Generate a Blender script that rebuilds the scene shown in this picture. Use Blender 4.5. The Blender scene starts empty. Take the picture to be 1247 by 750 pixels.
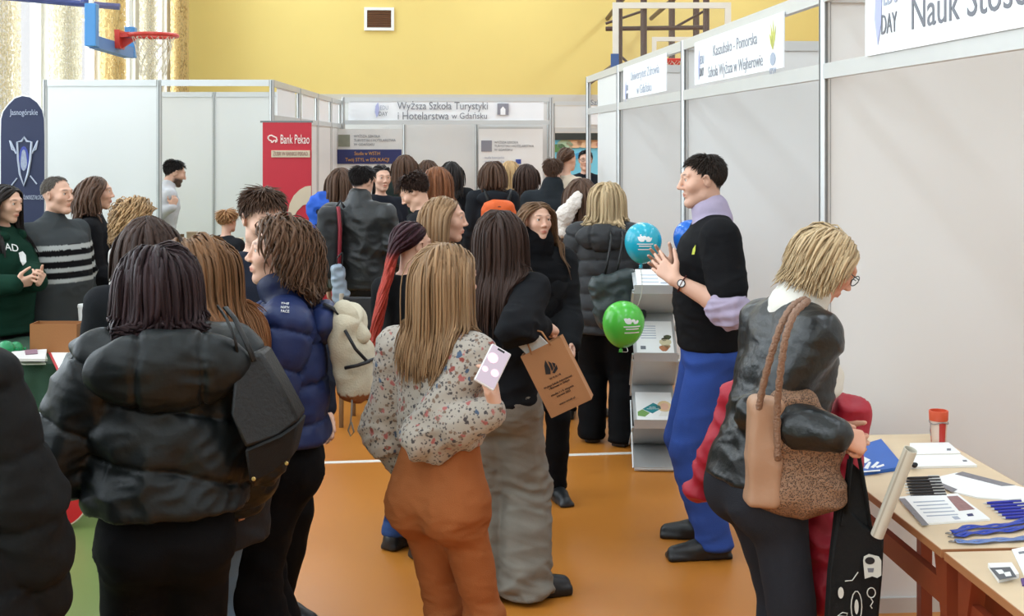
import bpy, bmesh, math, random
import numpy as np
from mathutils import Vector, Matrix
# ------------------------------------------------------------------ camera
S = bpy.context.scene
COL = S.collection
CH, FPX, VPX, HORIZON = 1.89, 1560.0, 510.0, 171.0
YAW = math.atan((623.5 - VPX) / FPX)
cam_d = bpy.data.cameras.new('camera')
cam = bpy.data.objects.new('camera', cam_d)
COL.objects.link(cam)
cam.location = (0, 0, CH)
cam.rotation_euler = (math.pi / 2, 0, -YAW)
cam_d.sensor_fit = 'HORIZONTAL'
cam_d.sensor_width = 36.0
cam_d.lens = 36.0 * FPX / 1247.0
cam_d.shift_y = -(375.0 - HORIZON) / 1247.0
cam_d.clip_end = 200
S.camera = cam
# ------------------------------------------------------------------ world, exposure
w = bpy.data.worlds.new('world')
S.world = w
w.use_nodes = True
w.node_tree.nodes['Background'].inputs[0].default_value = (0.93, 0.96, 1.0, 1)
w.node_tree.nodes['Background'].inputs[1].default_value = 1.0
S.view_settings.view_transform = 'Standard'
S.view_settings.look = 'None'
S.view_settings.gamma = 1.0
S.view_settings.use_curve_mapping = False
S.view_settings.exposure = 0.0
# ------------------------------------------------------------------ large lights: window daylight (left) and hall ceiling fixtures
def area(name, loc, rot, sx, sy, power, col):
    l = bpy.data.lights.new(name, 'AREA')
    l.shape = 'RECTANGLE'; l.size = sx; l.size_y = sy; l.energy = power; l.color = col
    o = bpy.data.objects.new(name, l); COL.objects.link(o)
    o.location = loc; o.rotation_euler = rot
    return o
LEFT_X, RIGHT_X, FAR_Y, BACK_Y, CEIL_Z = -4.9, 9.0, 27.0, -9.0, 7.2
WIN_Y = [(-7.5, -4.5), (-3.5, -0.5), (0.5, 3.5), (4.5, 7.5), (8.5, 11.5), (12.4, 14.6), (15.2, 17.4), (18.0, 20.2), (20.8, 22.6), (23.4, 25.4)]
for i, (y0, y1) in enumerate(WIN_Y):
    area('window_daylight', (LEFT_X - 0.5, (y0 + y1) / 2, 4.0), (0, -math.pi / 2, 0), 5.2, y1 - y0, 82 * (y1 - y0), (0.79, 0.91, 1.0))
LAMPS = [(x, y) for y in (-5, 0, 5, 10, 15, 20, 25) for x in (-2.5, 2.0, 6.5)]
for x, y in LAMPS:
    area('ceiling_lamp_light', (x, y, CEIL_Z - 0.2), (0, 0, 0), 0.6, 2.4, 84 if y < 4 else 70 if y < 12 else 96, (0.72, 0.87, 1.0))
# ------------------------------------------------------------------ pixel helpers (only used to work out real positions)
FW = np.array([math.sin(YAW), math.cos(YAW), 0.0])
RT = np.array([math.cos(YAW), -math.sin(YAW), 0.0])
UP = np.array([0, 0, 1.0])
CAMP = np.array([0, 0, CH])
def at(px, py, d):
    return CAMP + d * (FW + RT * (px - 623.5) / FPX + UP * (HORIZON - py) / FPX)
def gr(px, d):
    p = at(px, HORIZON, d); p[2] = 0
    return p
# ------------------------------------------------------------------ object helpers
def tag(o, label=None, cat=None, group=None, kind=None):
    if label: o['label'] = label
    if cat: o['category'] = cat
    if group: o['group'] = group
    if kind: o['kind'] = kind
    return o
def empty(name, loc=(0, 0, 0), rz=0.0, label=None, cat=None, group=None):
    o = bpy.data.objects.new(name, None); COL.objects.link(o)
    o.location = loc; o.rotation_euler = (0, 0, rz); o.empty_display_size = 0.05
    return tag(o, label, cat, group)
def link(name, me, mat=None, parent=None, smooth=None):
    o = bpy.data.objects.new(name, me); COL.objects.link(o)
    if mat is not None: me.materials.append(mat)
    if parent is not None: o.parent = parent
    return o
def np_mesh(name, V, Fq, smooth=True):
    """V (n,3), Fq (m,k) constant-size faces"""
    me = bpy.data.meshes.new(name)
    V = np.ascontiguousarray(V, dtype=np.float32); Fq = np.ascontiguousarray(Fq, dtype=np.int32)
    n, m, k = len(V), len(Fq), Fq.shape[1]
    me.vertices.add(n); me.vertices.foreach_set('co', V.ravel())
    me.loops.add(m * k); me.loops.foreach_set('vertex_index', Fq.ravel())
    me.polygons.add(m); me.polygons.foreach_set('loop_start', np.arange(0, m * k, k, dtype=np.int32))
    me.polygons.foreach_set('use_smooth', np.full(m, smooth, dtype=bool))
    me.update(calc_edges=True)
    return me
def set_tint(me, C, name='Tint'):
    a = me.color_attributes.new(name, 'FLOAT_COLOR', 'POINT')
    out = np.ones((len(me.vertices), 4), np.float32); out[:, :3] = C
    a.data.foreach_set('color', out.ravel())
def set_vec(me, P, name):
    a = me.attributes.new(name, 'FLOAT_VECTOR', 'POINT')
    a.data.foreach_set('vector', np.ascontiguousarray(P, np.float32).ravel())
class MB:
    """collects faces of one mesh object"""
    def __init__(s): s.v = []; s.f = []; s.mi = []; s.m = 0
    def quad(s, *pts):
        b = len(s.v); s.v += [tuple(p) for p in pts]; s.f.append(tuple(range(b, b + len(pts)))); s.mi.append(s.m)
    def box(s, c, size, R=None):
        c = np.array(c, float); h = np.array(size, float) / 2
        R = np.eye(3) if R is None else np.array(R)
        b = len(s.v)
        for sx, sy, sz in ((-1,-1,-1),(1,-1,-1),(1,1,-1),(-1,1,-1),(-1,-1,1),(1,-1,1),(1,1,1),(-1,1,1)):
            s.v.append(tuple(c + R @ (h * (sx, sy, sz))))
        for f in ((0,3,2,1),(4,5,6,7),(0,1,5,4),(1,2,6,5),(2,3,7,6),(3,0,4,7)):
            s.f.append(tuple(b + i for i in f)); s.mi.append(s.m)
        return s
    def prism(s, poly, off):
        """poly list of 3d points, extruded by off"""
        b = len(s.v); n = len(poly); off = np.array(off, float)
        s.v += [tuple(p) for p in poly] + [tuple(np.array(p) + off) for p in poly]
        s.f.append(tuple(b + i for i in range(n))[::-1]); s.mi.append(s.m)
        s.f.append(tuple(b + n + i for i in range(n))); s.mi.append(s.m)
        for i in range(n):
            j = (i + 1) % n
            s.f.append((b + i, b + j, b + n + j, b + n + i)); s.mi.append(s.m)
        return s
    def tube(s, pts, r, n=8, flat=1.0, up=None, closed=False):
        pts = np.array(pts, float); N = len(pts)
        r = np.broadcast_to(np.array(r, float), (N,))
        T = np.gradient(pts, axis=0)
        if closed: T = np.roll(pts, -1, 0) - np.roll(pts, 1, 0)
        T /= np.linalg.norm(T, axis=1, keepdims=True) + 1e-9
        u = np.array(up if up is not None else (0.0, 0.0, 1.0))
        if up is None and abs(T[0] @ u) > 0.9: u = np.array((1.0, 0, 0))
        b = len(s.v)
        for i in range(N):
            a = u - T[i] * (u @ T[i]); a /= np.linalg.norm(a) + 1e-9
            if up is None: u = a
            c = np.cross(T[i], a)
            for j in range(n):
                q = 2 * math.pi * j / n
                s.v.append(tuple(pts[i] + r[i] * (math.cos(q) * a * flat + math.sin(q) * c)))
        M = N if closed else N - 1
        for i in range(M):
            for j in range(n):
                i2 = (i + 1) % N; j2 = (j + 1) % n
                s.f.append((b + i*n + j, b + i*n + j2, b + i2*n + j2, b + i2*n + j)); s.mi.append(s.m)
        if not closed:
            s.f.append(tuple(b + j for j in range(n))[::-1]); s.mi.append(s.m)
            s.f.append(tuple(b + (N-1)*n + j for j in range(n))); s.mi.append(s.m)
        return s
    def lathe(s, prof, c=(0, 0, 0), n=24, R=None):
        """prof list of (r,z)"""
        c = np.array(c, float); R = np.eye(3) if R is None else np.array(R)
        b = len(s.v); N = len(prof)
        for r, z in prof:
            for j in range(n):
                q = 2 * math.pi * j / n
                s.v.append(tuple(c + R @ np.array((r * math.cos(q), r * math.sin(q), z))))
        for i in range(N - 1):
            for j in range(n):
                j2 = (j + 1) % n
                s.f.append((b+i*n+j, b+i*n+j2, b+(i+1)*n+j2, b+(i+1)*n+j)); s.mi.append(s.m)
        s.f.append(tuple(b + j for j in range(n))[::-1]); s.mi.append(s.m)
        s.f.append(tuple(b + (N-1)*n + j for j in range(n))); s.mi.append(s.m)
        return s
    def grid(s, P, thick=0.0):
        """P (n,m,3) sheet"""
        P = np.array(P, float); n, m = P.shape[:2]
        if thick:
            du = np.gradient(P, axis=0); dv = np.gradient(P, axis=1)
            N = np.cross(du, dv); N /= np.linalg.norm(N, axis=2, keepdims=True) + 1e-9
            Q = P - N * thick
            s._grid(P); s._grid(Q[:, ::-1])
            for (A, B) in ((P[0], Q[0]), (P[-1][::-1], Q[-1][::-1]), (P[:, 0][::-1], Q[:, 0][::-1]), (P[:, -1], Q[:, -1])):
                s._grid(np.stack([A, B]))
        else: s._grid(P)
        return s
    def _grid(s, P):
        n, m = P.shape[:2]; b = len(s.v)
        s.v += [tuple(p) for p in P.reshape(-1, 3)]
        for i in range(n - 1):
            for j in range(m - 1):
                s.f.append((b+i*m+j, b+(i+1)*m+j, b+(i+1)*m+j+1, b+i*m+j+1)); s.mi.append(s.m)
    def build(s, name, mat=None, parent=None, smooth=False, bevel=0.0, label=None, cat=None, group=None, kind=None, loc=None):
        me = bpy.data.meshes.new(name)
        V = s.v
        if loc is not None:
            l = np.array(loc, float); V = [tuple(np.array(p) - l) for p in V]
        me.from_pydata(V, [], s.f)
        mats = mat if isinstance(mat, (list, tuple)) else [mat]
        for m_ in mats:
            if m_ is not None: me.materials.append(m_)
        if len(mats) > 1: me.polygons.foreach_set('material_index', s.mi)
        bm = bmesh.new(); bm.from_mesh(me)
        if smooth: bmesh.ops.remove_doubles(bm, verts=bm.verts, dist=1e-5)
        bmesh.ops.recalc_face_normals(bm, faces=bm.faces); bm.to_mesh(me); bm.free()
        me.polygons.foreach_set('use_smooth', [bool(smooth)] * len(me.polygons))
        if smooth and smooth != 'all':
            me.set_sharp_from_angle(angle=math.radians(40 if smooth is True else smooth))
        me.update()
        o = link(name, me, None, parent)
        if loc is not None: o.location = loc
        if bevel:
            b = o.modifiers.new('bevel', 'BEVEL'); b.width = bevel; b.segments = 2; b.limit_method = 'ANGLE'
        return tag(o, label, cat, group, kind)
def text(name, body, size, loc, R, mat, parent=None, align='LEFT', width=None, extrude=0.0008):
    """flat lettering: R columns = (reading direction, up, out)"""
    c = bpy.data.curves.new(name, 'FONT'); c.body = body; c.size = size; c.align_x = align; c.align_y = 'CENTER'
    c.extrude = extrude; c.resolution_u = 3
    o = bpy.data.objects.new(name, c); COL.objects.link(o)
    c.materials.append(mat)
    M = Matrix([list(R[0]) + [0], list(R[1]) + [0], list(R[2]) + [0], [0, 0, 0, 1]])
    sx = 1.0
    if width:
        bpy.context.view_layer.update()
        sx = width / max(o.dimensions.x, 1e-4)
    M = Matrix.Translation(Vector(loc)) @ M @ Matrix.Diagonal((sx, 1, 1, 1))
    if parent is not None:
        o.parent = parent
        P = Matrix.LocRotScale(parent.location, parent.rotation_euler, parent.scale)
        if parent.parent is not None:
            P = Matrix.LocRotScale(parent.parent.location, parent.parent.rotation_euler, parent.parent.scale) @ P
        M = P.inverted() @ M
    dg = bpy.context.evaluated_depsgraph_get()
    me = bpy.data.meshes.new_from_object(o.evaluated_get(dg))
    bpy.data.objects.remove(o); bpy.data.curves.remove(c)
    o = bpy.data.objects.new(name, me); COL.objects.link(o)
    if not len(me.materials): me.materials.append(mat)
    if parent is not None: o.parent = parent
    o.matrix_local = M
    return o
# ------------------------------------------------------------------ materials
def new_mat(name):
    m = bpy.data.materials.new(name); m.use_nodes = True
    nt = m.node_tree; b = nt.nodes['Principled BSDF']
    return m, nt, b
def nd(nt, t, **kw):
    n = nt.nodes.new(t)
    for k, v in kw.items():
        if k.startswith('i_'):
            n.inputs[int(k[2:]) if k[2:].isdigit() else k[2:].replace('_', ' ')].default_value = v
        else: setattr(n, k, v)
    return n
def mixc(nt, a, b, fac, mode='MIX'):
    n = nt.nodes.new('ShaderNodeMix'); n.data_type = 'RGBA'; n.blend_type = mode
    for sock, v in ((n.inputs[0], fac), (n.inputs[6], a), (n.inputs[7], b)):
        if hasattr(v, 'type') and hasattr(v, 'links'): nt.links.new(v, sock)
        elif isinstance(v, (int, float)): sock.default_value = v
        else: sock.default_value = (v[0], v[1], v[2], 1)
    return n.outputs[2]
def srgb(r, g=None, b=None):
    if g is None: r, g, b = r
    f = lambda c: (c / 255 / 12.92) if c / 255 <= 0.04045 else ((c / 255 + 0.055) / 1.055) ** 2.4
    return (f(r), f(g), f(b))
_mc = {}
def plain(name, col, rough=0.5, metal=0.0, var=0.06, vscale=6.0, bump=0.0, bscale=200.0, tint=False, spec=0.5, coat=0.0, sheen=0.0, stretch=None):
    key = (name, tuple(col), rough, metal, var, vscale, bump, bscale, tint, spec, coat, sheen, stretch)
    if key in _mc: return _mc[key]
    m, nt, b = new_mat(name)
    tc = nd(nt, 'ShaderNodeTexCoord')
    vec = tc.outputs['Object']
    if stretch:
        mp = nd(nt, 'ShaderNodeMapping'); mp.inputs['Scale'].default_value = stretch
        nt.links.new(vec, mp.inputs[0]); vec = mp.outputs[0]
    n1 = nd(nt, 'ShaderNodeTexNoise'); n1.inputs['Scale'].default_value = vscale; n1.inputs['Detail'].default_value = 4
    nt.links.new(vec, n1.inputs['Vector'])
    c = mixc(nt, [x * (1 - var) for x in col], [min(1, x * (1 + var)) for x in col], n1.outputs[0])
    if tint:
        at_ = nd(nt, 'ShaderNodeAttribute'); at_.attribute_name = 'Tint'
        c = mixc(nt, c, at_.outputs['Color'], 1.0, 'MULTIPLY')
    nt.links.new(c, b.inputs['Base Color'])
    b.inputs['Roughness'].default_value = rough; b.inputs['Metallic'].default_value = metal
    b.inputs['Specular IOR Level'].default_value = spec
    b.inputs['Coat Weight'].default_value = coat
    b.inputs['Sheen Weight'].default_value = sheen
    if bump:
        n2 = nd(nt, 'ShaderNodeTexNoise'); n2.inputs['Scale'].default_value = bscale; n2.inputs['Detail'].default_value = 3
        nt.links.new(vec, n2.inputs['Vector'])
        bp = nd(nt, 'ShaderNodeBump'); bp.inputs['Strength'].default_value = bump; bp.inputs['Distance'].default_value = 0.01
        nt.links.new(n2.outputs[0], bp.inputs['Height']); nt.links.new(bp.outputs[0], b.inputs['Normal'])
    _mc[key] = m
    return m
def hair_mat(col, col2):
    key = ('hair', tuple(col), tuple(col2))
    if key in _mc: return _mc[key]
    m, nt, b = new_mat('hair_strands')
    a = nd(nt, 'ShaderNodeAttribute'); a.attribute_name = 'strand'
    mp = nd(nt, 'ShaderNodeMapping'); mp.inputs['Scale'].default_value = (14, .7, 1)
    nt.links.new(a.outputs['Vector'], mp.inputs[0])
    n = nd(nt, 'ShaderNodeTexNoise'); n.inputs['Scale'].default_value = 1.6; n.inputs['Detail'].default_value = 5
    nt.links.new(mp.outputs[0], n.inputs['Vector'])
    rp = nd(nt, 'ShaderNodeMapRange'); rp.inputs['From Min'].default_value = 0.3; rp.inputs['From Max'].default_value = 0.7
    nt.links.new(n.outputs[0], rp.inputs['Value'])
    c = mixc(nt, col, col2, rp.outputs[0])
    t = nd(nt, 'ShaderNodeAttribute'); t.attribute_name = 'Tint'
    c = mixc(nt, c, t.outputs['Color'], 1.0, 'MULTIPLY')
    nt.links.new(c, b.inputs['Base Color'])
    b.inputs['Roughness'].default_value = 0.42
    b.inputs['Specular IOR Level'].default_value = 0.22
    bp = nd(nt, 'ShaderNodeBump'); bp.inputs['Strength'].default_value = 0.55; bp.inputs['Distance'].default_value = 0.004
    nt.links.new(n.outputs[0], bp.inputs['Height']); nt.links.new(bp.outputs[0], b.inputs['Normal'])
    _mc[key] = m
    return m
# ------------------------------------------------------------------ signed-distance fields and surface extraction
def rx(a): c, s = math.cos(a), math.sin(a); return np.array([[1,0,0],[0,c,-s],[0,s,c]])
def ry(a): c, s = math.cos(a), math.sin(a); return np.array([[c,0,s],[0,1,0],[-s,0,c]])
def rz(a): c, s = math.cos(a), math.sin(a); return np.array([[c,-s,0],[s,c,0],[0,0,1]])
D2R = math.pi / 180
class Capsule:
    def __init__(s, a, b, ra, rb=None, flat=None):
        s.a = np.array(a, float); s.b = np.array(b, float); s.ra = ra; s.rb = ra if rb is None else rb
    def bbox(s):
        return np.minimum(s.a - s.ra, s.b - s.rb), np.maximum(s.a + s.ra, s.b + s.rb)
    def __call__(s, X, Y, Z):
        ab = s.b - s.a; L = ab @ ab + 1e-12
        x, y, z = X - s.a[0], Y - s.a[1], Z - s.a[2]
        t = np.clip((x * ab[0] + y * ab[1] + z * ab[2]) / L, 0, 1)
        return np.sqrt((x - t*ab[0])**2 + (y - t*ab[1])**2 + (z - t*ab[2])**2) - (s.ra + (s.rb - s.ra) * t)
class Ell:
    def __init__(s, c, r, R=None):
        s.c = np.array(c, float); s.r = np.array(r, float); s.R = np.eye(3) if R is None else R
    def bbox(s):
        e = np.sqrt(((s.R * s.r) ** 2).sum(1)); return s.c - e, s.c + e
    def loc(s, X, Y, Z):
        x, y, z = X - s.c[0], Y - s.c[1], Z - s.c[2]; R = s.R
        return (R[0,0]*x + R[1,0]*y + R[2,0]*z, R[0,1]*x + R[1,1]*y + R[2,1]*z, R[0,2]*x + R[1,2]*y + R[2,2]*z)
    def __call__(s, X, Y, Z):
        x, y, z = s.loc(X, Y, Z); r = s.r
        k0 = np.sqrt((x/r[0])**2 + (y/r[1])**2 + (z/r[2])**2)
        k1 = np.sqrt((x/r[0]**2)**2 + (y/r[1]**2)**2 + (z/r[2]**2)**2) + 1e-9
        return k0 * (k0 - 1) / k1
class RBox(Ell):
    """rounded box: half sizes r, rounding q"""
    def __init__(s, c, r, q, R=None): super().__init__(c, r, R); s.q = q
    def bbox(s):
        e = (np.abs(s.R) * s.r).sum(1); return s.c - e, s.c + e
    def __call__(s, X, Y, Z):
        x, y, z = s.loc(X, Y, Z); q = s.q
        x, y, z = abs(x) - s.r[0] + q, abs(y) - s.r[1] + q, abs(z) - s.r[2] + q
        return np.sqrt(np.maximum(x, 0)**2 + np.maximum(y, 0)**2 + np.maximum(z, 0)**2) + np.minimum(np.maximum(x, np.maximum(y, z)), 0) - q
class Loft(Ell):
    """elliptic tube along local z: table rows (z, a, b, cy)"""
    def __init__(s, c, R, table, n=2.4):
        s.c = np.array(c, float); s.R = R; s.T = np.array(table, float); s.n = n
    def bbox(s):
        P = []
        for z, a, b, cy in s.T:
            for sx in (-1, 1):
                for sy in (-1, 1): P.append(s.c + s.R @ np.array((sx * a, cy + sy * b, z)))
        P = np.array(P); return P.min(0), P.max(0)
    def __call__(s, X, Y, Z):
        x, y, z = s.loc(X, Y, Z); T = s.T
        a = np.interp(z, T[:, 0], T[:, 1]); b = np.interp(z, T[:, 0], T[:, 2]); cy = np.interp(z, T[:, 0], T[:, 3])
        q = (np.abs(x / a) ** s.n + np.abs((y - cy) / b) ** s.n) ** (1 / s.n)
        d = (q - 1) * np.minimum(a, b)
        return np.maximum(d, np.maximum(z - T[-1, 0], T[0, 0] - z))
class Field:
    def __init__(s, lo, hi, h):
        s.h = h; s.lo = np.array(lo, float); n = np.ceil((np.array(hi) - s.lo) / h).astype(int) + 1
        s.f = np.full(n, 0.25, np.float32); s.n = n
        s.ax = [s.lo[i] + h * np.arange(n[i]) for i in range(3)]
    def sub(s, lo, hi):
        i0 = np.maximum(np.floor((lo - s.lo) / s.h).astype(int), 0)
        i1 = np.minimum(np.ceil((hi - s.lo) / s.h).astype(int) + 1, s.n)
        return i0, i1
    def add(s, prim, k=0.0, op='u'):
        lo, hi = prim.bbox(); m = k + 2.5 * s.h
        i0, i1 = s.sub(lo - m, hi + m)
        if (i1 <= i0).any(): return s
        sl = tuple(slice(a, b) for a, b in zip(i0, i1))
        X = s.ax[0][sl[0], None, None]; Y = s.ax[1][None, sl[1], None]; Z = s.ax[2][None, None, sl[2]]
        d = prim(X, Y, Z); f = s.f[sl]
        if op == 'u':
            if k: hh = np.maximum(k - np.abs(f - d), 0) / k; s.f[sl] = np.minimum(f, d) - hh * hh * k * 0.25
            else: s.f[sl] = np.minimum(f, d)
        else:
            d = -d
            if k: hh = np.maximum(k - np.abs(f - d), 0) / k; s.f[sl] = np.maximum(f, d) + hh * hh * k * 0.25
            else: s.f[sl] = np.maximum(f, d)
        return s
    def cut_below(s, z):
        s.f = np.maximum(s.f, (z - s.ax[2])[None, None, :].astype(np.float32))
    def cut_plane(s, p, n):
        X = s.ax[0][:, None, None]; Y = s.ax[1][None, :, None]; Z = s.ax[2][None, None, :]
        s.f = np.maximum(s.f, ((X - p[0]) * n[0] + (Y - p[1]) * n[1] + (Z - p[2]) * n[2]).astype(np.float32))
    def mesh(s):
        f = s.f; f[0] = f[-1] = 0.2; f[:, 0] = f[:, -1] = 0.2; f[:, :, 0] = f[:, :, -1] = 0.2
        g = f < 0
        c = np.zeros(tuple(np.array(g.shape) - 1), np.int8)
        for a in (0, 1):
            for b in (0, 1):
                for d in (0, 1):
                    c += g[a:g.shape[0]-1+a, b:g.shape[1]-1+b, d:g.shape[2]-1+d]
        mix = (c > 0) & (c < 8)
        cells = np.argwhere(mix)
        idx = np.full(c.shape, -1, np.int32); idx[mix] = np.arange(len(cells))
        acc = np.zeros((len(cells), 3)); cnt = np.zeros(len(cells))
        cv = {}
        for a in (0, 1):
            for b in (0, 1):
                for d in (0, 1): cv[a, b, d] = f[cells[:, 0]+a, cells[:, 1]+b, cells[:, 2]+d]
        for ax in range(3):
            for u in (0, 1):
                for v in (0, 1):
                    k0 = [0, 0, 0]; k0[(ax+1) % 3] = u; k0[(ax+2) % 3] = v
                    k1 = list(k0); k1[ax] = 1
                    a0, a1 = cv[tuple(k0)], cv[tuple(k1)]
                    m = (a0 < 0) != (a1 < 0)
                    t = a0[m] / (a0[m] - a1[m])
                    P = np.tile(np.array(k0, float), (m.sum(), 1)); P[:, ax] = t
                    acc[m] += P; cnt[m] += 1
        V = s.lo + s.h * (cells + acc / cnt[:, None])
        Q = []
        for ax in range(3):
            b_, c_ = (ax+1) % 3, (ax+2) % 3
            sl0 = [slice(1, -1)] * 3; sl1 = [slice(1, -1)] * 3
            sl0[ax] = slice(0, -1); sl1[ax] = slice(1, None)
            A, B = g[tuple(sl0)], g[tuple(sl1)]
            e = np.argwhere(A != B); ins = A[tuple(e.T)]
            e2 = e.copy(); e2[:, b_] += 1; e2[:, c_] += 1
            def cid(db, dc):
                q = e2.copy(); q[:, b_] -= db; q[:, c_] -= dc
                return idx[tuple(q.T)]
            q = np.stack([cid(1, 1), cid(0, 1), cid(0, 0), cid(1, 0)], 1)
            q[~ins] = q[~ins][:, ::-1]
            Q.append(q)
        return V, np.concatenate(Q)
def vnormals(V, Q):
    n = np.cross(V[Q[:, 2]] - V[Q[:, 0]], V[Q[:, 3]] - V[Q[:, 1]])
    N = np.zeros_like(V)
    for i in range(4): 
        for a in range(3): N[:, a] += np.bincount(Q[:, i], n[:, a], len(V))
    return N / (np.linalg.norm(N, axis=1, keepdims=True) + 1e-12)
def relax(V, Q, it=2, lam=0.5):
    E = np.concatenate([Q[:, [0, 1]], Q[:, [1, 2]], Q[:, [2, 3]], Q[:, [3, 0]]])
    deg = np.bincount(E[:, 0], minlength=len(V)) + np.bincount(E[:, 1], minlength=len(V)) + 1e-9
    for _ in range(it):
        A = np.stack([np.bincount(E[:, 0], V[E[:, 1], a], len(V)) + np.bincount(E[:, 1], V[E[:, 0], a], len(V)) for a in range(3)], 1)
        V = V + lam * (A / deg[:, None] - V)
    return V
class Noise:
    def __init__(s, seed, n=7, spread=0.6):
        r = np.random.RandomState(seed)
        d = r.normal(size=(n, 3)); d /= np.linalg.norm(d, axis=1, keepdims=True)
        s.k = d * (1 + spread * r.uniform(-1, 1, (n, 1))); s.p = r.uniform(0, 6.283, n)
    def __call__(s, P, freq=1.0):
        return np.sin((P * freq) @ s.k.T * 6.283 + s.p).mean(1) * 1.6
# ------------------------------------------------------------------ people
SKIN = plain('skin', srgb(222, 176, 152), 0.5, var=0.05, vscale=25, tint=True, spec=0.35)
TORSO = {
 'f': [(-.065,.090,.064,0),(-.02,.103,.076,-.006),(.03,.096,.066,-.002),(.09,.076,.056,.004),(.15,.081,.062,.006),(.215,.09,.068,.006),(.26,.091,.058,-.002),(.295,.068,.044,-.008),(.325,.036,.036,-.010)],
 'm': [(-.065,.090,.066,0),(-.02,.097,.072,-.002),(.03,.093,.066,0),(.09,.088,.061,.003),(.15,.097,.067,.004),(.215,.108,.074,.004),(.26,.110,.064,-.003),(.295,.080,.047,-.008),(.325,.037,.037,-.010)]}
def unit(v): v = np.array(v, float); return v / (np.linalg.norm(v) + 1e-12)
def ik(a, t, l1, l2, pole):
    a, t = np.array(a, float), np.array(t, float)
    v = t - a; D = np.linalg.norm(v); d = min(max(D, abs(l1 - l2) + 1e-3), l1 + l2 - 1e-3); u = v / (D + 1e-9)
    p = np.array(pole, float); p = p - u * (p @ u); p = unit(p)
    x = (l1*l1 - l2*l2 + d*d) / (2*d); y = math.sqrt(max(l1*l1 - x*x, 0))
    return a + u*x + p*y, a + u*d
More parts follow.
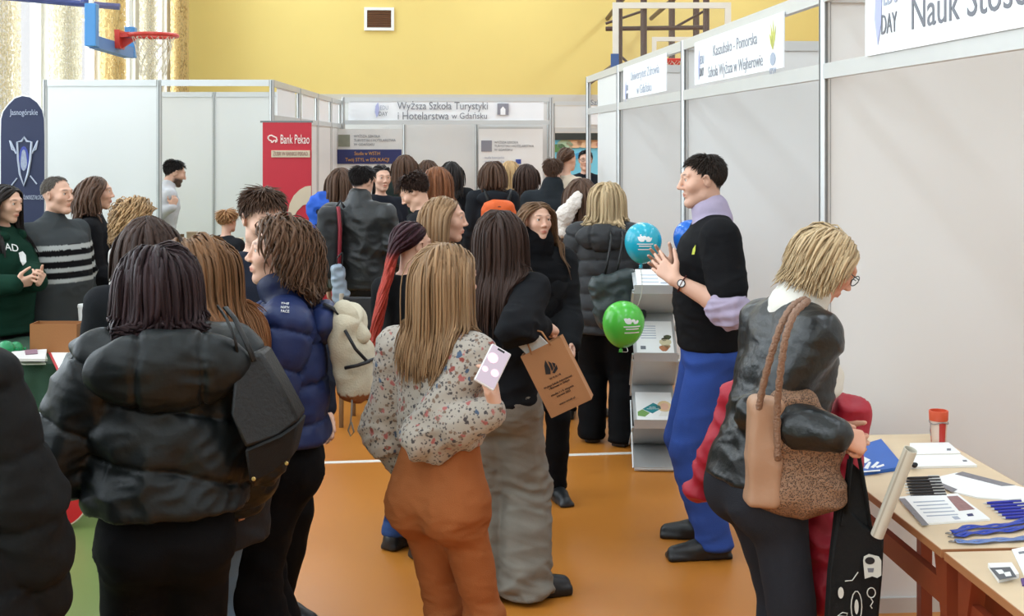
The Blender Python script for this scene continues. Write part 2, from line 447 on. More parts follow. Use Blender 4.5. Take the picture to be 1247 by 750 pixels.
class Human:
    def __init__(s, label, px, d, H, yaw, sex='f', lean=0, side=0, twist=0, head=(0, 0, 0), sit=None, feet=None, arms=None,
                 hb=.013, hc=.013, seed=0, hscale=1.0, bulk=1.0, belly=0.0, skin=(1, 1, 1), root=None, face=False, hands=False):
        s.H, s.sex, s.hb, s.hc, s.seed, s.face = H, sex, hb, hc, seed, face
        s.base = gr(px, d) if root is None else np.array(root); s.yaw = yaw * D2R
        s.root = empty('person', s.base, -s.yaw, label, 'person')
        s.skin = np.array(skin); s.bulk = bulk; s.hands = hands
        s.hip = np.array((0, 0, .525 * H if sit is None else sit))
        s.Rt = rz(-twist*D2R) @ rx(-lean*D2R) @ ry(side*D2R)
        s.Rh = rz(-head[0]*D2R) @ rx(-head[1]*D2R) @ ry(head[2]*D2R)
        T = np.array(TORSO[sex]) * H; T[:, 1:3] *= bulk
        if belly:
            g = np.exp(-((T[:, 0] / H - .09) / .07) ** 2) * belly; T[:, 2] += g * .6; T[:, 1] += g * .45; T[:, 3] += g * .5
        s.T = T
        s.nb = s.tp(0, -.008, .315)
        s.hs = .13 * H / .225 * hscale
        s.hc_ = s.nb + unit(s.Rt[:, 2] + s.Rh[:, 2]) * .098 * H + s.Rh[:, 1] * .018 * H
        sw = (.103 if sex == 'f' else .119) * bulk
        s.l1, s.l2 = .172 * H, .15 * H
        s.arm = {}
        arms = arms or {}
        for side_, sg in (('L', -1), ('R', 1)):
            sh = s.tp(sg * sw, -.012, .268)
            A = dict(arms.get(side_, {}))
            if 'hand' in A:
                el, wr = ik(sh, A['hand'], s.l1, s.l2, A.get('pole', (sg*.5, -1, -.6)))
            else:
                o = A.get('out', .14); fw = A.get('fwd', .06); bend = A.get('bend', .25)
                u = unit((sg * o, fw, -1)); el = sh + u * s.l1
                u2 = unit((sg * (o * .3) + A.get('inx', 0) * -sg, fw + bend, -1)); wr = el + u2 * s.l2
            dr = A.get('dir'); dr = unit(wr - el) if dr is None else unit(dr)
            pn = unit(A.get('palm', (-sg, .15, 0)))
            s.arm[side_] = dict(sh=sh, el=el, wr=wr, dir=dr, palm=pn, curl=A.get('curl', .35), sg=sg, thumb=A.get('thumb'), spread=A.get('spread', 1.0), tc=A.get('tc', .3))
        s.leg = {}
        feet = feet or {}
        for side_, sg in (('L', -1), ('R', 1)):
            hp = s.hip + np.array((sg * .052 * H * bulk, 0, -.02 * H))
            f = feet.get(side_, {})
            ank = np.array((sg * .055 * H + f.get('x', 0), f.get('y', -.01), .046 * H + f.get('z', 0)))
            kn, an = ik(hp, ank, .245 * H, .232 * H, f.get('pole', (sg * .08, 1, 0)))
            s.leg[side_] = dict(hp=hp, kn=kn, an=ank, yaw=f.get('yaw', sg * 12) * D2R)
        s.coll = []
        s.parts = {}
    # --- frames
    def tp(s, x, y, z): return s.hip + s.Rt @ (np.array((x, y, z)) * s.H)
    def hp(s, x, y, z): return s.hc_ + s.Rh @ (np.array((x, y, z)) * s.hs)
    def W(s, px, py, d): return rz(s.yaw) @ (at(px, py, d) - s.base)
    def world(s, q): return s.base + rz(-s.yaw) @ np.array(q)
    def headcoords(s, V): return ((V - s.hc_) @ s.Rh) / s.hs
    def link(s, name, V, Q, mat, tint=None, label=None):
        me = np_mesh(name, V, Q); 
        if tint is not None: set_tint(me, tint)
        o = link(name, me, mat, s.root)
        if label: o['label'] = label
        s.parts[name] = o
        return o
    # --- prims
    def head_prims(s):
        E = lambda c, r, k, op='u', R=None: (Ell(s.hp(*c), np.array(r) * s.hs, s.Rh if R is None else s.Rh @ R), k * s.hs, op)
        C = lambda a, b, ra, rb, k, op='u': (Capsule(s.hp(*a), s.hp(*b), ra * s.hs, rb * s.hs), k * s.hs, op)
        m = s.sex == 'm'
        jx, jr, cr = (.045, .022, .019) if m else (.036, .022, .0165)
        P = [E((0, -.014, .03), (.0755, .094, .083), 0), E((0, .026, -.03), (.059 if m else .056, .066, .080 if m else .077), .03),
             C((-jx, .012, -.070), (-.011, .069 if m else .062, -.1 if m else -.095), jr, cr, .022), C((jx, .012, -.070), (.011, .069 if m else .062, -.1 if m else -.095), jr, cr, .022),
             E((0, .072 if m else .066, -.098 if m else -.094), (.024 if m else .015, .02 if m else .017, .018 if m else .016), .02),
             C((0, -.02, -.04), s_neck(s), .05 if m else .044, .054 if m else .046, .03)]
        if s.face:
            for sg in (-1, 1):
                P += [E((sg*(.041 if m else .036), .058, -.020), (.028, .026, .026) if m else (.025, .025, .024), .022),
                      C((sg*.012, .088 if m else .085, .030), (sg*.046, .074 if m else .072, .030), .010, .008, .016),
                      E((sg*.0315, .0995, .010), (.0195, .0165, .0120), .010, 's'),
                      C((sg*.018, .0835, .0125), (sg*.0315, .0865, .0175), .0052, .0052, .004), C((sg*.0315, .0865, .0175), (sg*.045, .077, .0125), .0052, .005, .004),
                      C((sg*.019, .083, .003), (sg*.044, .077, .003), .0050, .0046, .004),
                      E((sg*.0125, .099, -.030), (.0085, .011, .0075), .006)]
            P += [C((0, .088, .022), (0, .112 if m else .107, -.022), .0085 if m else .0075, .0095 if m else .008, .012), E((0, .1125 if m else .109, -.025), (.0115 if m else .0098, .0105, .0095 if m else .0085), .006),
                  C((-.019, .083, -.058), (-.005, .0935, -.0555), .0045, .0062, .006), C((.019, .083, -.058), (.005, .0935, -.0555), .0045, .0062, .006),
                  C((-.016, .083, -.067), (.016, .083, -.067), .006, .006, .006), E((0, .0905, -.0675), (.015, .0075, .0062), .006),
                  C((-.02, .0905, -.0615), (.02, .0905, -.0615), .0018, .0018, .003, 's'),
                  E((0, .094, -.080), (.018, .006, .006), .006, 's')]
        for sg in (-1, 1):
            P += [E((sg*.078, -.004, -.004), (.0085, .021, .033), .006, 'u', ry(sg*.30) @ rx(-.2) @ rz(-sg*.35)),
                  E((sg*.087, .002, -.002), (.007, .011, .018), .005, 's')]
        return P
    def hand_prims(s, A):
        k_ = s.H / 1.72; d, n = A['dir'], A['palm']; n = unit(n - d * (n @ d))
        t = np.cross(d, n) if A['thumb'] is None else np.array(A['thumb'], float)
        if A['thumb'] is None: t = t * (1 if A['sg'] > 0 else -1)
        t = unit(t - d * (t @ d) - n * (t @ n))
        w_ = A['wr']; P = []
        rm = max(.0088 * k_, s.hb * .72)
        offs = [.030, .0105, -.0095, -.028]; ln = [.070, .079, .073, .056]; kd = [.088, .092, .088, .080]
        for i in range(4):
            kn = w_ + k_ * (d * kd[i] + t * offs[i])
            P.append((Capsule(w_ + k_ * (t * offs[i] * .45 + d * .01), kn, .017 * k_, .0125 * k_), .014))
            c = A['curl'][i] if isinstance(A['curl'], (list, tuple)) else A['curl'] * (1 + .08 * i)
            a = 0; p = kn; sp = (1.5 - i) * .07 * A['spread']
            for seg, (fr, da) in enumerate(((.45, 70), (.31, 85), (.24, 55))):
                a += da * c * D2R
                u = unit(d * math.cos(a) + n * math.sin(a) + t * sp * math.cos(a))
                q = p + u * ln[i] * fr * k_
                P.append((Capsule(p, q, rm * (1.0 - .07*seg), rm * (.95 - .09*seg)), .003 if seg else .006)); p = q
        b0 = w_ + k_ * (d * .022 + t * .020 + n * .004)
        u1 = unit(d * .55 + t * .75 + n * (.15 + .5 * A['tc'])); b1 = b0 + u1 * .046 * k_
        u2 = unit(d * .8 + t * (.5 - .7 * A['tc']) + n * (.1 + .6 * A['tc'])); b2 = b1 + u2 * .034 * k_; b3 = b2 + unit(u2 + d * .2) * .026 * k_
        P += [(Capsule(b0, b1, .018 * k_, .0125 * k_), .012), (Capsule(b1, b2, rm * 1.2, rm * 1.08), .004), (Capsule(b2, b3, rm * 1.08, rm * .9), .003)]
        return P
    def body(s, hairline=None, haircol=(.2, .15, .1), lips=(.78, .47, .45), brow=None, stubble=0, blush=.08, beard=None, feet_in=.8):
        H = s.H; pr = []
        T = s.T.copy(); T[:, 1:3] *= .86; T[-2:, 1:3] /= .95
        pr.append((Loft(s.hip, s.Rt, T), 0))
        for A in s.arm.values():
            sg = A['sg']
            pr += [(Capsule(s.tp(sg*.03, -.012, .288), A['sh'], .026*H, .028*H), .03),
                   (Capsule(A['sh'], A['el'], .028*H, .0235*H), .02), (Capsule(A['el'], A['el'] + .35*(A['wr']-A['el']), .0245*H, .0255*H), .012),
                   (Capsule(A['el'] + .35*(A['wr']-A['el']), A['wr'], .0255*H, .0155*H), .012)]
            pr += s.hand_prims(A)
        for L in s.leg.values():
            fd = rz(-L['yaw']) @ np.array((0, 1.0, 0))
            pr += [(Capsule(L['hp'], L['kn'], .040*H*s.bulk, .027*H), .02), (Capsule(L['kn'], L['kn'] + .35*(L['an']-L['kn']), .031*H, .030*H), .015),
                   (Capsule(L['kn'] + .35*(L['an']-L['kn']), L['an'], .030*H, .02*H), .015),
                   (Capsule(L['an'] + np.array((0, 0, -.02*H)) - fd*.02*H, L['an'] + fd*.085*H + np.array((0, 0, -.026*H)), .018*H, .014*H), .015)]
        for a, b, *op in s.head_prims(): pr.append((a, b, *op))
        lo = np.min([p[0].bbox()[0] for p in pr], 0) - .03; hi = np.max([p[0].bbox()[1] for p in pr], 0) + .03
        F = Field(lo, hi, s.hb)
        for p in pr: F.add(*p)
        V, Q = F.mesh()
        V = relax(V, Q, 1, .35)
        h = s.headcoords(V); N = vnormals(V, Q)
        C = np.ones((len(V), 3)) * s.skin
        hm = np.abs(h[:, 2]) < .125
        g = lambda c, r: np.exp(-(((h - np.array(c)) / np.array(r)) ** 2).sum(1))
        fr = hm & (h[:, 1] > .02)
        if s.face:
            b = (g((.042, .062, -.025), (.022, .03, .02)) + g((-.042, .062, -.025), (.022, .03, .02)) + .7*g((0, .11, -.025), (.014, .02, .012))) * blush * fr
            C *= 1 - b[:, None] * np.array((.1, .9, .8))
            lp = np.clip(g((0, .09, -.0615), (.0225, .03, .0088)) * 1.9 - .35, 0, 1) * fr
            C = C * (1 - lp[:, None]) + lp[:, None] * C * np.array(lips)
            bw = np.array(brow if brow is not None else haircol) * .6
            for sg in (-1, 1):
                e = np.clip(g((sg*.032, .084, .0335 ), (.0185, .03, .0042)) * 1.7 - .35, 0, 1) * fr
                C = C * (1 - .8*e[:, None]) + .8 * e[:, None] * bw
                e = np.clip(g((sg*.0315, .085, .0135), (.0165, .012, .0035)) * 1.5 - .3, 0, 1) * fr
                C = C * (1 - .55*e[:, None]) + .55 * e[:, None] * np.array((.12, .08, .07))
        if stubble or beard is not None:
            z = np.clip((-.035 - h[:, 2]) / .02, 0, 1) * np.clip((h[:, 1] + .02) / .03, 0, 1) * hm
            z = np.maximum(z, np.clip(g((0, .095, -.05), (.022, .03, .008)) * 1.4 - .2, 0, 1) * fr) * np.clip((h[:, 2] + .135) / .02, 0, 1)
            lp = np.clip(g((0, .09, -.0615), (.0215, .03, .0075)) * 1.6 - .35, 0, 1)
            z = z * (1 - lp)
            if beard is not None: C = C * (1 - .9*z[:, None]) + .9*z[:, None] * np.array(beard)
            else: C = C * (1 - stubble*z[:, None] * np.array((.35, .3, .25)))
        if hairline is not None:
            u = h - np.array((0, -.012, .02)); u /= np.linalg.norm(u, axis=1, keepdims=True) + 1e-9
            el = np.degrees(np.arcsin(np.clip(u[:, 2], -1, 1))); az = np.degrees(np.arctan2(np.abs(u[:, 0]), u[:, 1]))
            m = np.clip((el - np.interp(az, *hairline) + 1) / 5, 0, 1) * (np.abs(h) < .135).all(1)
            ear = (np.abs(h[:, 0]) > .0755) & (np.abs(h[:, 1] + .004) < .026) & (h[:, 2] < .03)
            m = m * (~ear)
            C = C * (1 - m[:, None]) + m[:, None] * np.array(haircol)
        V, Q, C = s.thin(V, Q, C, h)
        s.link('body', V, Q, SKIN, C)
        for prim, k, op in s.head_prims()[:6]:
            s.coll.append(prim)
        if s.face:
            for sg in (-1, 1):
                MBx = MB(); n = 14
                MBx.lathe([(.0128 * math.sin(math.pi * (i + .02) / (n + .04)), -.0128 * math.cos(math.pi * (i + .02) / (n + .04))) for i in range(n + 1)], (0, 0, 0), 14)
                V0 = np.array(MBx.v) * s.hs
                z = V0[:, 2] / (.0128 * s.hs)
                Ct = np.where(z[:, None] > .975, (.01, .01, .01), np.where(z[:, None] > .86, (.16, .11, .07), (.78, .75, .72)))
                Rz = s.Rh @ np.array([[1, 0, 0], [0, 0, 1], [0, -1, 0]], float).T @ rx(0)
                Rz = s.Rh @ np.stack([(1, 0, 0), (0, 0, -1), (0, 1, 0)], 1)
                V1 = V0 @ Rz.T + s.hp(sg * .0315, .0752, .0095)
                me = bpy.data.meshes.new('eye'); me.from_pydata(V1.tolist(), [], MBx.f); set_tint(me, Ct)
                me.polygons.foreach_set('use_smooth', [True] * len(me.polygons))
                link('eye', me, plain('eyeball', (1, 1, 1), .15, tint=True, var=.02), s.root)
    def thin(s, V, Q, C, h):
        """merge vertices of the covered parts of the body on a coarser grid"""
        keep = (np.linalg.norm(h * np.array((1, 1, .85)), axis=1) < .165)
        cell = np.full(len(V), max(.030, s.hb * 2))
        if not s.face: cell[keep] = .0135; keep = np.zeros(len(V), bool)
        for A in s.arm.values():
            tip = A['wr'] + A['dir'] * .10
            t = np.clip(((V - A['el']) @ (A['wr'] - A['el'])) / s.l2 ** 2, 0, 1)
            near = (np.linalg.norm(V - tip, axis=1) < .15) | (np.linalg.norm(V - A['el'] - t[:, None] * (A['wr'] - A['el']), axis=1) < .05)
            if s.hands: keep |= near
            else: cell[near] = max(.0155, s.hb * 1.01)
        ix = np.floor(V / cell[:, None]).astype(np.int64) + 4096
        key = (ix[:, 0] * 8192 + ix[:, 1]) * 8192 + ix[:, 2] + np.where(cell < .02, 1 << 42, 0)
        key[keep] = (1 << 43) + np.arange(keep.sum())
        _, inv = np.unique(key, return_inverse=True); n = inv.max() + 1
        cnt = np.bincount(inv, minlength=n)
        V2 = np.stack([np.bincount(inv, V[:, a], n) / cnt for a in range(3)], 1); C2 = np.stack([np.bincount(inv, C[:, a], n) / cnt for a in range(3)], 1)
        q = inv[Q]; t = np.concatenate([q[:, [0, 1, 2]], q[:, [0, 2, 3]]])
        t = t[(t[:, 0] != t[:, 1]) & (t[:, 1] != t[:, 2]) & (t[:, 2] != t[:, 0])]
        _, u = np.unique(np.sort(t, 1), axis=0, return_index=True)
        return V2, t[u], C2
    # --- clothes
    def armdist(s, V, A):
        a, b, c = A['sh'], A['el'], A['wr']
        out = []
        L1, L2 = np.linalg.norm(b - a), np.linalg.norm(c - b)
        for p, q, L, o in ((a, b, L1, 0), (b, c, L2, L1)):
            t = np.clip(((V - p) @ (q - p)) / L ** 2, -.15 if o == 0 else 0, 1)
            out.append((np.linalg.norm(V - p - t[:, None] * (q - p), axis=1), o + t * L))
        m = out[0][0] < out[1][0]
        return np.where(m, out[0][0], out[1][0]), np.where(m, out[0][1], out[1][1])
    def top(s, name, mat, e=.010, hem=.49, boxy=0., flare=0., se=None, s_end=.97, collar=0., collar_r=.0, hood=0, quilt=0, qamp=.012,
            wr=.004, wf=4., tint=None, h=None, sleeves=True, slant=0., shr=0., label=None, bust=True, k=.045, elbow=0., blouson=0., cuff=0.):
        H = s.H; h = h or s.hc; se = e if se is None else se
        hz = (hem - .525) * H
        zz = np.concatenate([np.linspace(hz, .26*H, 22), np.linspace(.27*H, .325*H, 6)])
        T = np.stack([zz] + [np.interp(zz, s.T[:, 0], s.T[:, i]) for i in (1, 2, 3)], 1)
        low = np.clip((.22*H - zz) / (.05*H), 0, 1)
        T[:, 1] += boxy * low * np.maximum(0, s.T[:, 1].max() - T[:, 1]); T[:, 2] += boxy * low * np.maximum(0, s.T[:, 2].max() - T[:, 2])
        f = np.clip((.10*H - zz) / (.10*H - hz + 1e-6), 0, 1); T[:, 1] += flare * f; T[:, 2] += flare * f
        if blouson:
            f = np.exp(-(((zz - hz) / H - .035) / .025) ** 2); T[:, 1] += blouson * f; T[:, 2] += blouson * f
        up_ = np.clip((.325*H - zz) / (.07*H), .25, 1)
        T[:, 1] += e * up_; T[:, 2] += e * up_
        pr = [(Loft(s.hip, s.Rt, T), 0)]
        if s.sex == 'f' and bust:
            for sg in (-1, 1): pr.append((Ell(s.tp(sg*.043, .05, .195), np.array((.043*H + e*.6, .034*H + e*.6, .042*H + e*.6)), s.Rt), .035))
        armp = {}
        if sleeves:
            for n_, A in s.arm.items():
                sg = A['sg']; r0 = .0345*H + se + shr
                sh = A['sh']; ax1 = unit(A['el'] - A['sh'])
                c1 = Capsule(s.tp(sg*.045, -.012, .283), sh - ax1*.004*H, .030*H + e*.75, r0 * .88)
                if s_end < 0: en = A['sh'] + (-s_end) * (A['el'] - A['sh']); c2 = Capsule(sh, en, r0, .034*H + se); arms_ = [c2]
                else:
                    en = A['el'] + s_end * (A['wr'] - A['el'])
                    re = .030*H + se + elbow
                    c2 = Capsule(sh, A['el'], r0 * .96, re); c3 = Capsule(A['el'], A['el'] + .5*s_end*(A['wr'] - A['el']), re, .0285*H + se*.95 + elbow*.8)
                    c4 = Capsule(A['el'] + .5*s_end*(A['wr'] - A['el']), en, .0285*H + se*.95 + elbow*.8, .0205*H + se*.75)
                    arms_ = [c2, c3, c4]
                pr.append((c1, k)); pr += [(c, .02) for c in arms_]
                armp[n_] = arms_
        if collar:
            r_ = .040*H + collar_r
            up = unit(s.hc_ - s.nb)
            pr.append((Capsule(s.nb - up*.01, s.nb + up * collar, r_ + .006, r_), .02))
        lo = np.min([p[0].bbox()[0] for p in pr], 0) - .04; hi = np.max([p[0].bbox()[1] for p in pr], 0) + .04
        F = Field(lo, hi, h)
        for p in pr: F.add(*p)
        if sleeves:
            for n_, A in s.arm.items():
                pass
        V, Q = F.mesh(); V = relax(V, Q, 2, .4)
        N = vnormals(V, Q)
        q = (V - s.hip) @ s.Rt
        dt = pr[0][0](V[:, 0], V[:, 1], V[:, 2]); da = np.full(len(V), 9.); ta = np.zeros(len(V))
        for n_, arms_ in armp.items():
            dd = np.min([c(V[:, 0], V[:, 1], V[:, 2]) for c in arms_], 0); _, t = s.armdist(V, s.arm[n_])
            m = dd < da; da = np.where(m, dd, da); ta = np.where(m, t, ta)
        isarm = da < dt
        u = np.where(isarm, ta, q[:, 2])
        n1, n2 = Noise(s.seed * 7 + 1), Noise(s.seed * 7 + 2)
        disp = np.zeros(len(V))
        if quilt:
            uu = u / quilt + .10 * n1(V, 2.2) + np.where(isarm, 0, slant * V[:, 0] / quilt)
            sq = np.abs(np.sin(math.pi * uu))
            disp += qamp * (sq ** .55 - .7)
            disp += qamp * .55 * n2(V * np.array((1, 1, .22)), 17) * (1 - sq) ** 1.5 - qamp * .5 * np.exp(-(sq / .10) ** 2)
            disp += qamp * .22 * n1(V, 7)
        if wr:
            P2 = V * np.array((.8, .8, 1.5))
            rg = 1 - 2 * np.abs(n1(P2 + .06 * np.stack([n2(V, 3)] * 3, 1), wf))
            rg2 = 1 - 2 * np.abs(n2(P2, wf * 2.1))
            L1 = s.l1
            w_ = np.where(isarm, .6 + 1.3 * np.exp(-((ta - L1) / .07) ** 2), .55 + .8 * np.exp(-((q[:, 2] - .09 * H) / (.05 * H)) ** 2))
            disp += wr * w_ * (.75 * rg + .35 * rg2)
        V = V + N * disp[:, None]
        C = np.ones((len(V), 3)) if tint is None else tint(s, V, q, isarm, ta)
        s.coll += [p[0] for p in pr]
        o = s.link(name, V, Q, mat, C, label)
        if hood: s.hood_mesh(mat, hood, e, quilt)
        return o
    def hood_mesh(s, mat, k, e, quilt, name='hood'):
        H = s.H; y0 = -.052 - e / H * .8
        P = lambda x, y, z: s.tp(x, y, z)
        pr = [(Ell(P(0, y0 - .012, .272), np.array((.088, .034, .043)) * H * k, s.Rt @ rx(.22)), 0),
              (Ell(P(0, y0 - .008, .254), np.array((.060, .030, .031)) * H * k, s.Rt @ rx(.15)), .03)]
        ring = [P(.066*k*math.sin(q), .012 + .052*k*-math.cos(q) - .004, .300 + .012*-math.cos(q)*-1 - .022*max(0, -math.cos(q + math.pi))) for q in np.linspace(-2.3, 2.3, 9)]
        for i in range(8):
            r_ = .020*H*k
            pr.append((Capsule(ring[i], ring[i+1], r_, r_), .018))
        lo = np.min([p[0].bbox()[0] for p in pr], 0) - .03; hi = np.max([p[0].bbox()[1] for p in pr], 0) + .03
        F = Field(lo, hi, s.hc)
        for p in pr: F.add(*p)
        V, Q = F.mesh(); V = relax(V, Q, 3, .4); N = vnormals(V, Q); q = ((V - s.hip) @ s.Rt) / H
        n1 = Noise(s.seed + 41); n2 = Noise(s.seed + 42)
        amp = .010 if quilt else .005
        u = np.abs(q[:, 0]) / (.034 * k) + .15 * n1(V, 4)
        d = -amp * np.exp(-((u - 1) / .10) ** 2) * (1 if quilt else .5) + amp * .45 * (1 - 2*np.abs(n1(V * np.array((1, 1, 1.5)), 9))) * np.exp(-((u - 1) / .8) ** 2) + amp * .35 * n2(V, 12)
        V = V + N * d[:, None]
        s.coll += [pr[0][0]]
        s.link(name, V, Q, mat, np.ones((len(V), 3)))
    def bottoms(s, name, mat, thigh=.010, knee=.012, ankle=.016, waist=.60, hemz=.05, wr=.004, wf=4., h=None, seat=1.0, tint=None, label=None, skirt=None, kneef=None, pile=.0):
        H = s.H; h = h or max(s.hc, .0125)
        wz = (waist - .525) * H
        zz = np.linspace(-.075*H, wz, 10)
        T = np.stack([zz] + [np.interp(zz, s.T[:, 0], s.T[:, i]) for i in (1, 2, 3)], 1); T[:, 1:3] += .007; T[0, 1:3] *= .72; T[1, 1:3] *= .90
        pr = [(Loft(s.hip, s.Rt if s.Rt[2, 2] > .96 else rx(-.4 * math.acos(min(1, s.Rt[2, 2]))), T), 0)]
        for sg in (-1, 1): pr.append((Ell(s.hip + np.array((sg*.043*H, -.032*H, -.03*H)), np.array((.056 * s.bulk, .052, .062)) * H * seat), .03))
        kf = knee if kneef is None else kneef
        for L in s.leg.values():
            m = .45; c = L['kn'] + m * (L['an'] - L['kn'])
            end = L['an'] + unit(L['an'] - L['kn']) * 0.02
            B = s.bulk
            pr += [(Capsule(L['hp'], L['kn'], .050*H*B + thigh, .034*H + knee), .055), (Capsule(L['kn'], c, .034*H + knee, .031*H + knee * (1-m) + ankle * m), .02),
                   (Capsule(c, end, .031*H + knee * (1-m) + ankle * m, .022*H + ankle), .02)]
        lo = np.min([p[0].bbox()[0] for p in pr], 0) - .03; hi = np.max([p[0].bbox()[1] for p in pr], 0) + .03
        F = Field(lo, hi, h)
        for p in pr: F.add(*p)
        F.cut_below(hemz)
        V, Q = F.mesh(); V0 = V; V = relax(V, Q, 7, .5); V = np.where(V0[:, 2:3] < hemz + .03, V0, V)
        N = vnormals(V, Q)
        n1, n2 = Noise(s.seed * 7 + 3), Noise(s.seed * 7 + 4)
        P2 = V * np.array((.7, .7, 1.6))
        rg = 1 - 2 * np.abs(n1(P2 + .05 * np.stack([n2(V, 3)] * 3, 1), wf)); rg2 = 1 - 2 * np.abs(n2(P2, wf * 2.2))
        kz = .28 * H
        w_ = .45 + .7 * np.exp(-((V[:, 2] - kz) / .09) ** 2) + .9 * np.exp(-((V[:, 2] - .47*H) / .06) ** 2) + (1.2 + pile*2) * np.exp(-((V[:, 2] - hemz) / .10) ** 2)
        V = V + N * (wr * w_ * (.75 * rg + .35 * rg2) * np.clip((V[:, 2] - hemz) / .015, 0.1, 1))[:, None]
        C = np.ones((len(V), 3)) if tint is None else tint(s, V)
        return s.link(name, V, Q, mat, C, label)
    def rolled(s, mat, name='rolled_sleeve'):
        for n_, A in s.arm.items():
            u = A['el'] - A['sh']; f = unit(A['wr'] - A['el'])
            pr = [(Capsule(A['sh'] + .80 * u, A['el'], .034*s.H + .010, .034*s.H + .022), 0), (Capsule(A['el'], A['el'] + f * .03, .034*s.H + .022, .034*s.H + .016), .02)]
            lo = np.min([p[0].bbox()[0] for p in pr], 0) - .03; hi = np.max([p[0].bbox()[1] for p in pr], 0) + .03
            F = Field(lo, hi, .006)
            for p in pr: F.add(*p)
            V, Q = F.mesh(); V = relax(V, Q, 2, .4); N = vnormals(V, Q); n1 = Noise(s.seed + 77); n2 = Noise(s.seed + 78)
            V = V + N * (.009 * (1 - 2*np.abs(n1(V * np.array((.8, .8, 1.6)), 9))) + .005 * n2(V, 16))[:, None]
            s.link(name, V, Q, mat, np.ones((len(V), 3)))
    def shoes(s, mat, sole=None, chunky=0.0, h=None, high=.0, label=None):
        H = s.H; h = h or .012
        for n_, L in s.leg.items():
            R = rz(-L['yaw']); a = L['an'].copy(); zb = a[2] - .046 * H
            P = lambda x, y, z: a + R @ (np.array((x, y, z)) * H) - np.array((0, 0, .046 * H))
            c = chunky
            pr = [(Capsule(P(0, -.018, .024 + c*.3), P(0, .045, .020 + c*.3), .026*H + c*.2, .024*H + c*.2), 0), (Capsule(P(0, .04, .020 + c*.3), P(.0, .102, .014 + c*.3), .027*H + c*.25, .020*H + c*.3), .02),
                  (Capsule(P(0, -.012, .03), P(0, -.006, .058 + high), .025*H, .026*H), .02),
                  (RBox(P(0, .040, .006 + c*.25), np.array((.027*H + c*.2, .082*H + c*.2, .008*H + c*.3)), .007*H, R), .006)]
            lo = np.min([p[0].bbox()[0] for p in pr], 0) - .02; hi = np.max([p[0].bbox()[1] for p in pr], 0) + .02
            F = Field(lo, hi, h)
            for p in pr: F.add(*p)
            F.cut_below(zb + .001)
            V, Q = F.mesh(); V = relax(V, Q, 1, .3); V[:, 2] = np.maximum(V[:, 2], zb + .002)
            C = np.ones((len(V), 3))
            if sole is not None: C[V[:, 2] < zb + .016 * H + c * .45] = sole
            o = s.link('shoe', V, Q, mat, C, label)
    # --- hair
    def hair(s, mat, n=200, L=.35, w=.012, style='long', part=0.0, wave=0., wfreq=3., vol=1.0, hairline=None, col_var=.22, tie=None, back=.35, step=.030, fringe=False,
             lenvar=.12, tcol=None, name='hair', lift=.5, crown=(0, -.03), front_out=True, seed=None, curl=0.0, sweep=(0, 0, 0), hang=0.0):
        n = int(n * .60); w = w * 1.21
        rs = np.random.RandomState(s.seed * 13 + 5 if seed is None else seed)
        hl = hairline or HAIRLINE_F
        N0 = int(n * 2.6); i = np.arange(N0) + .5
        ph = np.arccos(1 - 1.92 * i / N0); th = math.pi * (1 + 5 ** .5) * i
        U = np.stack([np.cos(th) * np.sin(ph), np.sin(th) * np.sin(ph), np.cos(ph)], 1)
        el = np.degrees(np.arcsin(U[:, 2])); az = np.degrees(np.arctan2(np.abs(U[:, 0]), U[:, 1]))
        U = U[el > np.interp(az, *hl) + 1]
        c0 = np.array((0, -.014, .03)); er = np.array((.0755, .094, .083))
        Ph = c0 + U * er * 1.0
        P = s.hc_ + (Ph * s.hs) @ s.Rh.T
        m = len(P)
        lay = (.004 + (.016 if style != 'short' else .006) * rs.rand(m) * vol) * s.hs
        g = unit(np.array((0, 0, -1.0)) * (1 - hang) - s.Rh[:, 2] * hang)
        sgn = np.where(Ph[:, 0] - part >= 0, 1.0, -1.0)
        Rh = s.Rh
        cur = P.copy(); pts = [cur.copy()]
        if style == 'short':
            Lh = L * (1 + lenvar * rs.randn(m)) * np.interp(Ph[:, 2], [-.03, .05, .1], [.22, .7, 1.15])
        else: Lh = L * (1 + lenvar * rs.randn(m) * .5)
        S_ = max(5, int(L / step) + 1) if style != 'short' else 4
        ds = Lh / (S_ - 1)
        nrm0 = (U / er); nrm0 /= np.linalg.norm(nrm0, axis=1, keepdims=True)
        nrm0 = nrm0 @ Rh.T
        # initial directions in head frame
        if style == 'short':
            dh = Ph - np.array((crown[0], crown[1], .11)); dh[:, 2] -= .01; dh = dh / (np.linalg.norm(dh, axis=1, keepdims=True) + 1e-9)
            dh = dh + np.array(sweep)
            t = dh @ Rh.T + rs.randn(m, 3) * .22
            t = t - nrm0 * (t * nrm0).sum(1, keepdims=True); t /= np.linalg.norm(t, axis=1, keepdims=True) + 1e-9
            t = t + nrm0 * lift * np.interp(Ph[:, 2], [0, .08], [.25, 1])[:, None]; t /= np.linalg.norm(t, axis=1, keepdims=True)
        else:
            dh = np.stack([sgn * .95, -back * np.ones(m) - .3 * np.clip(Ph[:, 1] / .08, 0, 1), -.15 * np.ones(m)], 1)
            dh[:, 0] *= np.interp(Ph[:, 1], [-.09, 0], [.15, 1])
            t = dh @ Rh.T
            t += rs.randn(m, 3) * .06; t /= np.linalg.norm(t, axis=1, keepdims=True)
        if tie is not None: tiep = s.hp(*tie)
        phs = rs.rand(m) * 6.28
        def dist(X):
            d = np.full(len(X), 9.)
            for p in s.coll: d = np.minimum(d, p(X[:, 0], X[:, 1], X[:, 2]))
            return d
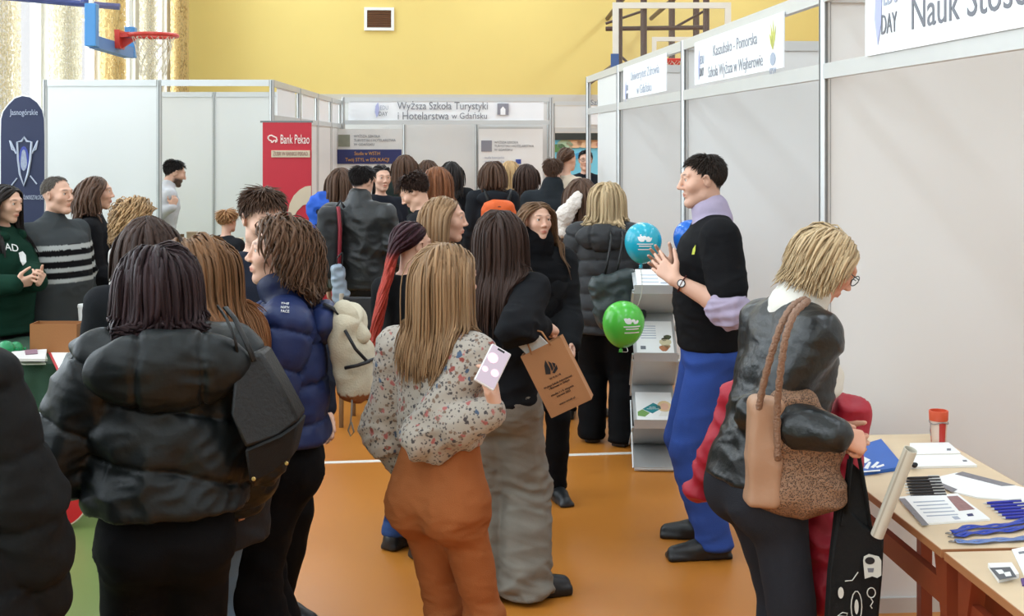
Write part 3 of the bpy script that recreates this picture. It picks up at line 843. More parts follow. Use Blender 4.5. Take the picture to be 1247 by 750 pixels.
        def push(X, off):
            for _ in range(2):
                d = dist(X); mk = d < off
                if not mk.any(): break
                e = .002; G = np.stack([dist(X + np.eye(3)[a] * e) - d for a in range(3)], 1); G /= np.linalg.norm(G, axis=1, keepdims=True) + 1e-9
                X = X + np.where(mk, np.minimum(off - d, .05), 0)[:, None] * G
            return X
        passed = np.zeros(m, bool)
        for k in range(S_ - 1):
            if style == 'short':
                tt = t + np.array((0, 0, -1.)) * .06 * k * .5
                tt = tt / np.linalg.norm(tt, axis=1, keepdims=True)
                cur = cur + tt * ds[:, None]; cur = push(cur, lay * .8)
                pts.append(cur.copy()); t = tt; continue
            h = ((cur - s.hc_) @ Rh) / s.hs
            if tie is not None:
                v = tiep - cur; D = np.linalg.norm(v, axis=1)
                passed |= D < .03
                tg = np.where(passed[:, None], g + Rh[:, 1] * -.25, v / (D[:, None] + 1e-9))
                t = t * .25 + tg * .9
            else:
                on = np.clip((h[:, 2] + .02) / .10, 0, 1)[:, None]
                t = t * (.55 * on + .25) + g * (.42 + .5 * (1 - on))
                if front_out:
                    fr = (h[:, 1] > .015) & (h[:, 2] < .075) & (np.abs(h[:, 0]) < .085)
                    t = t + np.where(fr[:, None], (np.stack([np.sign(h[:, 0] - part*.3) * 1.2, -.8 * np.ones(m), 0 * sgn], 1) @ Rh.T), 0)
            t /= np.linalg.norm(t, axis=1, keepdims=True) + 1e-9
            cur = cur + t * ds[:, None]
            off = lay + (.0 if k < 3 else .002)
            cur = push(cur, off)
            if front_out and tie is None:
                h = ((cur - s.hc_) @ Rh) / s.hs
                fr = (h[:, 1] > .01) & (h[:, 2] < .045) & (h[:, 2] > -.14) & (np.abs(h[:, 0]) < .070)
                h[:, 0] = np.where(fr, np.sign(h[:, 0] + 1e-6) * (.070 + .0 * h[:, 0]), h[:, 0])
                cur = np.where(fr[:, None], s.hc_ + (h * s.hs) @ Rh.T, cur)
            pts.append(cur.copy())
        Pn = np.stack(pts, 1)  # m,S,3
        S_ = Pn.shape[1]
        Pn[:, 1:-1] = .25 * Pn[:, :-2] + .5 * Pn[:, 1:-1] + .25 * Pn[:, 2:]
        T_ = np.gradient(Pn, axis=1); T_ /= np.linalg.norm(T_, axis=2, keepdims=True) + 1e-9
        axis = s.hc_ - Rh[:, 1] * .02 * s.hs
        O = Pn - axis; O[:, :, 2] = np.where(Pn[:, :, 2] < s.hc_[2] - .02, 0, O[:, :, 2])
        O = O - T_ * (O * T_).sum(2, keepdims=True); O /= np.linalg.norm(O, axis=2, keepdims=True) + 1e-9
        B = np.cross(T_, O)
        v = np.linspace(0, 1, S_)
        if wave or curl:
            ar = (np.arange(S_) * (L / S_) * wfreq * 6.28)[None, :] + phs[:, None] * (.5 if not curl else 1)
            ramp = np.clip(v * 2.2, 0, 1)[None, :]
            Pn = Pn + B * (wave * ramp * np.sin(ar))[:, :, None] + O * ((wave * .5 + curl) * ramp * (1 + np.cos(ar)))[:, :, None]
        wd = w * np.interp(v, [0, .12, .75, 1], [.55, 1, .9, .25])[None, :] * (.75 + .5 * rs.rand(m))[:, None]
        if style == 'short': wd = w * np.interp(v, [0, .3, 1], [.9, 1, .3])[None, :] * (.75 + .5 * rs.rand(m))[:, None]
        K = 3 if style == 'short' else 4
        ang = 2 * math.pi * np.arange(K) / K + math.pi / 2
        ring = Pn[:, :, None] + (B[:, :, None] * (np.cos(ang) * 1.0)[None, None, :, None] + O[:, :, None] * (np.sin(ang) * .42)[None, None, :, None]) * wd[:, :, None, None]
        V = ring.reshape(-1, 3)
        base = (np.arange(m) * S_ * K)[:, None, None] + (np.arange(S_ - 1) * K)[None, :, None]
        j = np.arange(K)[None, None, :]; j2 = (j + 1) % K
        Q = np.stack([base + j, base + j2, base + K + j2, base + K + j], -1).reshape(-1, 4)
        cv = 1 + col_var * (rs.rand(m) - .5) * 2
        C = np.repeat(cv, S_ * K)[:, None] * np.ones((1, 3))
        if tcol is not None: C = C * tcol(np.repeat(np.tile(v, m), K), s, V)
        me = np_mesh(name, V, Q); set_tint(me, np.clip(C, 0, 30))
        sv = np.zeros((m, S_, K, 3)); sv[..., 0] = (rs.rand(m) * 40)[:, None, None] + (np.cos(ang) * w * 55)[None, None, :]; sv[..., 1] = (np.arange(S_) * L / S_ * 8)[None, :, None] + (rs.rand(m) * 9)[:, None, None]
        set_vec(me, sv.reshape(-1, 3), 'strand')
        o = link(name, me, mat, s.root); s.parts[name] = o
        return o
def s_neck(s):
    q = (s.nb - s.Rt[:, 2] * .012 - s.hc_) @ s.Rh / s.hs
    return tuple(q)
HAIRLINE_F = ([0, 30, 52, 75, 95, 130, 180], [36, 34, 22, 2, -12, -28, -34])
HAIRLINE_M = ([0, 30, 48, 60, 75, 86, 96, 130, 180], [38, 37, 34, 22, 2, -18, -10, -46, -58])
# ------------------------------------------------------------------ the hall
X_EDGE = -0.86      # edge between the green side zone and the orange court
def floor_mat(name, c1, c2):
    m, nt, b = new_mat(name)
    tc = nd(nt, 'ShaderNodeTexCoord')
    n1 = nd(nt, 'ShaderNodeTexNoise'); n1.inputs['Scale'].default_value = 0.9; n1.inputs['Detail'].default_value = 5
    nt.links.new(tc.outputs['Object'], n1.inputs['Vector'])
    n2 = nd(nt, 'ShaderNodeTexNoise'); n2.inputs['Scale'].default_value = 420; nt.links.new(tc.outputs['Object'], n2.inputs['Vector'])
    c = mixc(nt, c1, c2, n1.outputs[0])
    c = mixc(nt, c, [x * 0.8 for x in c1], mul(nt, n2.outputs[0], 0.18))
    nt.links.new(c, b.inputs['Base Color'])
    b.inputs['Roughness'].default_value = 0.34; b.inputs['Specular IOR Level'].default_value = 0.35
    bp = nd(nt, 'ShaderNodeBump'); bp.inputs['Strength'].default_value = 0.05; bp.inputs['Distance'].default_value = 0.003
    nt.links.new(n2.outputs[0], bp.inputs['Height']); nt.links.new(bp.outputs[0], b.inputs['Normal'])
    return m
def mul(nt, s, k):
    n = nd(nt, 'ShaderNodeMath', operation='MULTIPLY'); nt.links.new(s, n.inputs[0]); n.inputs[1].default_value = k
    return n.outputs[0]
ORANGE = floor_mat('orange_sports_floor', srgb(196, 126, 50), srgb(186, 114, 40))
GREEN = floor_mat('green_sports_floor', srgb(116, 130, 74), srgb(106, 120, 66))
LINE = plain('white_court_line', srgb(240, 235, 225), .4)
m = MB(); m.box(((X_EDGE + RIGHT_X) / 2, (FAR_Y + BACK_Y) / 2, -.05), (RIGHT_X - X_EDGE, FAR_Y - BACK_Y, .1)); m.build('floor', ORANGE, kind='structure')
m = MB(); m.box(((X_EDGE + LEFT_X) / 2, (FAR_Y + BACK_Y) / 2, -.05), (X_EDGE - LEFT_X, FAR_Y - BACK_Y, .1)); m.build('floor_side_zone', GREEN, kind='structure')
m = MB(); m.box((X_EDGE, (FAR_Y + BACK_Y) / 2, .001), (.05, FAR_Y - BACK_Y, .002)); m.build('trim_1', LINE, kind='structure')
a, b_ = gr(360, 1.89 * FPX / (564.5 - 171)), gr(1000, 1.89 * FPX / (544.5 - 171))
u_ = unit_ = (b_ - a) / np.linalg.norm(b_ - a); nrm_ = np.array((-u_[1], u_[0], 0)) * .025
a = a - u_ * ((a[0] - X_EDGE) / u_[0]); b_ = b_ + u_ * 4
m = MB(); m.prism([a - nrm_, b_ - nrm_, b_ + nrm_, a + nrm_], (0, 0, .002)); m.build('trim_2', LINE, kind='structure')
YELLOW = plain('yellow_painted_wall', srgb(232, 206, 124), .6, var=.03, vscale=1.2, bump=.05, bscale=90)
DADO = plain('pale_dado_wall', srgb(206, 200, 190), .5, var=.03)
WHITE_W = plain('white_plaster', srgb(226, 222, 214), .7, var=.03)
DADO_Z = 1.89 + 56 * FAR_Y / FPX
m = MB(); m.box(((LEFT_X + RIGHT_X) / 2, FAR_Y + .1, (DADO_Z + CEIL_Z) / 2), (RIGHT_X - LEFT_X, .2, CEIL_Z - DADO_Z)); m.build('wall_far', YELLOW, kind='structure')
m = MB(); m.box(((LEFT_X + RIGHT_X) / 2, FAR_Y + .09, DADO_Z / 2), (RIGHT_X - LEFT_X, .22, DADO_Z)); m.build('wall_far_dado', DADO, kind='structure')
m = MB(); m.box((RIGHT_X + .1, (FAR_Y + BACK_Y) / 2, CEIL_Z / 2), (.2, FAR_Y - BACK_Y, CEIL_Z)); m.build('wall_right', plain('right_wall_paint', srgb(228, 226, 220), .6), kind='structure')
m = MB(); m.box(((LEFT_X + RIGHT_X) / 2, BACK_Y - .1, CEIL_Z / 2), (RIGHT_X - LEFT_X, .2, CEIL_Z)); m.build('wall_back', plain('back_wall_paint', srgb(226, 222, 212), .6), kind='structure')
m = MB(); m.box(((LEFT_X + RIGHT_X) / 2, (FAR_Y + BACK_Y) / 2, CEIL_Z + .1), (RIGHT_X - LEFT_X, FAR_Y - BACK_Y, .2)); m.build('ceiling', plain('ceiling_paint', srgb(236, 234, 228), .8), kind='structure')
# left wall: sill, head and piers around real window openings
m = MB(); SILL, HEAD = 1.3, 6.7
m.box((LEFT_X - .12, (FAR_Y + BACK_Y) / 2, SILL / 2), (.24, FAR_Y - BACK_Y, SILL)); m.box((LEFT_X - .12, (FAR_Y + BACK_Y) / 2, (HEAD + CEIL_Z) / 2), (.24, FAR_Y - BACK_Y, CEIL_Z - HEAD))
e_ = [BACK_Y] + [v for wv in WIN_Y for v in wv] + [FAR_Y]
for i in range(0, len(e_), 2): m.box((LEFT_X - .12, (e_[i] + e_[i+1]) / 2, (SILL + HEAD) / 2), (.24, e_[i+1] - e_[i], HEAD - SILL))
m.build('wall_left', WHITE_W, kind='structure')
FRAME = plain('white_window_frame', srgb(235, 235, 232), .4)
gm, nt, b = new_mat('window_glass')
tr = nd(nt, 'ShaderNodeBsdfTransparent'); gl = nd(nt, 'ShaderNodeBsdfGlossy'); gl.inputs['Roughness'].default_value = .02
mx = nd(nt, 'ShaderNodeMixShader'); mx.inputs[0].default_value = .06
nt.links.new(tr.outputs[0], mx.inputs[1]); nt.links.new(gl.outputs[0], mx.inputs[2]); nt.links.new(mx.outputs[0], nt.nodes['Material Output'].inputs[0])
GLASS = gm
for i, (y0, y1) in enumerate(WIN_Y):
    root = empty('window_%d' % (i + 1), (LEFT_X - .12, (y0 + y1) / 2, SILL)); root['kind'] = 'structure'
    wd = y1 - y0; hh = HEAD - SILL
    f = MB()
    for s_ in (-1, 1): f.box((0, s_ * (wd / 2 - .04), hh / 2), (.08, .08, hh))
    f.box((0, 0, .04), (.08, wd - .16, .08)); f.box((0, 0, hh - .04), (.08, wd - .16, .08)); f.box((0, 0, hh * .45), (.06, wd - .16, .06))
    f.box((0, 0, hh / 2), (.06, .06, hh - .16))
    f.build('window_frame', FRAME, root)
    for s_ in (-1, 1):
        for z0, z1 in ((.08, hh * .45 - .03), (hh * .45 + .03, hh - .08)):
            p = MB(); p.box((0, s_ * (wd / 4 - .01), (z0 + z1) / 2), (.006, wd / 2 - .1, z1 - z0)); p.build('pane', GLASS, root)
# curtains in front of the piers: corrugated, half transparent net cloth
def curtain_mat(name, c1, c2, hole):
    m, nt, b = new_mat(name)
    tc = nd(nt, 'ShaderNodeTexCoord'); mp = nd(nt, 'ShaderNodeMapping'); mp.inputs['Scale'].default_value = (1, 1, .55)
    nt.links.new(tc.outputs['Object'], mp.inputs[0])
    v = nd(nt, 'ShaderNodeTexVoronoi'); v.inputs['Scale'].default_value = 34; nt.links.new(mp.outputs[0], v.inputs['Vector'])
    n = nd(nt, 'ShaderNodeTexNoise'); n.inputs['Scale'].default_value = 7; mp2 = nd(nt, 'ShaderNodeMapping'); mp2.inputs['Scale'].default_value = (1, 1, .05); nt.links.new(tc.outputs['Object'], mp2.inputs[0]); nt.links.new(mp2.outputs[0], n.inputs['Vector'])
    c = mixc(nt, c1, c2, n.outputs[0]); nt.links.new(c, b.inputs['Base Color']); b.inputs['Roughness'].default_value = .9
    tl = nd(nt, 'ShaderNodeBsdfTranslucent'); nt.links.new(c, tl.inputs[0])
    m1 = nd(nt, 'ShaderNodeMixShader'); m1.inputs[0].default_value = .22; nt.links.new(b.outputs[0], m1.inputs[1]); nt.links.new(tl.outputs[0], m1.inputs[2])
    t = nd(nt, 'ShaderNodeBsdfTransparent'); m2 = nd(nt, 'ShaderNodeMixShader')
    gt = nd(nt, 'ShaderNodeMath', operation='GREATER_THAN'); nt.links.new(v.outputs['Distance'], gt.inputs[0]); gt.inputs[1].default_value = hole
    k = mul(nt, gt.outputs[0], .75)
    nt.links.new(k, m2.inputs[0]); nt.links.new(m1.outputs[0], m2.inputs[1]); nt.links.new(t.outputs[0], m2.inputs[2])
    nt.links.new(m2.outputs[0], nt.nodes['Material Output'].inputs[0])
    return m
CUR = [curtain_mat('beige_net_curtain', srgb(206, 184, 140), srgb(236, 226, 200), .40), curtain_mat('gold_curtain', srgb(196, 160, 92), srgb(226, 202, 150), .60), curtain_mat('cream_curtain', srgb(212, 198, 164), srgb(232, 224, 204), .48)]
rs = np.random.RandomState(4)
cur_y = [(11.7, 12.9), (13.0, 14.1), (14.4, 15.6), (16.9, 18.3), (19.6, 21.0), (22.3, 23.6), (25.1, 26.6)]
place_ = ['nearest the flag banner', 'second from the flag banner', 'third from the flag banner', 'above the wide white booth panel', 'behind the blue backboard', 'behind the red basketball rim', 'in the corner by the yellow wall']
kind_ = [0, 1, 0, 2, 1, 2, 1]
for i, (y0, y1) in enumerate(cur_y):
    n = int((y1 - y0) / .02); yy = np.linspace(y0, y1, n)
    ph = rs.rand() * 6
    P = np.zeros((n, 12, 3))
    for j, z in enumerate(np.linspace(.3, 6.8, 12)):
        P[:, j, 0] = LEFT_X + .16 + (.05 + .012 * np.sin(yy * 5 + ph)) * np.sin(yy * 2 * math.pi / .15 + ph + .3 * np.sin(z * .8))
        P[:, j, 1] = yy + .02 * np.sin(z * 1.3 + ph); P[:, j, 2] = z
    m = MB(); m.grid(P)
    m.build('curtain', CUR[kind_[i]], smooth='all', label='%s curtain hanging on the window wall, %s' % (['beige patterned net', 'golden yellow', 'pale cream'][kind_[i]], place_[i]), cat='curtain', group='curtains on the window wall')
# wall vent
VZ = lambda py, d: CH + (HORIZON - py) * d / FPX
p = at(462, 24, FAR_Y)
r = empty('wall_vent', (p[0], FAR_Y, p[2]), 0, 'small brown louvred vent in a white frame high on the yellow wall', 'vent')
m = MB(); sx, sz = 36 * FAR_Y / FPX, 28 * FAR_Y / FPX
for s_ in (-1, 1): m.box((s_ * (sx / 2 - .03), -.03, 0), (.06, .06, sz)); m.box((0, -.03, s_ * (sz / 2 - .03)), (sx - .12, .06, .06))
m.build('frame', FRAME, r)
m = MB(); m.box((0, -.008, 0), (sx - .12, .012, sz - .12)); m.build('backing', plain('vent_dark', srgb(92, 62, 44), .6), r)
for k in range(9):
    m = MB(); m.box((0, -.03, -sz/2 + .085 + k * (sz - .17) / 8), (sx - .12, .03, .022), rx(.5)); m.build('slat', plain('vent_brown', srgb(120, 84, 62), .5), r)
# ------------------------------------------------------------------ basketball goals
BLUE = plain('blue_goal_paint', srgb(72, 140, 200), .4); RED = plain('red_rim_paint', srgb(206, 60, 48), .4); DARKST = plain('dark_steel', srgb(84, 60, 50), .5); WFR = plain('white_frame_paint', srgb(232, 228, 216), .4)
def glass_board(): 
    g, nt, b = new_mat('clear_backboard'); 
    tr = nd(nt, 'ShaderNodeBsdfTransparent'); gl = nd(nt, 'ShaderNodeBsdfGlossy'); gl.inputs['Roughness'].default_value = .05
    mx = nd(nt, 'ShaderNodeMixShader'); mx.inputs[0].default_value = .05
    nt.links.new(tr.outputs[0], mx.inputs[1]); nt.links.new(gl.outputs[0], mx.inputs[2]); nt.links.new(mx.outputs[0], nt.nodes['Material Output'].inputs[0]); return g
CLEAR = glass_board()
NETM = plain('net_cord', srgb(214, 204, 184), .8)
def net(mb, c, r0, r1, h, n=12, rows=6):
    for k in range(n):
        for sgn in (-1, 1):
            pts = []
            for j in range(rows + 1):
                t = j / rows; a_ = 2 * math.pi * (k + sgn * j * .5) / n; r_ = r0 + (r1 - r0) * t ** .7
                pts.append((c[0] + r_ * math.cos(a_), c[1] + r_ * math.sin(a_), c[2] - h * t))
            mb.tube(pts, .004, 4)
# left goal, seen almost edge-on; board plane turned towards the right
g0 = at(137, 43, 13.4)
r = empty('basketball_goal', g0, 0, 'blue padded basketball goal with a red rim on the window side', 'basketball goal')
no = np.array((1.0, 0, 0)); tg = np.array((0, 1.0, 0))
Rg = np.stack([tg, no, np.array((0, 0, 1.0))], 1)
def gl_(x, y, z): return Rg @ np.array((x, y, z), float)
zb, zt, hw = -.18, .87, .9
BLUE_D = plain('dark_blue_pad', srgb(66, 78, 140), .5)
for s_, z1 in ((-1, .24), (1, .16)):
    m = MB(); m.box(gl_(s_ * (hw - .05), 0, (zb + z1) / 2), (.14, .11, z1 - zb), Rg); m.build('edge_pad', BLUE, r, bevel=.01)
    m = MB(); m.box(gl_(s_ * (hw - .03), 0, (z1 + zt) / 2), (.05, .04, zt - z1), Rg); m.build('side_frame', WFR, r)
m = MB(); m.box(gl_(0, 0, zb + .05), (2 * hw - .26, .10, .12), Rg); m.build('lower_pad', plain('mid_blue_pad', srgb(86, 130, 186), .5), r)
m = MB(); m.box(gl_(0, 0, zt - .03), (2 * hw - .2, .04, .06), Rg); m.build('top_frame', WFR, r)
m = MB(); m.box(gl_(0, 0, (zb + zt) / 2 + .04), (2 * hw - .26, .012, zt - zb - .2), Rg); m.build('backboard', CLEAR, r)
rim_c = gl_(0, .42, -.0)
m = MB(); a_ = np.linspace(0, 2 * math.pi, 37)[:-1]
m.tube(np.stack([rim_c[0] + .245 * np.cos(a_), rim_c[1] + .245 * np.sin(a_), np.full(36, rim_c[2])], 1), .022, 8, closed=True)
m.prism([gl_(-.14, .05, .05), gl_(.14, .05, .05), gl_(.11, .05, -.14), gl_(-.11, .05, -.14)], no * .05)
m.prism([gl_(-.11, .08, -.03), gl_(.11, .08, -.03), gl_(.1, .2, -.02), gl_(-.1, .2, -.02)], (0, 0, .05)); m.prism([gl_(-.02, .1, -.14), gl_(-.02, .26, -.03), gl_(-.02, .1, -.03)], tg * .04)
m.build('rim', RED, r, smooth=True)
m = MB(); net(m, rim_c, .225, .13, .42); o = m.build('net', NETM, r)
for q in (-.5, .5):
    m = MB(); m.tube([gl_(q, -.04, .35), gl_(q, -.7, .40), gl_(q, -1.3, .45)], .035, 8); m.build('bracket', BLUE_D, r)
m = MB(); m.tube([gl_(-.86, -.06, .25), gl_(-.86, -.06, .95)], .05, 8); m.build('hanger', BLUE_D, r)
# far goals on brackets from the yellow wall
def far_goal(px0, px1, pytop, d, label, thick, rimred, hgt=1.05):
    a0, a1 = at(px0, pytop, d), at(px1, pytop, d)
    w_ = np.linalg.norm(a1 - a0); c = (a0 + a1) / 2; Rr = np.stack([(a1 - a0) / w_, np.array((-(a1 - a0)[1], (a1 - a0)[0], 0)) / w_, (0, 0, 1.0)], 1)
    r = empty('basketball_goal', c, 0, label, 'basketball goal')
    L = lambda x, y, z: Rr @ np.array((x, y, z), float)
    m = MB()
    for s_ in (-1, 1): m.box(L(s_ * (w_ / 2 - thick / 2), 0, -hgt / 2), (thick, .05, hgt), Rr)
    m.box(L(0, 0, -thick / 2), (w_ - 2 * thick, .05, thick), Rr); m.box(L(0, 0, -hgt + thick / 2), (w_ - 2 * thick, .05, thick), Rr)
    m.build('board_frame', WFR, r)
    m = MB(); m.box(L(0, 0, -hgt / 2), (w_ - 2 * thick, .012, hgt - 2 * thick), Rr); m.build('backboard', CLEAR, r)
    for s_ in (-1, 1): m = MB(); m.box(L(s_ * (w_/2 - .03), -.04, -hgt + .12), (.12, .05, .30), Rr); m.build('edge_pad', plain('pad_blue', srgb(66, 96, 150), .6), r)
    rc = L(0, -.40, -hgt + .15); a_ = np.linspace(0, 2 * math.pi, 33)[:-1]
    m = MB(); m.tube(np.stack([rc[0] + .23 * np.cos(a_), rc[1] + .23 * np.sin(a_), np.full(32, rc[2])], 1), .016, 8, closed=True)
    m.box(L(0, -.1, -hgt + .13), (.2, .16, .06), Rr); m.build('rim', RED, r, smooth=True)
    m = MB(); net(m, rc, .22, .13, .4); m.build('net', NETM, r)
    return r, L, w_
r, L, w_ = far_goal(746, 890, 3, 19.4, 'large white framed basketball goal with dark steel brackets on the yellow wall', .09, True)
yb = FAR_Y - r.location[1]
for x in (-.45 * w_ + .02, -.02 - .22 * w_, .30 * w_):
    m = MB(); m.tube([L(x, .10, .9), L(x, .10, -1.7)], .05, 8); m.build('post', DARKST, r)
m = MB(); m.tube([L(-.55 * w_, .22, -.38), L(.30 * w_, .22, -.36)], .035, 8); m.build('cross_bar', DARKST, r)
for x0, z0, x1, z1 in ((-.55, -.3, -.22, -.1), (-.48, -.7, -.24, -1.1), (.3, -.1, .0, -.4)):
    m = MB(); m.tube([L(x0 * w_, .22, z0), L(x1 * w_, .22, z1)], .02, 6); m.build('brace', DARKST, r)
m = MB(); m.tube([L(-.22 * w_, .12, .5), L(-.22 * w_, yb - .02, .5)], .045, 8); m.tube([L(.30 * w_, .12, .5), L(.30 * w_, yb - .02, .5)], .045, 8); m.tube([L(-.45*w_, .12, -.9), L(-.45*w_, yb - .02, -.9)], .04, 8); m.build('wall_arm', DARKST, r)
r, L, w_ = far_goal(794, 870, 45, 23.6, 'smaller white framed basketball goal with a red rim behind the near booth frames', .08, True, 1.0)
yb = FAR_Y - r.location[1]
for x in (-.2, .25):
    m = MB(); m.tube([L(x, .08, .9), L(x, .08, -1.3)], .06, 8); m.tube([L(x, .1, -.5), L(x, yb - .02, -.5)], .045, 8); m.build('post', DARKST, r)
# ------------------------------------------------------------------ exhibition booths
PANEL = plain('white_booth_panel', srgb(226, 226, 224), .45, var=.012, vscale=1.5)
ALU = plain('aluminium_profile', srgb(206, 207, 206), .38, metal=.35, var=.03)
ALU_D = plain('profile_groove', srgb(120, 122, 122), .5, metal=.3)
SIGN = plain('white_sign_board', srgb(244, 245, 247), .5, var=.01)
INK = plain('grey_sign_ink', srgb(116, 118, 126), .6); INK_L = plain('pale_sign_ink', srgb(168, 176, 192), .6); INK_M = plain('mid_sign_ink', srgb(146, 148, 156), .6); INK_P = plain('lilac_sign_ink', srgb(178, 182, 222), .6)
BH = 2.5
def post(x, y, parent, h=BH, r=.022, z0=0):
    m = MB(); pts = []
    for k in range(8):
        a_ = math.pi / 8 + k * math.pi / 4; pts.append((x + r * math.cos(a_), y + r * math.sin(a_), z0))
    m.prism(pts, (0, 0, h))
    o = m.build('post', ALU, parent)
    g = MB()
    for a_ in (0, 90, 180, 270):
        c, s_ = math.cos(a_ * D2R), math.sin(a_ * D2R)
        g.box((x + c * r * .93, y + s_ * r * .93, z0 + h / 2), (.006 if abs(c) > .5 else .009, .006 if abs(s_) > .5 else .009, h - .01))
    g.build('groove', ALU_D, o)
    return o
def rail(p, q, z, parent, hgt=.06, wd=.03, name='rail'):
    p, q = np.array(p, float), np.array(q, float); d_ = q - p; L = np.hypot(*d_); a_ = math.atan2(d_[1], d_[0])
    m = MB(); m.box((*((p + q) / 2), z), (L - .046, wd, hgt), rz(a_)); return m.build(name, ALU, parent)
def panel(p, q, z0, z1, parent, mat=None, th=.006, name='panel', label=None):
    p, q = np.array(p, float), np.array(q, float); d_ = q - p; L = np.hypot(*d_); a_ = math.atan2(d_[1], d_[0])
    m = MB(); m.box((*((p + q) / 2), (z0 + z1) / 2), (L - .03, th, z1 - z0), rz(a_)); return m.build(name, mat or PANEL, parent, label=label)
def bay_wall(p, q, parent, n=1, z1=BH):
    """wall of n panels between profiles"""
    p, q = np.array(p, float), np.array(q, float)
    for i in range(n):
        a_, b = p + (q - p) * i / n, p + (q - p) * (i + 1) / n
        panel(a_, b, .06, z1 - .06, parent); rail(a_, b, .03, parent); rail(a_, b, z1 - .03, parent)
        if i: post(*a_, parent, z1)
# --- right row: fascia line at X = W1, dividers behind it
W1 = 1.618
RX = W1 + 2.9
def ypx(px): return W1 / math.tan(YAW + math.atan((px - 623.5) / FPX))
PY = [2.35] + [ypx(v) for v in (1004.5, 833.5, 754.5, 716.5)]
OUT = np.stack([(0, -1.0, 0), (0, 0, 1.0), (-1.0, 0, 0)], 1)   # reading direction towards the viewer for boards facing -X
FZ0, FZ1 = 2.135, BH
def logo_day(org, R, k, parent):
    """faded fair logo: leaf shape and the letters EDU DAY"""
    org = np.array(org)
    m = MB()
    for s_, c in ((0, .0),):
        pts = [(0, -.11), (.028, -.05), (.034, .03), (.02, .11), (-.016, .06), (-.026, -.03)]
        m.prism([org + R @ np.array((x * k, y * k, .0005)) for x, y in pts], R @ np.array((0, 0, .001)))
    m.build('logo_mark', INK_P, parent)
    text('lettering', 'EDU', .085 * k, org + R @ np.array((.045 * k, .03 * k, .001)), R, INK_L, parent, width=.115 * k)
    text('lettering', 'DAY', .085 * k, org + R @ np.array((.025 * k, -.055 * k, .001)), R, INK, parent, width=.125 * k)
bays = []
lab = ['nearest white booth on the right with the table under its fascia', 'white booth bay on the right behind the man in the black t-shirt', 'third white booth bay along the right side aisle', 'farthest open booth frame at the end of the right row']
for i in range(4):
    y0, y1 = PY[i], PY[i + 1]
    r = empty('exhibition_booth', (0, 0, 0), 0, lab[i], 'booth'); bays.append(r)
    post(W1, y1, r)
    if i == 0: post(W1, y0, r)
    rail((W1, y0), (W1, y1), BH - .03, r); rail((W1, y0), (W1, y1), FZ0 + .03, r, name='lower_rail')
    if i < 3: bay_wall((W1, y1), (RX, y1), r, 3)
    bay_wall((RX, y0), (RX, y1), r, 3)
    post(RX, y1, r)
# end wall of the third bay, seen between the farthest posts
panel((W1, ypx(728)), (W1, ypx(751)), .06, BH - .06, bays[3])
def fascia(i, ya, yb, lines, sizes, parent, right_logo=False, logo=True, h=(FZ0 + .055, BH - .06)):
    """board hung on the fascia frame between ya (far, reading start) and yb (near)"""
    m = MB(); m.box((W1 - .022, (ya + yb) / 2, (h[0] + h[1]) / 2), (.006, abs(ya - yb), h[1] - h[0])); o = m.build('sign_board', SIGN, parent)
    return o
zc = (FZ0 + BH) / 2
# bay 1: wide sign
ya, yb = ypx(1062), ypx(1062) - 2.1
o = fascia(0, ya, yb, None, None, bays[0], h=(FZ0 + .055, BH + .02))
x_ = W1 - .0262
logo_day((x_, ya - .13, zc + .03), OUT, 1.15, o)
tx = ypx(1118)
text('lettering', 'Sopocka Akademia', .155, (x_, tx, zc + .155), OUT, INK, o, width=1.32)
text('lettering', 'Nauk Stosowanych', .155, (x_, tx, zc - .022), OUT, INK, o, width=1.32)
# bay 2
ya, yb = ypx(851), ypx(961)
o = fascia(1, ya, yb, None, None, bays[1], h=(FZ0 + .075, BH - .045))
logo_day((x_, ya - .12, zc - .0), OUT, .8, o)
text('lettering', 'Kaszubsko - Pomorska', .085, (x_, (ypx(876) + ypx(926)) / 2, zc + .055), OUT, INK_M, o, align='CENTER', width=.90)
text('lettering', 'Szkoła Wyższa w Wejherowie', .085, (x_, (ypx(870) + ypx(933)) / 2, zc - .055), OUT, INK_M, o, align='CENTER', width=1.12)
yl = ypx(948)
m = MB()
for k, (ang, ln) in enumerate(((-35, .10), (-15, .125), (5, .14), (25, .12))):
    c, s_ = math.sin(ang * D2R), math.cos(ang * D2R); b = np.array((x_, yl, zc - .02))
    P = [b + OUT @ np.array((u * s_ * .014 + c * t * ln, t * ln * s_ - u * c * .014, 0)) for t, u in ((0, 0), (.5, -1), (1, 0), (.5, 1))]
    m.prism(P, (-.001, 0, 0))
m.build('leaf_emblem', plain('leaf_green', srgb(206, 206, 110), .6), o)
m = MB(); b = np.array((x_, yl, zc - .06)); m.prism([b + OUT @ np.array((.045 * math.cos(q), .03 * math.sin(q), 0)) for q in np.linspace(0, 6.28, 13)[:-1]], (-.001, 0, 0)); m.build('emblem_base', INK_L, o)
text('lettering', 'KPSW', .04, (x_, yl, zc - .115), OUT, INK_L, o, align='CENTER')
# bay 3
ya, yb = ypx(763), ypx(816)
o = fascia(2, ya, yb, None, None, bays[2], h=(FZ0 + .075, BH - .045))
logo_day((x_, ya - .12, zc - .05), OUT, .75, o)
text('lettering', 'Uniwersytet Zdrowia', .09, (x_, (ya + yb) / 2 - .05, zc + .05), OUT, INK_L, o, align='CENTER', width=1.15)
text('lettering', 'w Gdańsku', .09, (x_, (ya + yb) / 2 - .05, zc - .06), OUT, INK_L, o, align='CENTER', width=.6)
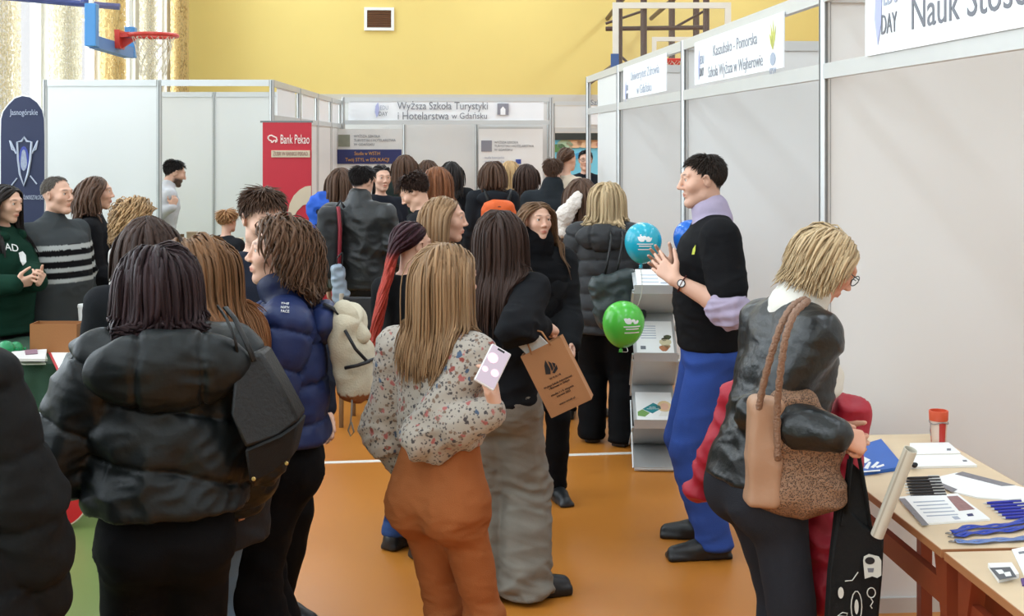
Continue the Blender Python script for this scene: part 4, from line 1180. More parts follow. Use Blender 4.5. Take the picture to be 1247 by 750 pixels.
# --- left booth
def g2(px, d): return gr(px, d)[:2]
LD, LD2, LH = 12.0, 15.2, CH + 74 * 12.0 / FPX
r = empty('exhibition_booth', (0, 0, 0), 0, 'white booth on the left with a wide blank panel and open top rail', 'booth')
A, B, C_ = g2(55, LD), g2(194, LD), g2(331, LD)
bay_wall(A, B, r, 1, LH); post(*A, r, LH); post(*B, r, LH); post(*C_, r, LH)
rail(B, C_, LH - .03, r)
D_ = g2(414, 18.3)
Bk, Ck = g2(183, LD2), g2(345, LD2)
BKH = CH + 59 * LD2 / FPX
Bm = g2(261, LD2)
bay_wall(Bk, Bm, r, 1, BKH); bay_wall(Bm, Ck, r, 1, BKH); post(*Bm, r, BKH)
for p_ in (Bk,): post(*p_, r, BKH)
# receding side with fascia frames
npt = 5; fr = [0, .30, .56, .80, 1]
pts = [C_ + (D_ - C_) * t for t in fr]
for i in range(4):
    rail(pts[i], pts[i+1], LH - .03, r); rail(pts[i], pts[i+1], LH - .36, r, name='lower_rail'); post(*pts[i+1], r, LH)
    panel(pts[i] + (pts[i+1] - pts[i]) * .16, pts[i] + (pts[i+1] - pts[i]) * .84, LH - .33, LH - .06, r, SIGN, name='sign_board')
    if i: panel(pts[i], pts[i+1], .06, LH - .39, r); rail(pts[i], pts[i+1], .03, r)
# --- far booth across the aisle
FD = 18.2
FH = CH + 52.5 * FD / FPX
r = empty('exhibition_booth', (0, 0, 0), 0, 'far white booth across the aisle end with a long lettered fascia', 'booth')
L0, L1, M0 = g2(418, FD), g2(671, FD), g2(497, FD)
post(*L0, r, FH); post(*L1, r, FH)
dirF = np.append((L1 - L0) / np.linalg.norm(L1 - L0), 0)
RF = np.stack([dirF, (0, 0, 1.0), np.cross(dirF, (0, 0, 1.0))], 1)
rail(L0, L1, FH - .03, r); rail(L0, L1, CH + 22 * FD / FPX, r, name='lower_rail')
sb = panel(L0 + .02 * (L1 - L0), L1 - .03 * (L1 - L0), CH + 23 * FD / FPX, FH - .06, r, SIGN, .01, 'sign_board')
def onF(px, py, d=FD, off=.03): return at(px, py, d) + RF[:, 2] * off
text('lettering', 'Wyższa Szkoła Turystyki', .155, onF(484, 129.3), RF, INK, sb, width=110 * FD / FPX)
text('lettering', 'i Hotelarstwa', .155, onF(484, 141.5), RF, INK, sb, width=62 * FD / FPX)
text('lettering', 'w Gdańsku', .12, onF(550, 141.5), RF, INK, sb, width=43 * FD / FPX)
logo_day(onF(459, 134), RF, 1.0, sb)
EMB = plain('emblem_grey', srgb(140, 140, 150), .6)
m = MB(); c = onF(612.5, 133)
m.prism([c + RF @ np.array((x, z, 0)) for x, z in ((-.08, -.08), (.08, -.08), (.08, .08), (-.08, .08))], RF[:, 2] * .004); m.build('emblem', EMB, sb)
m = MB(); m.prism([c + RF @ np.array((x, z, .005)) for x, z in ((-.035, -.08), (.035, -.08), (.035, .0), (0, .04), (-.035, 0))], RF[:, 2] * .002); m.build('emblem_arch', SIGN, sb)
# rear wall
RD = 19.0
Q0, Q1 = g2(405, RD), g2(668, RD)
bay_wall(Q0, Q1, r, 3, FH)
post(*Q0, r, FH); post(*Q1, r, FH)
# frames farther right of the far booth
r2 = empty('exhibition_booth', (0, 0, 0), 0, 'distant booth fascia seen past the end of the right row', 'booth')
U0, U1 = g2(674, 21.0), g2(790, 21.0)
panel(U0, U1, 2.1, 2.45, r2); rail(U0, U1, 2.06, r2); rail(U0, U1, 2.5, r2); post(*U0, r2); post(*U1, r2)
sg_ = panel(g2(713, 20.9), g2(745, 20.9), 2.15, 2.45, r2, SIGN, .01, 'sign_board')
text('lettering', 'Szkoła', .12, at(719, 125, 20.88), RF, INK, sg_); text('lettering', 'Gdańska', .12, at(719, 136, 20.88), RF, INK, sg_)
m = MB(); q0 = at(676, 166.5, 22.0); q1 = at(790, 166.5, 22.0); 
# dark hatch header and mural behind
r3 = empty('mural_board', gr(720, 23.0), 0, 'colourful painted mural board under a dark beam at the far end', 'mural')
def loc3(p): return np.array(p) - np.array(r3.location)
for (x0, x1, y0, y1, dd, nm, col) in ((674, 800, 162, 170.5, 22.9, 'dark_beam', srgb(48, 52, 48)), (674, 800, 170.5, 300, 23.0, 'mural_panel', srgb(120, 205, 232))):
    a0, a1 = at(x0, y1, dd), at(x1, y0, dd); a0[2] = max(a0[2], .02)
    m = MB(); m.box(loc3(((a0[0] + a1[0]) / 2, (a0[1] + a1[1]) / 2, (a0[2] + a1[2]) / 2)), (a1[0] - a0[0], .06, a1[2] - a0[2]), rz(-YAW)); m.build(nm, plain(nm + '_paint', col, .5, var=.12, vscale=1.5), r3)
rs = np.random.RandomState(2)
for (px, py, rr, col) in ((688, 176, .16, srgb(190, 220, 190)), (700, 175, .15, srgb(246, 206, 170)), (712, 174, .15, srgb(250, 214, 176)), (724, 175, .14, srgb(244, 196, 160)), (734, 177, .13, srgb(240, 170, 150)), (680, 180, .13, srgb(90, 140, 80)), (704, 190, .09, srgb(70, 160, 210)), (694, 200, .1, srgb(60, 150, 205))):
    c = loc3(at(px, py, 22.95)); m = MB(); ph = rs.rand(12) * .35 + .8
    m.prism([c + RF @ np.array((rr * ph[k] * math.cos(k * .5236), .6 * rr * ph[k] * math.sin(k * .5236), 0)) for k in range(12)], RF[:, 2] * .01); m.build('painted_shape', plain('mural_paint', col, .6), r3)
# ------------------------------------------------------------------ posters and banners
def board(name, x0, x1, y0, y1, d, mat, label, cat, th=.012, parent=None):
    a0, a1 = at(x0, y1, d), at(x1, y0, d); c = (a0 + a1) / 2
    if parent is None:
        root = empty(name, c, 0, label, cat)
        m = MB(); m.box((0, 0, 0), (np.linalg.norm((a1 - a0)[:2]), th, a1[2] - a0[2]), rz(-YAW)); o = m.build('sheet', mat, root); return root, o
    m = MB(); m.box(c - np.array(parent.location), (np.linalg.norm((a1 - a0)[:2]), th, a1[2] - a0[2]), rz(-YAW)); return m.build(name, mat, parent)
RC = np.stack([RT, (0, 0, 1.0), -FW], 1)
def ink(name, s, px, py, d, size, mat, parent, width_px=None, align='LEFT', R=None, off=.012):
    return text(name, s, size, at(px, py, d) - FW * off, RC if R is None else R, mat, parent, align=align, width=None if width_px is None else width_px * d / FPX)
PAPER = plain('white_paper', srgb(240, 240, 238), .6, var=.01); NAVY = plain('navy_print', srgb(38, 44, 96), .5); GOLD = plain('gold_print', srgb(206, 150, 70), .5)
d = 17.9
r, o = board('roll_up_poster', 403, 490, 157, 330, d, plain('poster_grey', srgb(216, 214, 210), .5), 'roll-up poster with a navy band at the left of the far booth', 'poster')
board('navy_band', 404, 489, 182, 199.5, d - .012, NAVY, None, None, parent=r)
board('photo_print', 462, 489, 217, 262, d - .012, plain('brown_photo', srgb(150, 104, 60), .5, var=.4, vscale=14), None, None, parent=r)
board('photo_print', 403, 420, 222, 262, d - .012, plain('blue_photo', srgb(70, 90, 130), .5, var=.4, vscale=14), None, None, parent=r)
board('emblem', 412, 426, 164, 178.5, d - .012, plain('emblem_grey_green', srgb(134, 136, 120), .6, var=.25, vscale=12), None, None, parent=r)
for i, t in enumerate(('WYŻSZA SZKOŁA', 'TURYSTYKI I HOTELARSTWA', 'W GDAŃSKU')): ink('lettering', t, 431, 166 + i * 5, d, .05, INK, o, [32, 51, 25][i])
ink('lettering', 'Studia w WSTiH', 447.5, 187, d, .07, GOLD, o, 31, 'CENTER', off=.024); ink('lettering', 'Twój STYL w EDUKACJI', 447.5, 194.5, d, .07, GOLD, o, 53, 'CENTER', off=.024)
d = 18.85
r, o = board('wall_poster', 583, 661, 157, 330, d, PAPER, 'tall white poster with a grey emblem on the right of the far booth', 'poster')
board('top_bar', 583, 661, 154.5, 157, d, ALU, None, None, parent=r)
board('emblem', 586, 599, 171, 184.5, d - .012, EMB, None, None, parent=r)
for i, t in enumerate(('WYŻSZA SZKOŁA', 'TURYSTYKI I HOTELARSTWA', 'W GDAŃSKU')): ink('lettering', t, 602, 173.5 + i * 4.5, d, .05, INK, o, [29, 48, 22][i])
for yy in (192, 196.5): ink('lettering', '- studia licencjackie', 588, yy, d, .05, INK_L, o, 26)
board('flag_print', 628, 634.5, 194, 199.5, d - .012, plain('flag_blue', srgb(60, 80, 160), .5), None, None, parent=r)
# red bank roll-up
d = 11.2
PEK = plain('red_banner_cloth', srgb(188, 30, 48), .45, var=.03)
r, o = board('roll_up_banner', 320, 379.5, 149, 400, d, PEK, 'tall red roll-up banner of a bank with white lettering', 'banner')
board('top_bar', 317, 381, 147, 149.4, d, ALU_D, None, None, parent=r)
WP = plain('white_print', srgb(240, 222, 214), .5); BEI = plain('beige_print', srgb(206, 186, 160), .5)
ink('lettering', 'Bank Pekao', 341.5, 170, d, .115, WP, o, 35)
# bison outline emblem
m = MB(); sc = d / FPX; oo = at(332, 169, d) - FW * .008
P = [(-5.5, 3), (-5.8, 0), (-4, 3.6), (-1, 4.2), (2, 2.6), (4.6, 1.6), (5.6, -1), (5, -4), (4, -4.6), (3.6, -2), (1.5, -2.4), (0, -4.6), (-1.2, -4.4), (-1.4, -2.4), (-4, -1.6), (-5, .4)]
a_ = [oo + RC @ np.array((x * sc, z * sc, 0)) for x, z in P]; m.tube(a_, .006, 4, closed=True); m.build('bison_emblem', WP, r, loc=None).location = -np.array(r.location)
board('beige_strip', 330.5, 377.5, 183, 191.5, d - .010, BEI, None, None, parent=r)
ink('lettering', 'ŻUBR W BANKU PEKAO', 333, 187.4, d, .05, plain('brown_print', srgb(150, 110, 100), .6), o, 42, off=.02)
m = MB()
arc = [(379, 226), (372, 227), (365, 231), (358, 238), (353, 248), (351, 258), (352, 272), (356, 268), (362, 257), (369, 250), (379, 247)]
m.prism([at(x, y, d) - FW * .009 - np.array(r.location) for x, y in arc], -FW * .002); m.build('beige_curve', BEI, r)
board('foot', 318, 382, 400, 407, d, ALU_D, None, None, parent=r, th=.2)
zf = at(318, 407, d)[2]
m = MB(); m.box(np.array((0, 0, zf / 2 - r.location[2])), (.4, .25, zf), rz(-YAW)); m.build('pedestal', ALU_D, r)
# navy flag banner with rounded top, shield and swords
d = 10.9
NV = plain('navy_flag_cloth', srgb(26, 35, 70), .55, var=.06)
r = empty('flag_banner', gr(27, d), 0, 'navy round-topped flag banner with a silver shield and swords', 'banner')
out_ = [(1, 330), (1, 165), (1.5, 145), (4, 136), (10, 128), (18, 120), (27, 117), (36, 118.5), (45, 125), (51, 134), (53.5, 145), (54, 165), (54, 240), (53, 330)]
m = MB(); m.prism([at(x, y, d) - np.array(r.location) for x, y in out_], FW * .012); o = m.build('flag_cloth', NV, r)
m = MB(); m.tube([at(x, y, d + .01) - np.array(r.location) for x, y in out_], .009, 6); m.build('frame', plain('white_edge', srgb(226, 226, 226), .5), r)
SIL = plain('silver_print', srgb(176, 182, 200), .5); ROY = plain('royal_print', srgb(54, 66, 150), .5)
def shp(name, pts, mat, off, tube=None, closed=True):
    m = MB(); P = [at(x, y, d) - FW * off - np.array(r.location) for x, y in pts]
    if tube: m.tube(P, tube, 5, closed=closed)
    else: m.prism(P, -FW * .001)
    return m.build(name, mat, r)
sh = [(30, 167), (27, 172), (22, 173), (23, 195), (25, 212), (29.5, 226), (34, 212), (37, 195), (38.5, 173), (33, 172)]
sh = [(30 + (x - 30) * 1.05, y) for x, y in sh]
for q in ((13.5, 173, 45, 224), (46, 173, 13, 228)):
    pass
shp('sword', [(20, 187), (13, 172)], SIL, .004, .008, False); shp('sword', [(39, 187), (46, 172)], SIL, .004, .008, False)
shp('sword', [(21, 217), (12.5, 228)], SIL, .004, .006, False); shp('sword', [(37, 214), (45, 224)], SIL, .004, .006, False)
shp('hilt', [(12, 171), (15, 182), (19, 184)], SIL, .005, .006, False); shp('hilt', [(46.5, 171), (44, 182), (40, 184)], SIL, .005, .006, False)
shp('shield_field', sh, NV, .006); shp('shield_border', sh, SIL, .008, .010)
shp('shield_oval', [(29.5 + 6 * math.sin(q), 193 - 15 * math.cos(q) ) for q in np.linspace(0, 6.283, 17)[:-1]], ROY, .009)
shp('crest_face', [(29.5 + 3.8 * math.sin(q) * (1 + .15 * math.cos(3 * q)), 195 - 13 * math.cos(q)) for q in np.linspace(0, 6.283, 17)[:-1]], plain('crest_grey', srgb(150, 156, 176), .6, var=.4, vscale=60), .011)
ink('lettering', 'Jasnogórskie', 13, 137, d, .07, SIL, o, 34); ink('lettering', 'LICEUM OGÓLNOKSZTAŁCĄCE', 15, 240.5, d, .05, SIL, o, 38); 
m = MB(); m.tube([(0, .03, 0), (0, .03, 1.2)], .015, 8); m.box((0, .03, .01), (.5, .35, .02)); m.build('stand', ALU_D, r)
# ------------------------------------------------------------------ garment materials
def cloth(name, rgb, rough=.85, bump=.25, bscale=320, **k): return plain(name, srgb(*rgb), rough, bump=bump, bscale=bscale, tint=True, spec=.12, **k)
def shell(name, rgb, rough=.42): return plain(name, srgb(*rgb), rough, bump=.28, bscale=24, tint=True, spec=.3, var=.1)
def leather(name, rgb, rough=.38): return plain(name, srgb(*rgb), rough, bump=.22, bscale=55, tint=True, spec=.5, var=.15, vscale=12)
BLACK_CLOTH = cloth('black_cloth', (20, 20, 22)); BLACK_SHELL = shell('black_puffer_shell', (21, 25, 26), .44); BLACK_TR = cloth('black_trouser_cloth', (12, 12, 14), .8)
DENIM = cloth('denim', (62, 84, 124), .85); DENIM_L = cloth('light_denim', (104, 130, 154), .85, var=.12, vscale=10)
SHOE = plain('black_shoe_leather', srgb(22, 23, 25), .42, tint=True, var=.1); SHOE_W = plain('pale_sneaker', srgb(196, 192, 186), .6, tint=True)
HM = lambda a, b: hair_mat(srgb(*a), srgb(*b))
H_BLACK = HM((24, 20, 20), (50, 42, 40)); H_DARK = HM((40, 27, 23), (74, 52, 42)); H_BROWN = HM((62, 43, 34), (104, 76, 58)); H_MID = HM((92, 66, 46), (142, 108, 78))
H_LIGHT = HM((114, 86, 58), (174, 138, 102)); H_AUB = HM((96, 56, 34), (146, 92, 58)); H_BLOND = HM((166, 136, 100), (216, 192, 152)); H_RED = HM((116, 24, 22), (176, 52, 40)); H_PLUM = HM((30, 20, 22), (62, 42, 44))
T = lambda *c: tuple(x / y for x, y in zip(srgb(*c), srgb(222, 176, 152)))
def far_person(label, px, d, H, yaw, hairm, hcol, top=None, tcol=(26, 27, 30), L=.34, style='long', sex='f', n=150, w=.013, head=(0, 0, 0), kind='jacket', trous=BLACK_TR, lean=0, side=0, arms=None, hb=.0155, hc=.017, wave=.004, seed=None, face=False, hood=0, collar=.0, skin=(1, 1, 1), e=None, hem=.48, tie=None, hk=None, tk=None, bk=None, shoe=SHOE):
    p = Human(label, px, d, H, yaw, sex, lean=lean, side=side, head=head, arms=arms, hb=hb, hc=hc, seed=seed if seed is not None else int(px), face=face, skin=skin)
    hl = HAIRLINE_M if sex == 'm' else HAIRLINE_F
    p.body(hairline=hl, haircol=T(*hcol), **(bk or {}))
    tk = tk or {}
    tm = top or (shell('shell', tcol) if kind == 'puffer' else leather('leather', tcol) if kind == 'leather' else cloth('cloth', tcol))
    if kind == 'puffer': a = dict(e=.035, se=.028, boxy=.7, quilt=.085, qamp=.012, wr=.004)
    elif kind == 'leather': a = dict(e=.02, boxy=.7, wr=.010)
    elif kind == 'sweater': a = dict(e=.012, boxy=.5, wr=.006)
    else: a = dict(e=.022, boxy=.75, wr=.009)
    if e: a['e'] = e
    a.update(tk)
    p.top({'puffer': 'puffer_jacket', 'leather': 'leather_jacket', 'sweater': 'sweater', 'coat': 'coat'}.get(kind, 'jacket'), tm, hem=hem, hood=hood, collar=collar, **a)
    p.bottoms('trousers', trous, thigh=.010, knee=.013, ankle=.02, h=max(hc, .021))
    p.shoes(shoe, h=.014)
    k = dict(n=n, L=L, w=w, style=style, wave=wave, hairline=hl, step=.04)
    if style == 'short': k.update(n=max(n, 260), w=.009, L=min(L, .06))
    if tie is not None: k.update(tie=tie, style='tail')
    k.update(hk or {})
    p.hair(hairm, **k)
    return p
# ------------------------------------------------------------------ people nearest the camera
# dark coat at the left edge
p = Human('person at the left edge in a long black padded coat, only shoulder visible', -97, 3.0, 1.66, 12, seed=11, hb=.013, hc=.0115, arms={'R': dict(out=.30, fwd=.12, bend=.12), 'L': dict()})
p.body(hairline=HAIRLINE_F, haircol=T(40, 30, 26))
p.top('padded_coat', shell('black_coat_shell', (9, 10, 11), .8), e=.045, se=.038, hem=.30, boxy=.8, flare=.15, quilt=.16, qamp=.010, wr=.008, wf=3)
p.bottoms('trousers', BLACK_TR); p.shoes(SHOE); p.hair(H_DARK, n=160, L=.30, w=.013)
# black puffer woman, back view
p = Human('person from behind in a shiny black hooded puffer jacket, dark plum hair', 202, 3.5, 1.60, -14, seed=12, hb=.010, hc=.0075, head=(-32, 12, 0), lean=4,
          arms={'L': dict(hand=None), 'R': dict(out=.20, fwd=.25, bend=.6)} if 0 else {'L': dict(out=.50, fwd=.10, bend=3.6, inx=.3), 'R': dict(out=.22, fwd=.2, bend=.8)})
p.body(hairline=HAIRLINE_F, haircol=T(46, 30, 32))
p.top('puffer_jacket', BLACK_SHELL, e=.055, se=.046, shr=.01, hem=.555, boxy=.85, quilt=.165, qamp=.015, wr=.012, wf=6, slant=.22, hood=1.55, k=.06)
p.bottoms('trousers', BLACK_TR, thigh=.014, knee=.018, ankle=.022, wr=.006)
p.shoes(SHOE); p.hair(H_PLUM, n=900, L=.40, w=.006, wave=.006, vol=1.9, back=.5)
# girl with very long chestnut hair
p = Human('person with very long chestnut hair in light blue jeans, between black puffer and navy jacket', 262, 3.95, 1.585, -58, seed=13, hb=.010, hc=.009, lean=6, side=1, bulk=.92, head=(-24, 8, 10), arms={'L': dict(out=.15, fwd=.3, bend=.9), 'R': dict(out=.15, fwd=.2, bend=.8)})
p.body(hairline=HAIRLINE_F, haircol=T(110, 70, 44))
p.top('jacket', shell('black_jacket_shell', (24, 25, 28), .6), e=.028, hem=.41, boxy=.6, wr=.008)
p.bottoms('jeans', DENIM_L, thigh=.006, knee=.010, ankle=.022, wr=.006); p.shoes(SHOE_W)
def ombre(v, s, V): a = np.clip((v - .25) / .6, 0, 1)[:, None]; return 1 + a * np.array((.40, .12, -.10))
p.hair(HM((92, 66, 46), (146, 104, 68)), n=950, L=.64, w=.0056, wave=.008, wfreq=2, vol=2.2, back=1.2, tcol=ombre)
# navy puffer girl in profile
NAVY_SH = shell('navy_puffer_shell', (35, 48, 92), .5)
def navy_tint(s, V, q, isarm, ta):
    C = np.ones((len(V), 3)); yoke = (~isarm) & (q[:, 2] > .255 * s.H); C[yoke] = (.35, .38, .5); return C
p = Human('person in profile facing left with wavy brown bob, navy puffer jacket, black trousers', 343, 4.3, 1.61, -92, seed=14, hb=.0048, hc=.0075, face=True, head=(-8, -4, 0),
          arms={'L': dict(out=.10, fwd=.22, bend=.75), 'R': dict(out=.10, fwd=.15, bend=.7)})
p.body(hairline=HAIRLINE_F, haircol=T(70, 50, 40), lips=(.75, .42, .42))
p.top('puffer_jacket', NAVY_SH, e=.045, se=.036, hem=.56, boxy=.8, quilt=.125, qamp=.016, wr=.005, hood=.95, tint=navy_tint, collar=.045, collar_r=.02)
p.bottoms('wide_trousers', BLACK_TR, thigh=.022, knee=.038, ankle=.06, hemz=.02, wr=.009); p.shoes(SHOE)
p.hair(HM((66, 46, 36), (124, 92, 68)), n=1150, L=.19, w=.0045, step=.016, style='bob', wave=.010, wfreq=8, vol=2.2, curl=.004, back=1.3, hairline=([0, 30, 52, 75, 95, 130, 180], [40, 38, 34, 20, 2, -28, -34]))
NAVY_P = p
# floral blouse girl
fm, nt, b = new_mat('floral_chiffon')
tc = nd(nt, 'ShaderNodeTexCoord')
def spots(scale, thr, soft, seed):
    mp = nd(nt, 'ShaderNodeMapping'); mp.inputs['Location'].default_value = (seed, seed * 2, seed * 3); nt.links.new(tc.outputs['Object'], mp.inputs[0])
    nz = nd(nt, 'ShaderNodeTexNoise'); nz.inputs['Scale'].default_value = scale * 2.2; nt.links.new(mp.outputs[0], nz.inputs['Vector'])
    va = nd(nt, 'ShaderNodeVectorMath', operation='SCALE'); va.inputs['Scale'].default_value = .6 / scale; nt.links.new(nz.outputs['Color'], va.inputs[0])
    ad = nd(nt, 'ShaderNodeVectorMath', operation='ADD'); nt.links.new(mp.outputs[0], ad.inputs[0]); nt.links.new(va.outputs[0], ad.inputs[1])
    v = nd(nt, 'ShaderNodeTexVoronoi'); v.inputs['Scale'].default_value = scale; nt.links.new(ad.outputs[0], v.inputs['Vector'])
    r_ = nd(nt, 'ShaderNodeMapRange'); r_.inputs['From Min'].default_value = thr + soft; r_.inputs['From Max'].default_value = thr; nt.links.new(v.outputs['Distance'], r_.inputs['Value'])
    return r_.outputs[0]
c = mixc(nt, srgb(168, 158, 146), srgb(168, 158, 146), 0.0)
c = mixc(nt, c, srgb(92, 84, 82), spots(85, .24, .10, 1.3)); c = mixc(nt, c, srgb(66, 60, 62), spots(36, .17, .06, 4.7))
c = mixc(nt, c, srgb(166, 92, 88), spots(21, .17, .06, 8.1)); c = mixc(nt, c, srgb(66, 84, 108), spots(19, .13, .05, 2.9)); c = mixc(nt, c, srgb(140, 62, 52), spots(18, .13, .05, 5.5)); c = mixc(nt, c, srgb(120, 96, 80), spots(40, .2, .08, 6.6))
nt.links.new(c, b.inputs['Base Color']); b.inputs['Roughness'].default_value = .8; b.inputs['Sheen Weight'].default_value = .15
p = Human('person from behind in a floral grey blouse and rust brown trousers looking at a phone', 535, 3.9, 1.575, 40, seed=15, hands=True, hb=.0052, hc=.0065, face=True, head=(30, 10, 0))
W = p.W
del p.root['label']; bpy.data.objects.remove(p.root)
p = Human('person from behind in a floral grey blouse and rust brown trousers looking at a phone', 535, 3.9, 1.575, 40, seed=15, hands=True, hb=.0052, hc=.0065, face=True, head=(20, 8, 0), bulk=.94,
          feet={'L': dict(x=.035, y=.03), 'R': dict(x=.0, y=.02)},
          arms={'L': dict(out=.19, fwd=.02, bend=.6, inx=.5), 'R': dict(hand=W(603, 500, 3.70), pole=(-.12, -.35, -1), dir=(-.25, .25, 1), palm=(-.8, -.45, .1), curl=.32, tc=.2)})
p.body(hairline=HAIRLINE_F, haircol=T(140, 108, 74))
p.top('floral_blouse', fm, e=.008, se=.015, shr=-.004, elbow=.005, hem=.618, boxy=.15, blouson=.004, wr=.010, wf=5.5, s_end=.93, k=.035)
p.bottoms('trousers', cloth('rust_trouser_cloth', (158, 94, 54), .8, var=.08), thigh=.000, knee=.004, ankle=.020, waist=.64, wr=.006, seat=.92, wf=5, h=.0085)
p.shoes(SHOE)
p.hair(H_LIGHT, n=1300, L=.315, w=.0044, wave=.003, wfreq=2, vol=1.0, col_var=.25)
FLORAL = p
# blonde woman bending over the right table
p = Human('blonde person with glasses in a black leather jacket bending over the right table', 926, 3.9, 1.665, 74, seed=16, hands=True, hb=.0055, hc=.0075, face=True, lean=16, hscale=.97, bulk=.92, head=(12, 37, 4))
W = p.W; bpy.data.objects.remove(p.root)
p = Human('blonde person with glasses in a black leather jacket bending over the right table', 926, 3.9, 1.665, 74, seed=16, hands=True, hb=.0055, hc=.0075, face=True, lean=16, hscale=.97, bulk=.92, head=(12, 37, 4),
          feet={'L': dict(y=.06), 'R': dict(y=-.08)},
          arms={'R': dict(hand=W(1020, 530, 3.62), pole=(.3, -.35, -1), dir=(.0, 1, -.35), palm=(-.7, 0, -.6), curl=.75), 'L': dict(hand=W(1010, 535, 3.95), pole=(-.4, -.5, -1), dir=(.6, .8, -.1), curl=.6)})
p.skin = np.array((.95, .82, .76)); p.body(hairline=HAIRLINE_F, haircol=T(190, 160, 118), blush=.2)
p.top('white_collar', cloth('cream_scarf_cloth', (226, 222, 212), .9), e=.006, hem=.62, sleeves=False, collar=.036, collar_r=.012, wr=.006, wf=9)
p.top('leather_jacket', leather('black_leather', (25, 27, 27), .36), e=.022, se=.018, hem=.50, boxy=.6, wr=.008, wf=4.5, s_end=.97, bust=False)
p.bottoms('trousers', cloth('charcoal_trouser_cloth', (42, 44, 50), .8), thigh=.010, knee=.014, ankle=.016, wr=.004, seat=1.05); p.shoes(SHOE)
p.hair(H_BLOND, n=1600, L=.138, w=.0042, style='bob', wave=.003, wfreq=4, vol=1.5, back=.5, part=.01, hang=.6)
BLONDE = p
m = MB(); gq = [p.hp(sx * .036, .092, .008) for sx in (-1, 1)]
for sx in (-1, 1):
    c = p.hp(sx * .034, .098, .006); a_ = np.linspace(0, 2 * math.pi, 19)[:-1]
    m.tube([c + p.Rh @ np.array((.024 * math.cos(q), 0, .019 * math.sin(q))) * p.hs for q in a_], .0016, 5, closed=True)
    m.tube([p.hp(sx * .058, .098, .010), p.hp(sx * .079, .085, .012), p.hp(sx * .083, .0, .012), p.hp(sx * .08, -.012, -.01)], .0016, 5)
m.tube([p.hp(-.010, .1, .010), p.hp(0, .114, .012), p.hp(.010, .1, .010)], .0016, 5)
m.build('glasses', plain('dark_green_frame', srgb(40, 62, 66), .3), p.root, smooth='all')
# man in black t-shirt
p = Human('x', 866, 5.93, 1.825, -84, 'm'); W = p.W; bpy.data.objects.remove(p.root)
p = Human('man in profile in black t-shirt over lilac shirt, blue trousers, palms together', 866, 5.93, 1.825, -84, 'm', seed=17, hands=True, hb=.0048, hc=.0075, face=True, head=(-4, 6, 0), belly=.02, lean=1, hscale=.96,
          feet={'L': dict(x=-.02, y=.0, yaw=-10), 'R': dict(x=.06, y=.0, yaw=6)},
          arms={'L': dict(hand=W(822, 341, 5.70), pole=(-.35, -.6, -1), dir=W(786, 306, 5.84) - W(822, 341, 5.70), palm=(.9, .2, .35), curl=.10, spread=1.6, tc=-.1),
                'R': dict(hand=W(816, 330, 6.04), pole=(.5, -.5, -1), dir=W(779, 298, 5.92) - W(816, 330, 6.04), palm=(-.9, .2, .35), curl=.06, spread=1.6, tc=-.1)})
p.body(hairline=HAIRLINE_M, haircol=T(52, 42, 36), stubble=.25, lips=(.82, .6, .58))
LILAC = cloth('lilac_shirt_cloth', (178, 166, 190), .85)
p.top('shirt', LILAC, e=.006, hem=.56, boxy=.3, collar=.034, collar_r=.014, s_end=-1.0, se=.002, wr=.002, wf=8)
p.top('t_shirt', cloth('black_jersey', (24, 24, 26), .9), e=.020, hem=.515, boxy=.75, s_end=-.72, se=.030, wr=.006)
p.rolled(LILAC)
p.bottoms('trousers', cloth('blue_trouser_cloth', (54, 82, 158), .8), thigh=.018, knee=.026, ankle=.036, hemz=.04, wr=.007, wf=3.5, h=.0095); p.shoes(SHOE, h=.009)
p.hair(HM((34, 27, 24), (66, 54, 46)), n=1700, L=.034, w=.0034, style='short', hairline=HAIRLINE_M, lift=.16, sweep=(.2, .35, 0))
MAN = p
# woman with centre dark hair and grey jeans
p = Human('x', 607, 5.35, 1.60, 14); W = p.W; bpy.data.objects.remove(p.root)
p = Human('person with long dark hair, black jacket and wide grey jeans, holding the paper bag', 607, 5.35, 1.595, 14, bulk=.92, seed=18, hands=True, hb=.0065, hc=.008, head=(6, 6, 0),
          feet={'L': dict(x=.0, y=-.05, yaw=30), 'R': dict(x=.03, y=-.04, yaw=60)},
          arms={'R': dict(hand=W(660, 399, 5.28), pole=(.15, -.55, -1), dir=(.5, .9, -.15), palm=(-.5, 0, -.9), curl=.9), 'L': dict(out=.12, fwd=.25, bend=.7)})
p.body(hairline=HAIRLINE_F, haircol=T(46, 34, 32))
p.top('jacket', cloth('black_fleece', (26, 27, 30), .85), e=.026, se=.022, hem=.50, boxy=.6, wr=.009)
p.bottoms('wide_jeans', cloth('faded_grey_denim', (128, 122, 112), .9, var=.16, vscale=14), thigh=.020, knee=.048, ankle=.072, hemz=.018, waist=.61, wr=.010, wf=5, pile=.5, h=.009)
p.shoes(SHOE, chunky=.03, sole=(.5, .5, .5), h=.008)
p.hair(H_DARK, n=750, L=.40, w=.006, wave=.003, vol=1.2)
DARKH = p
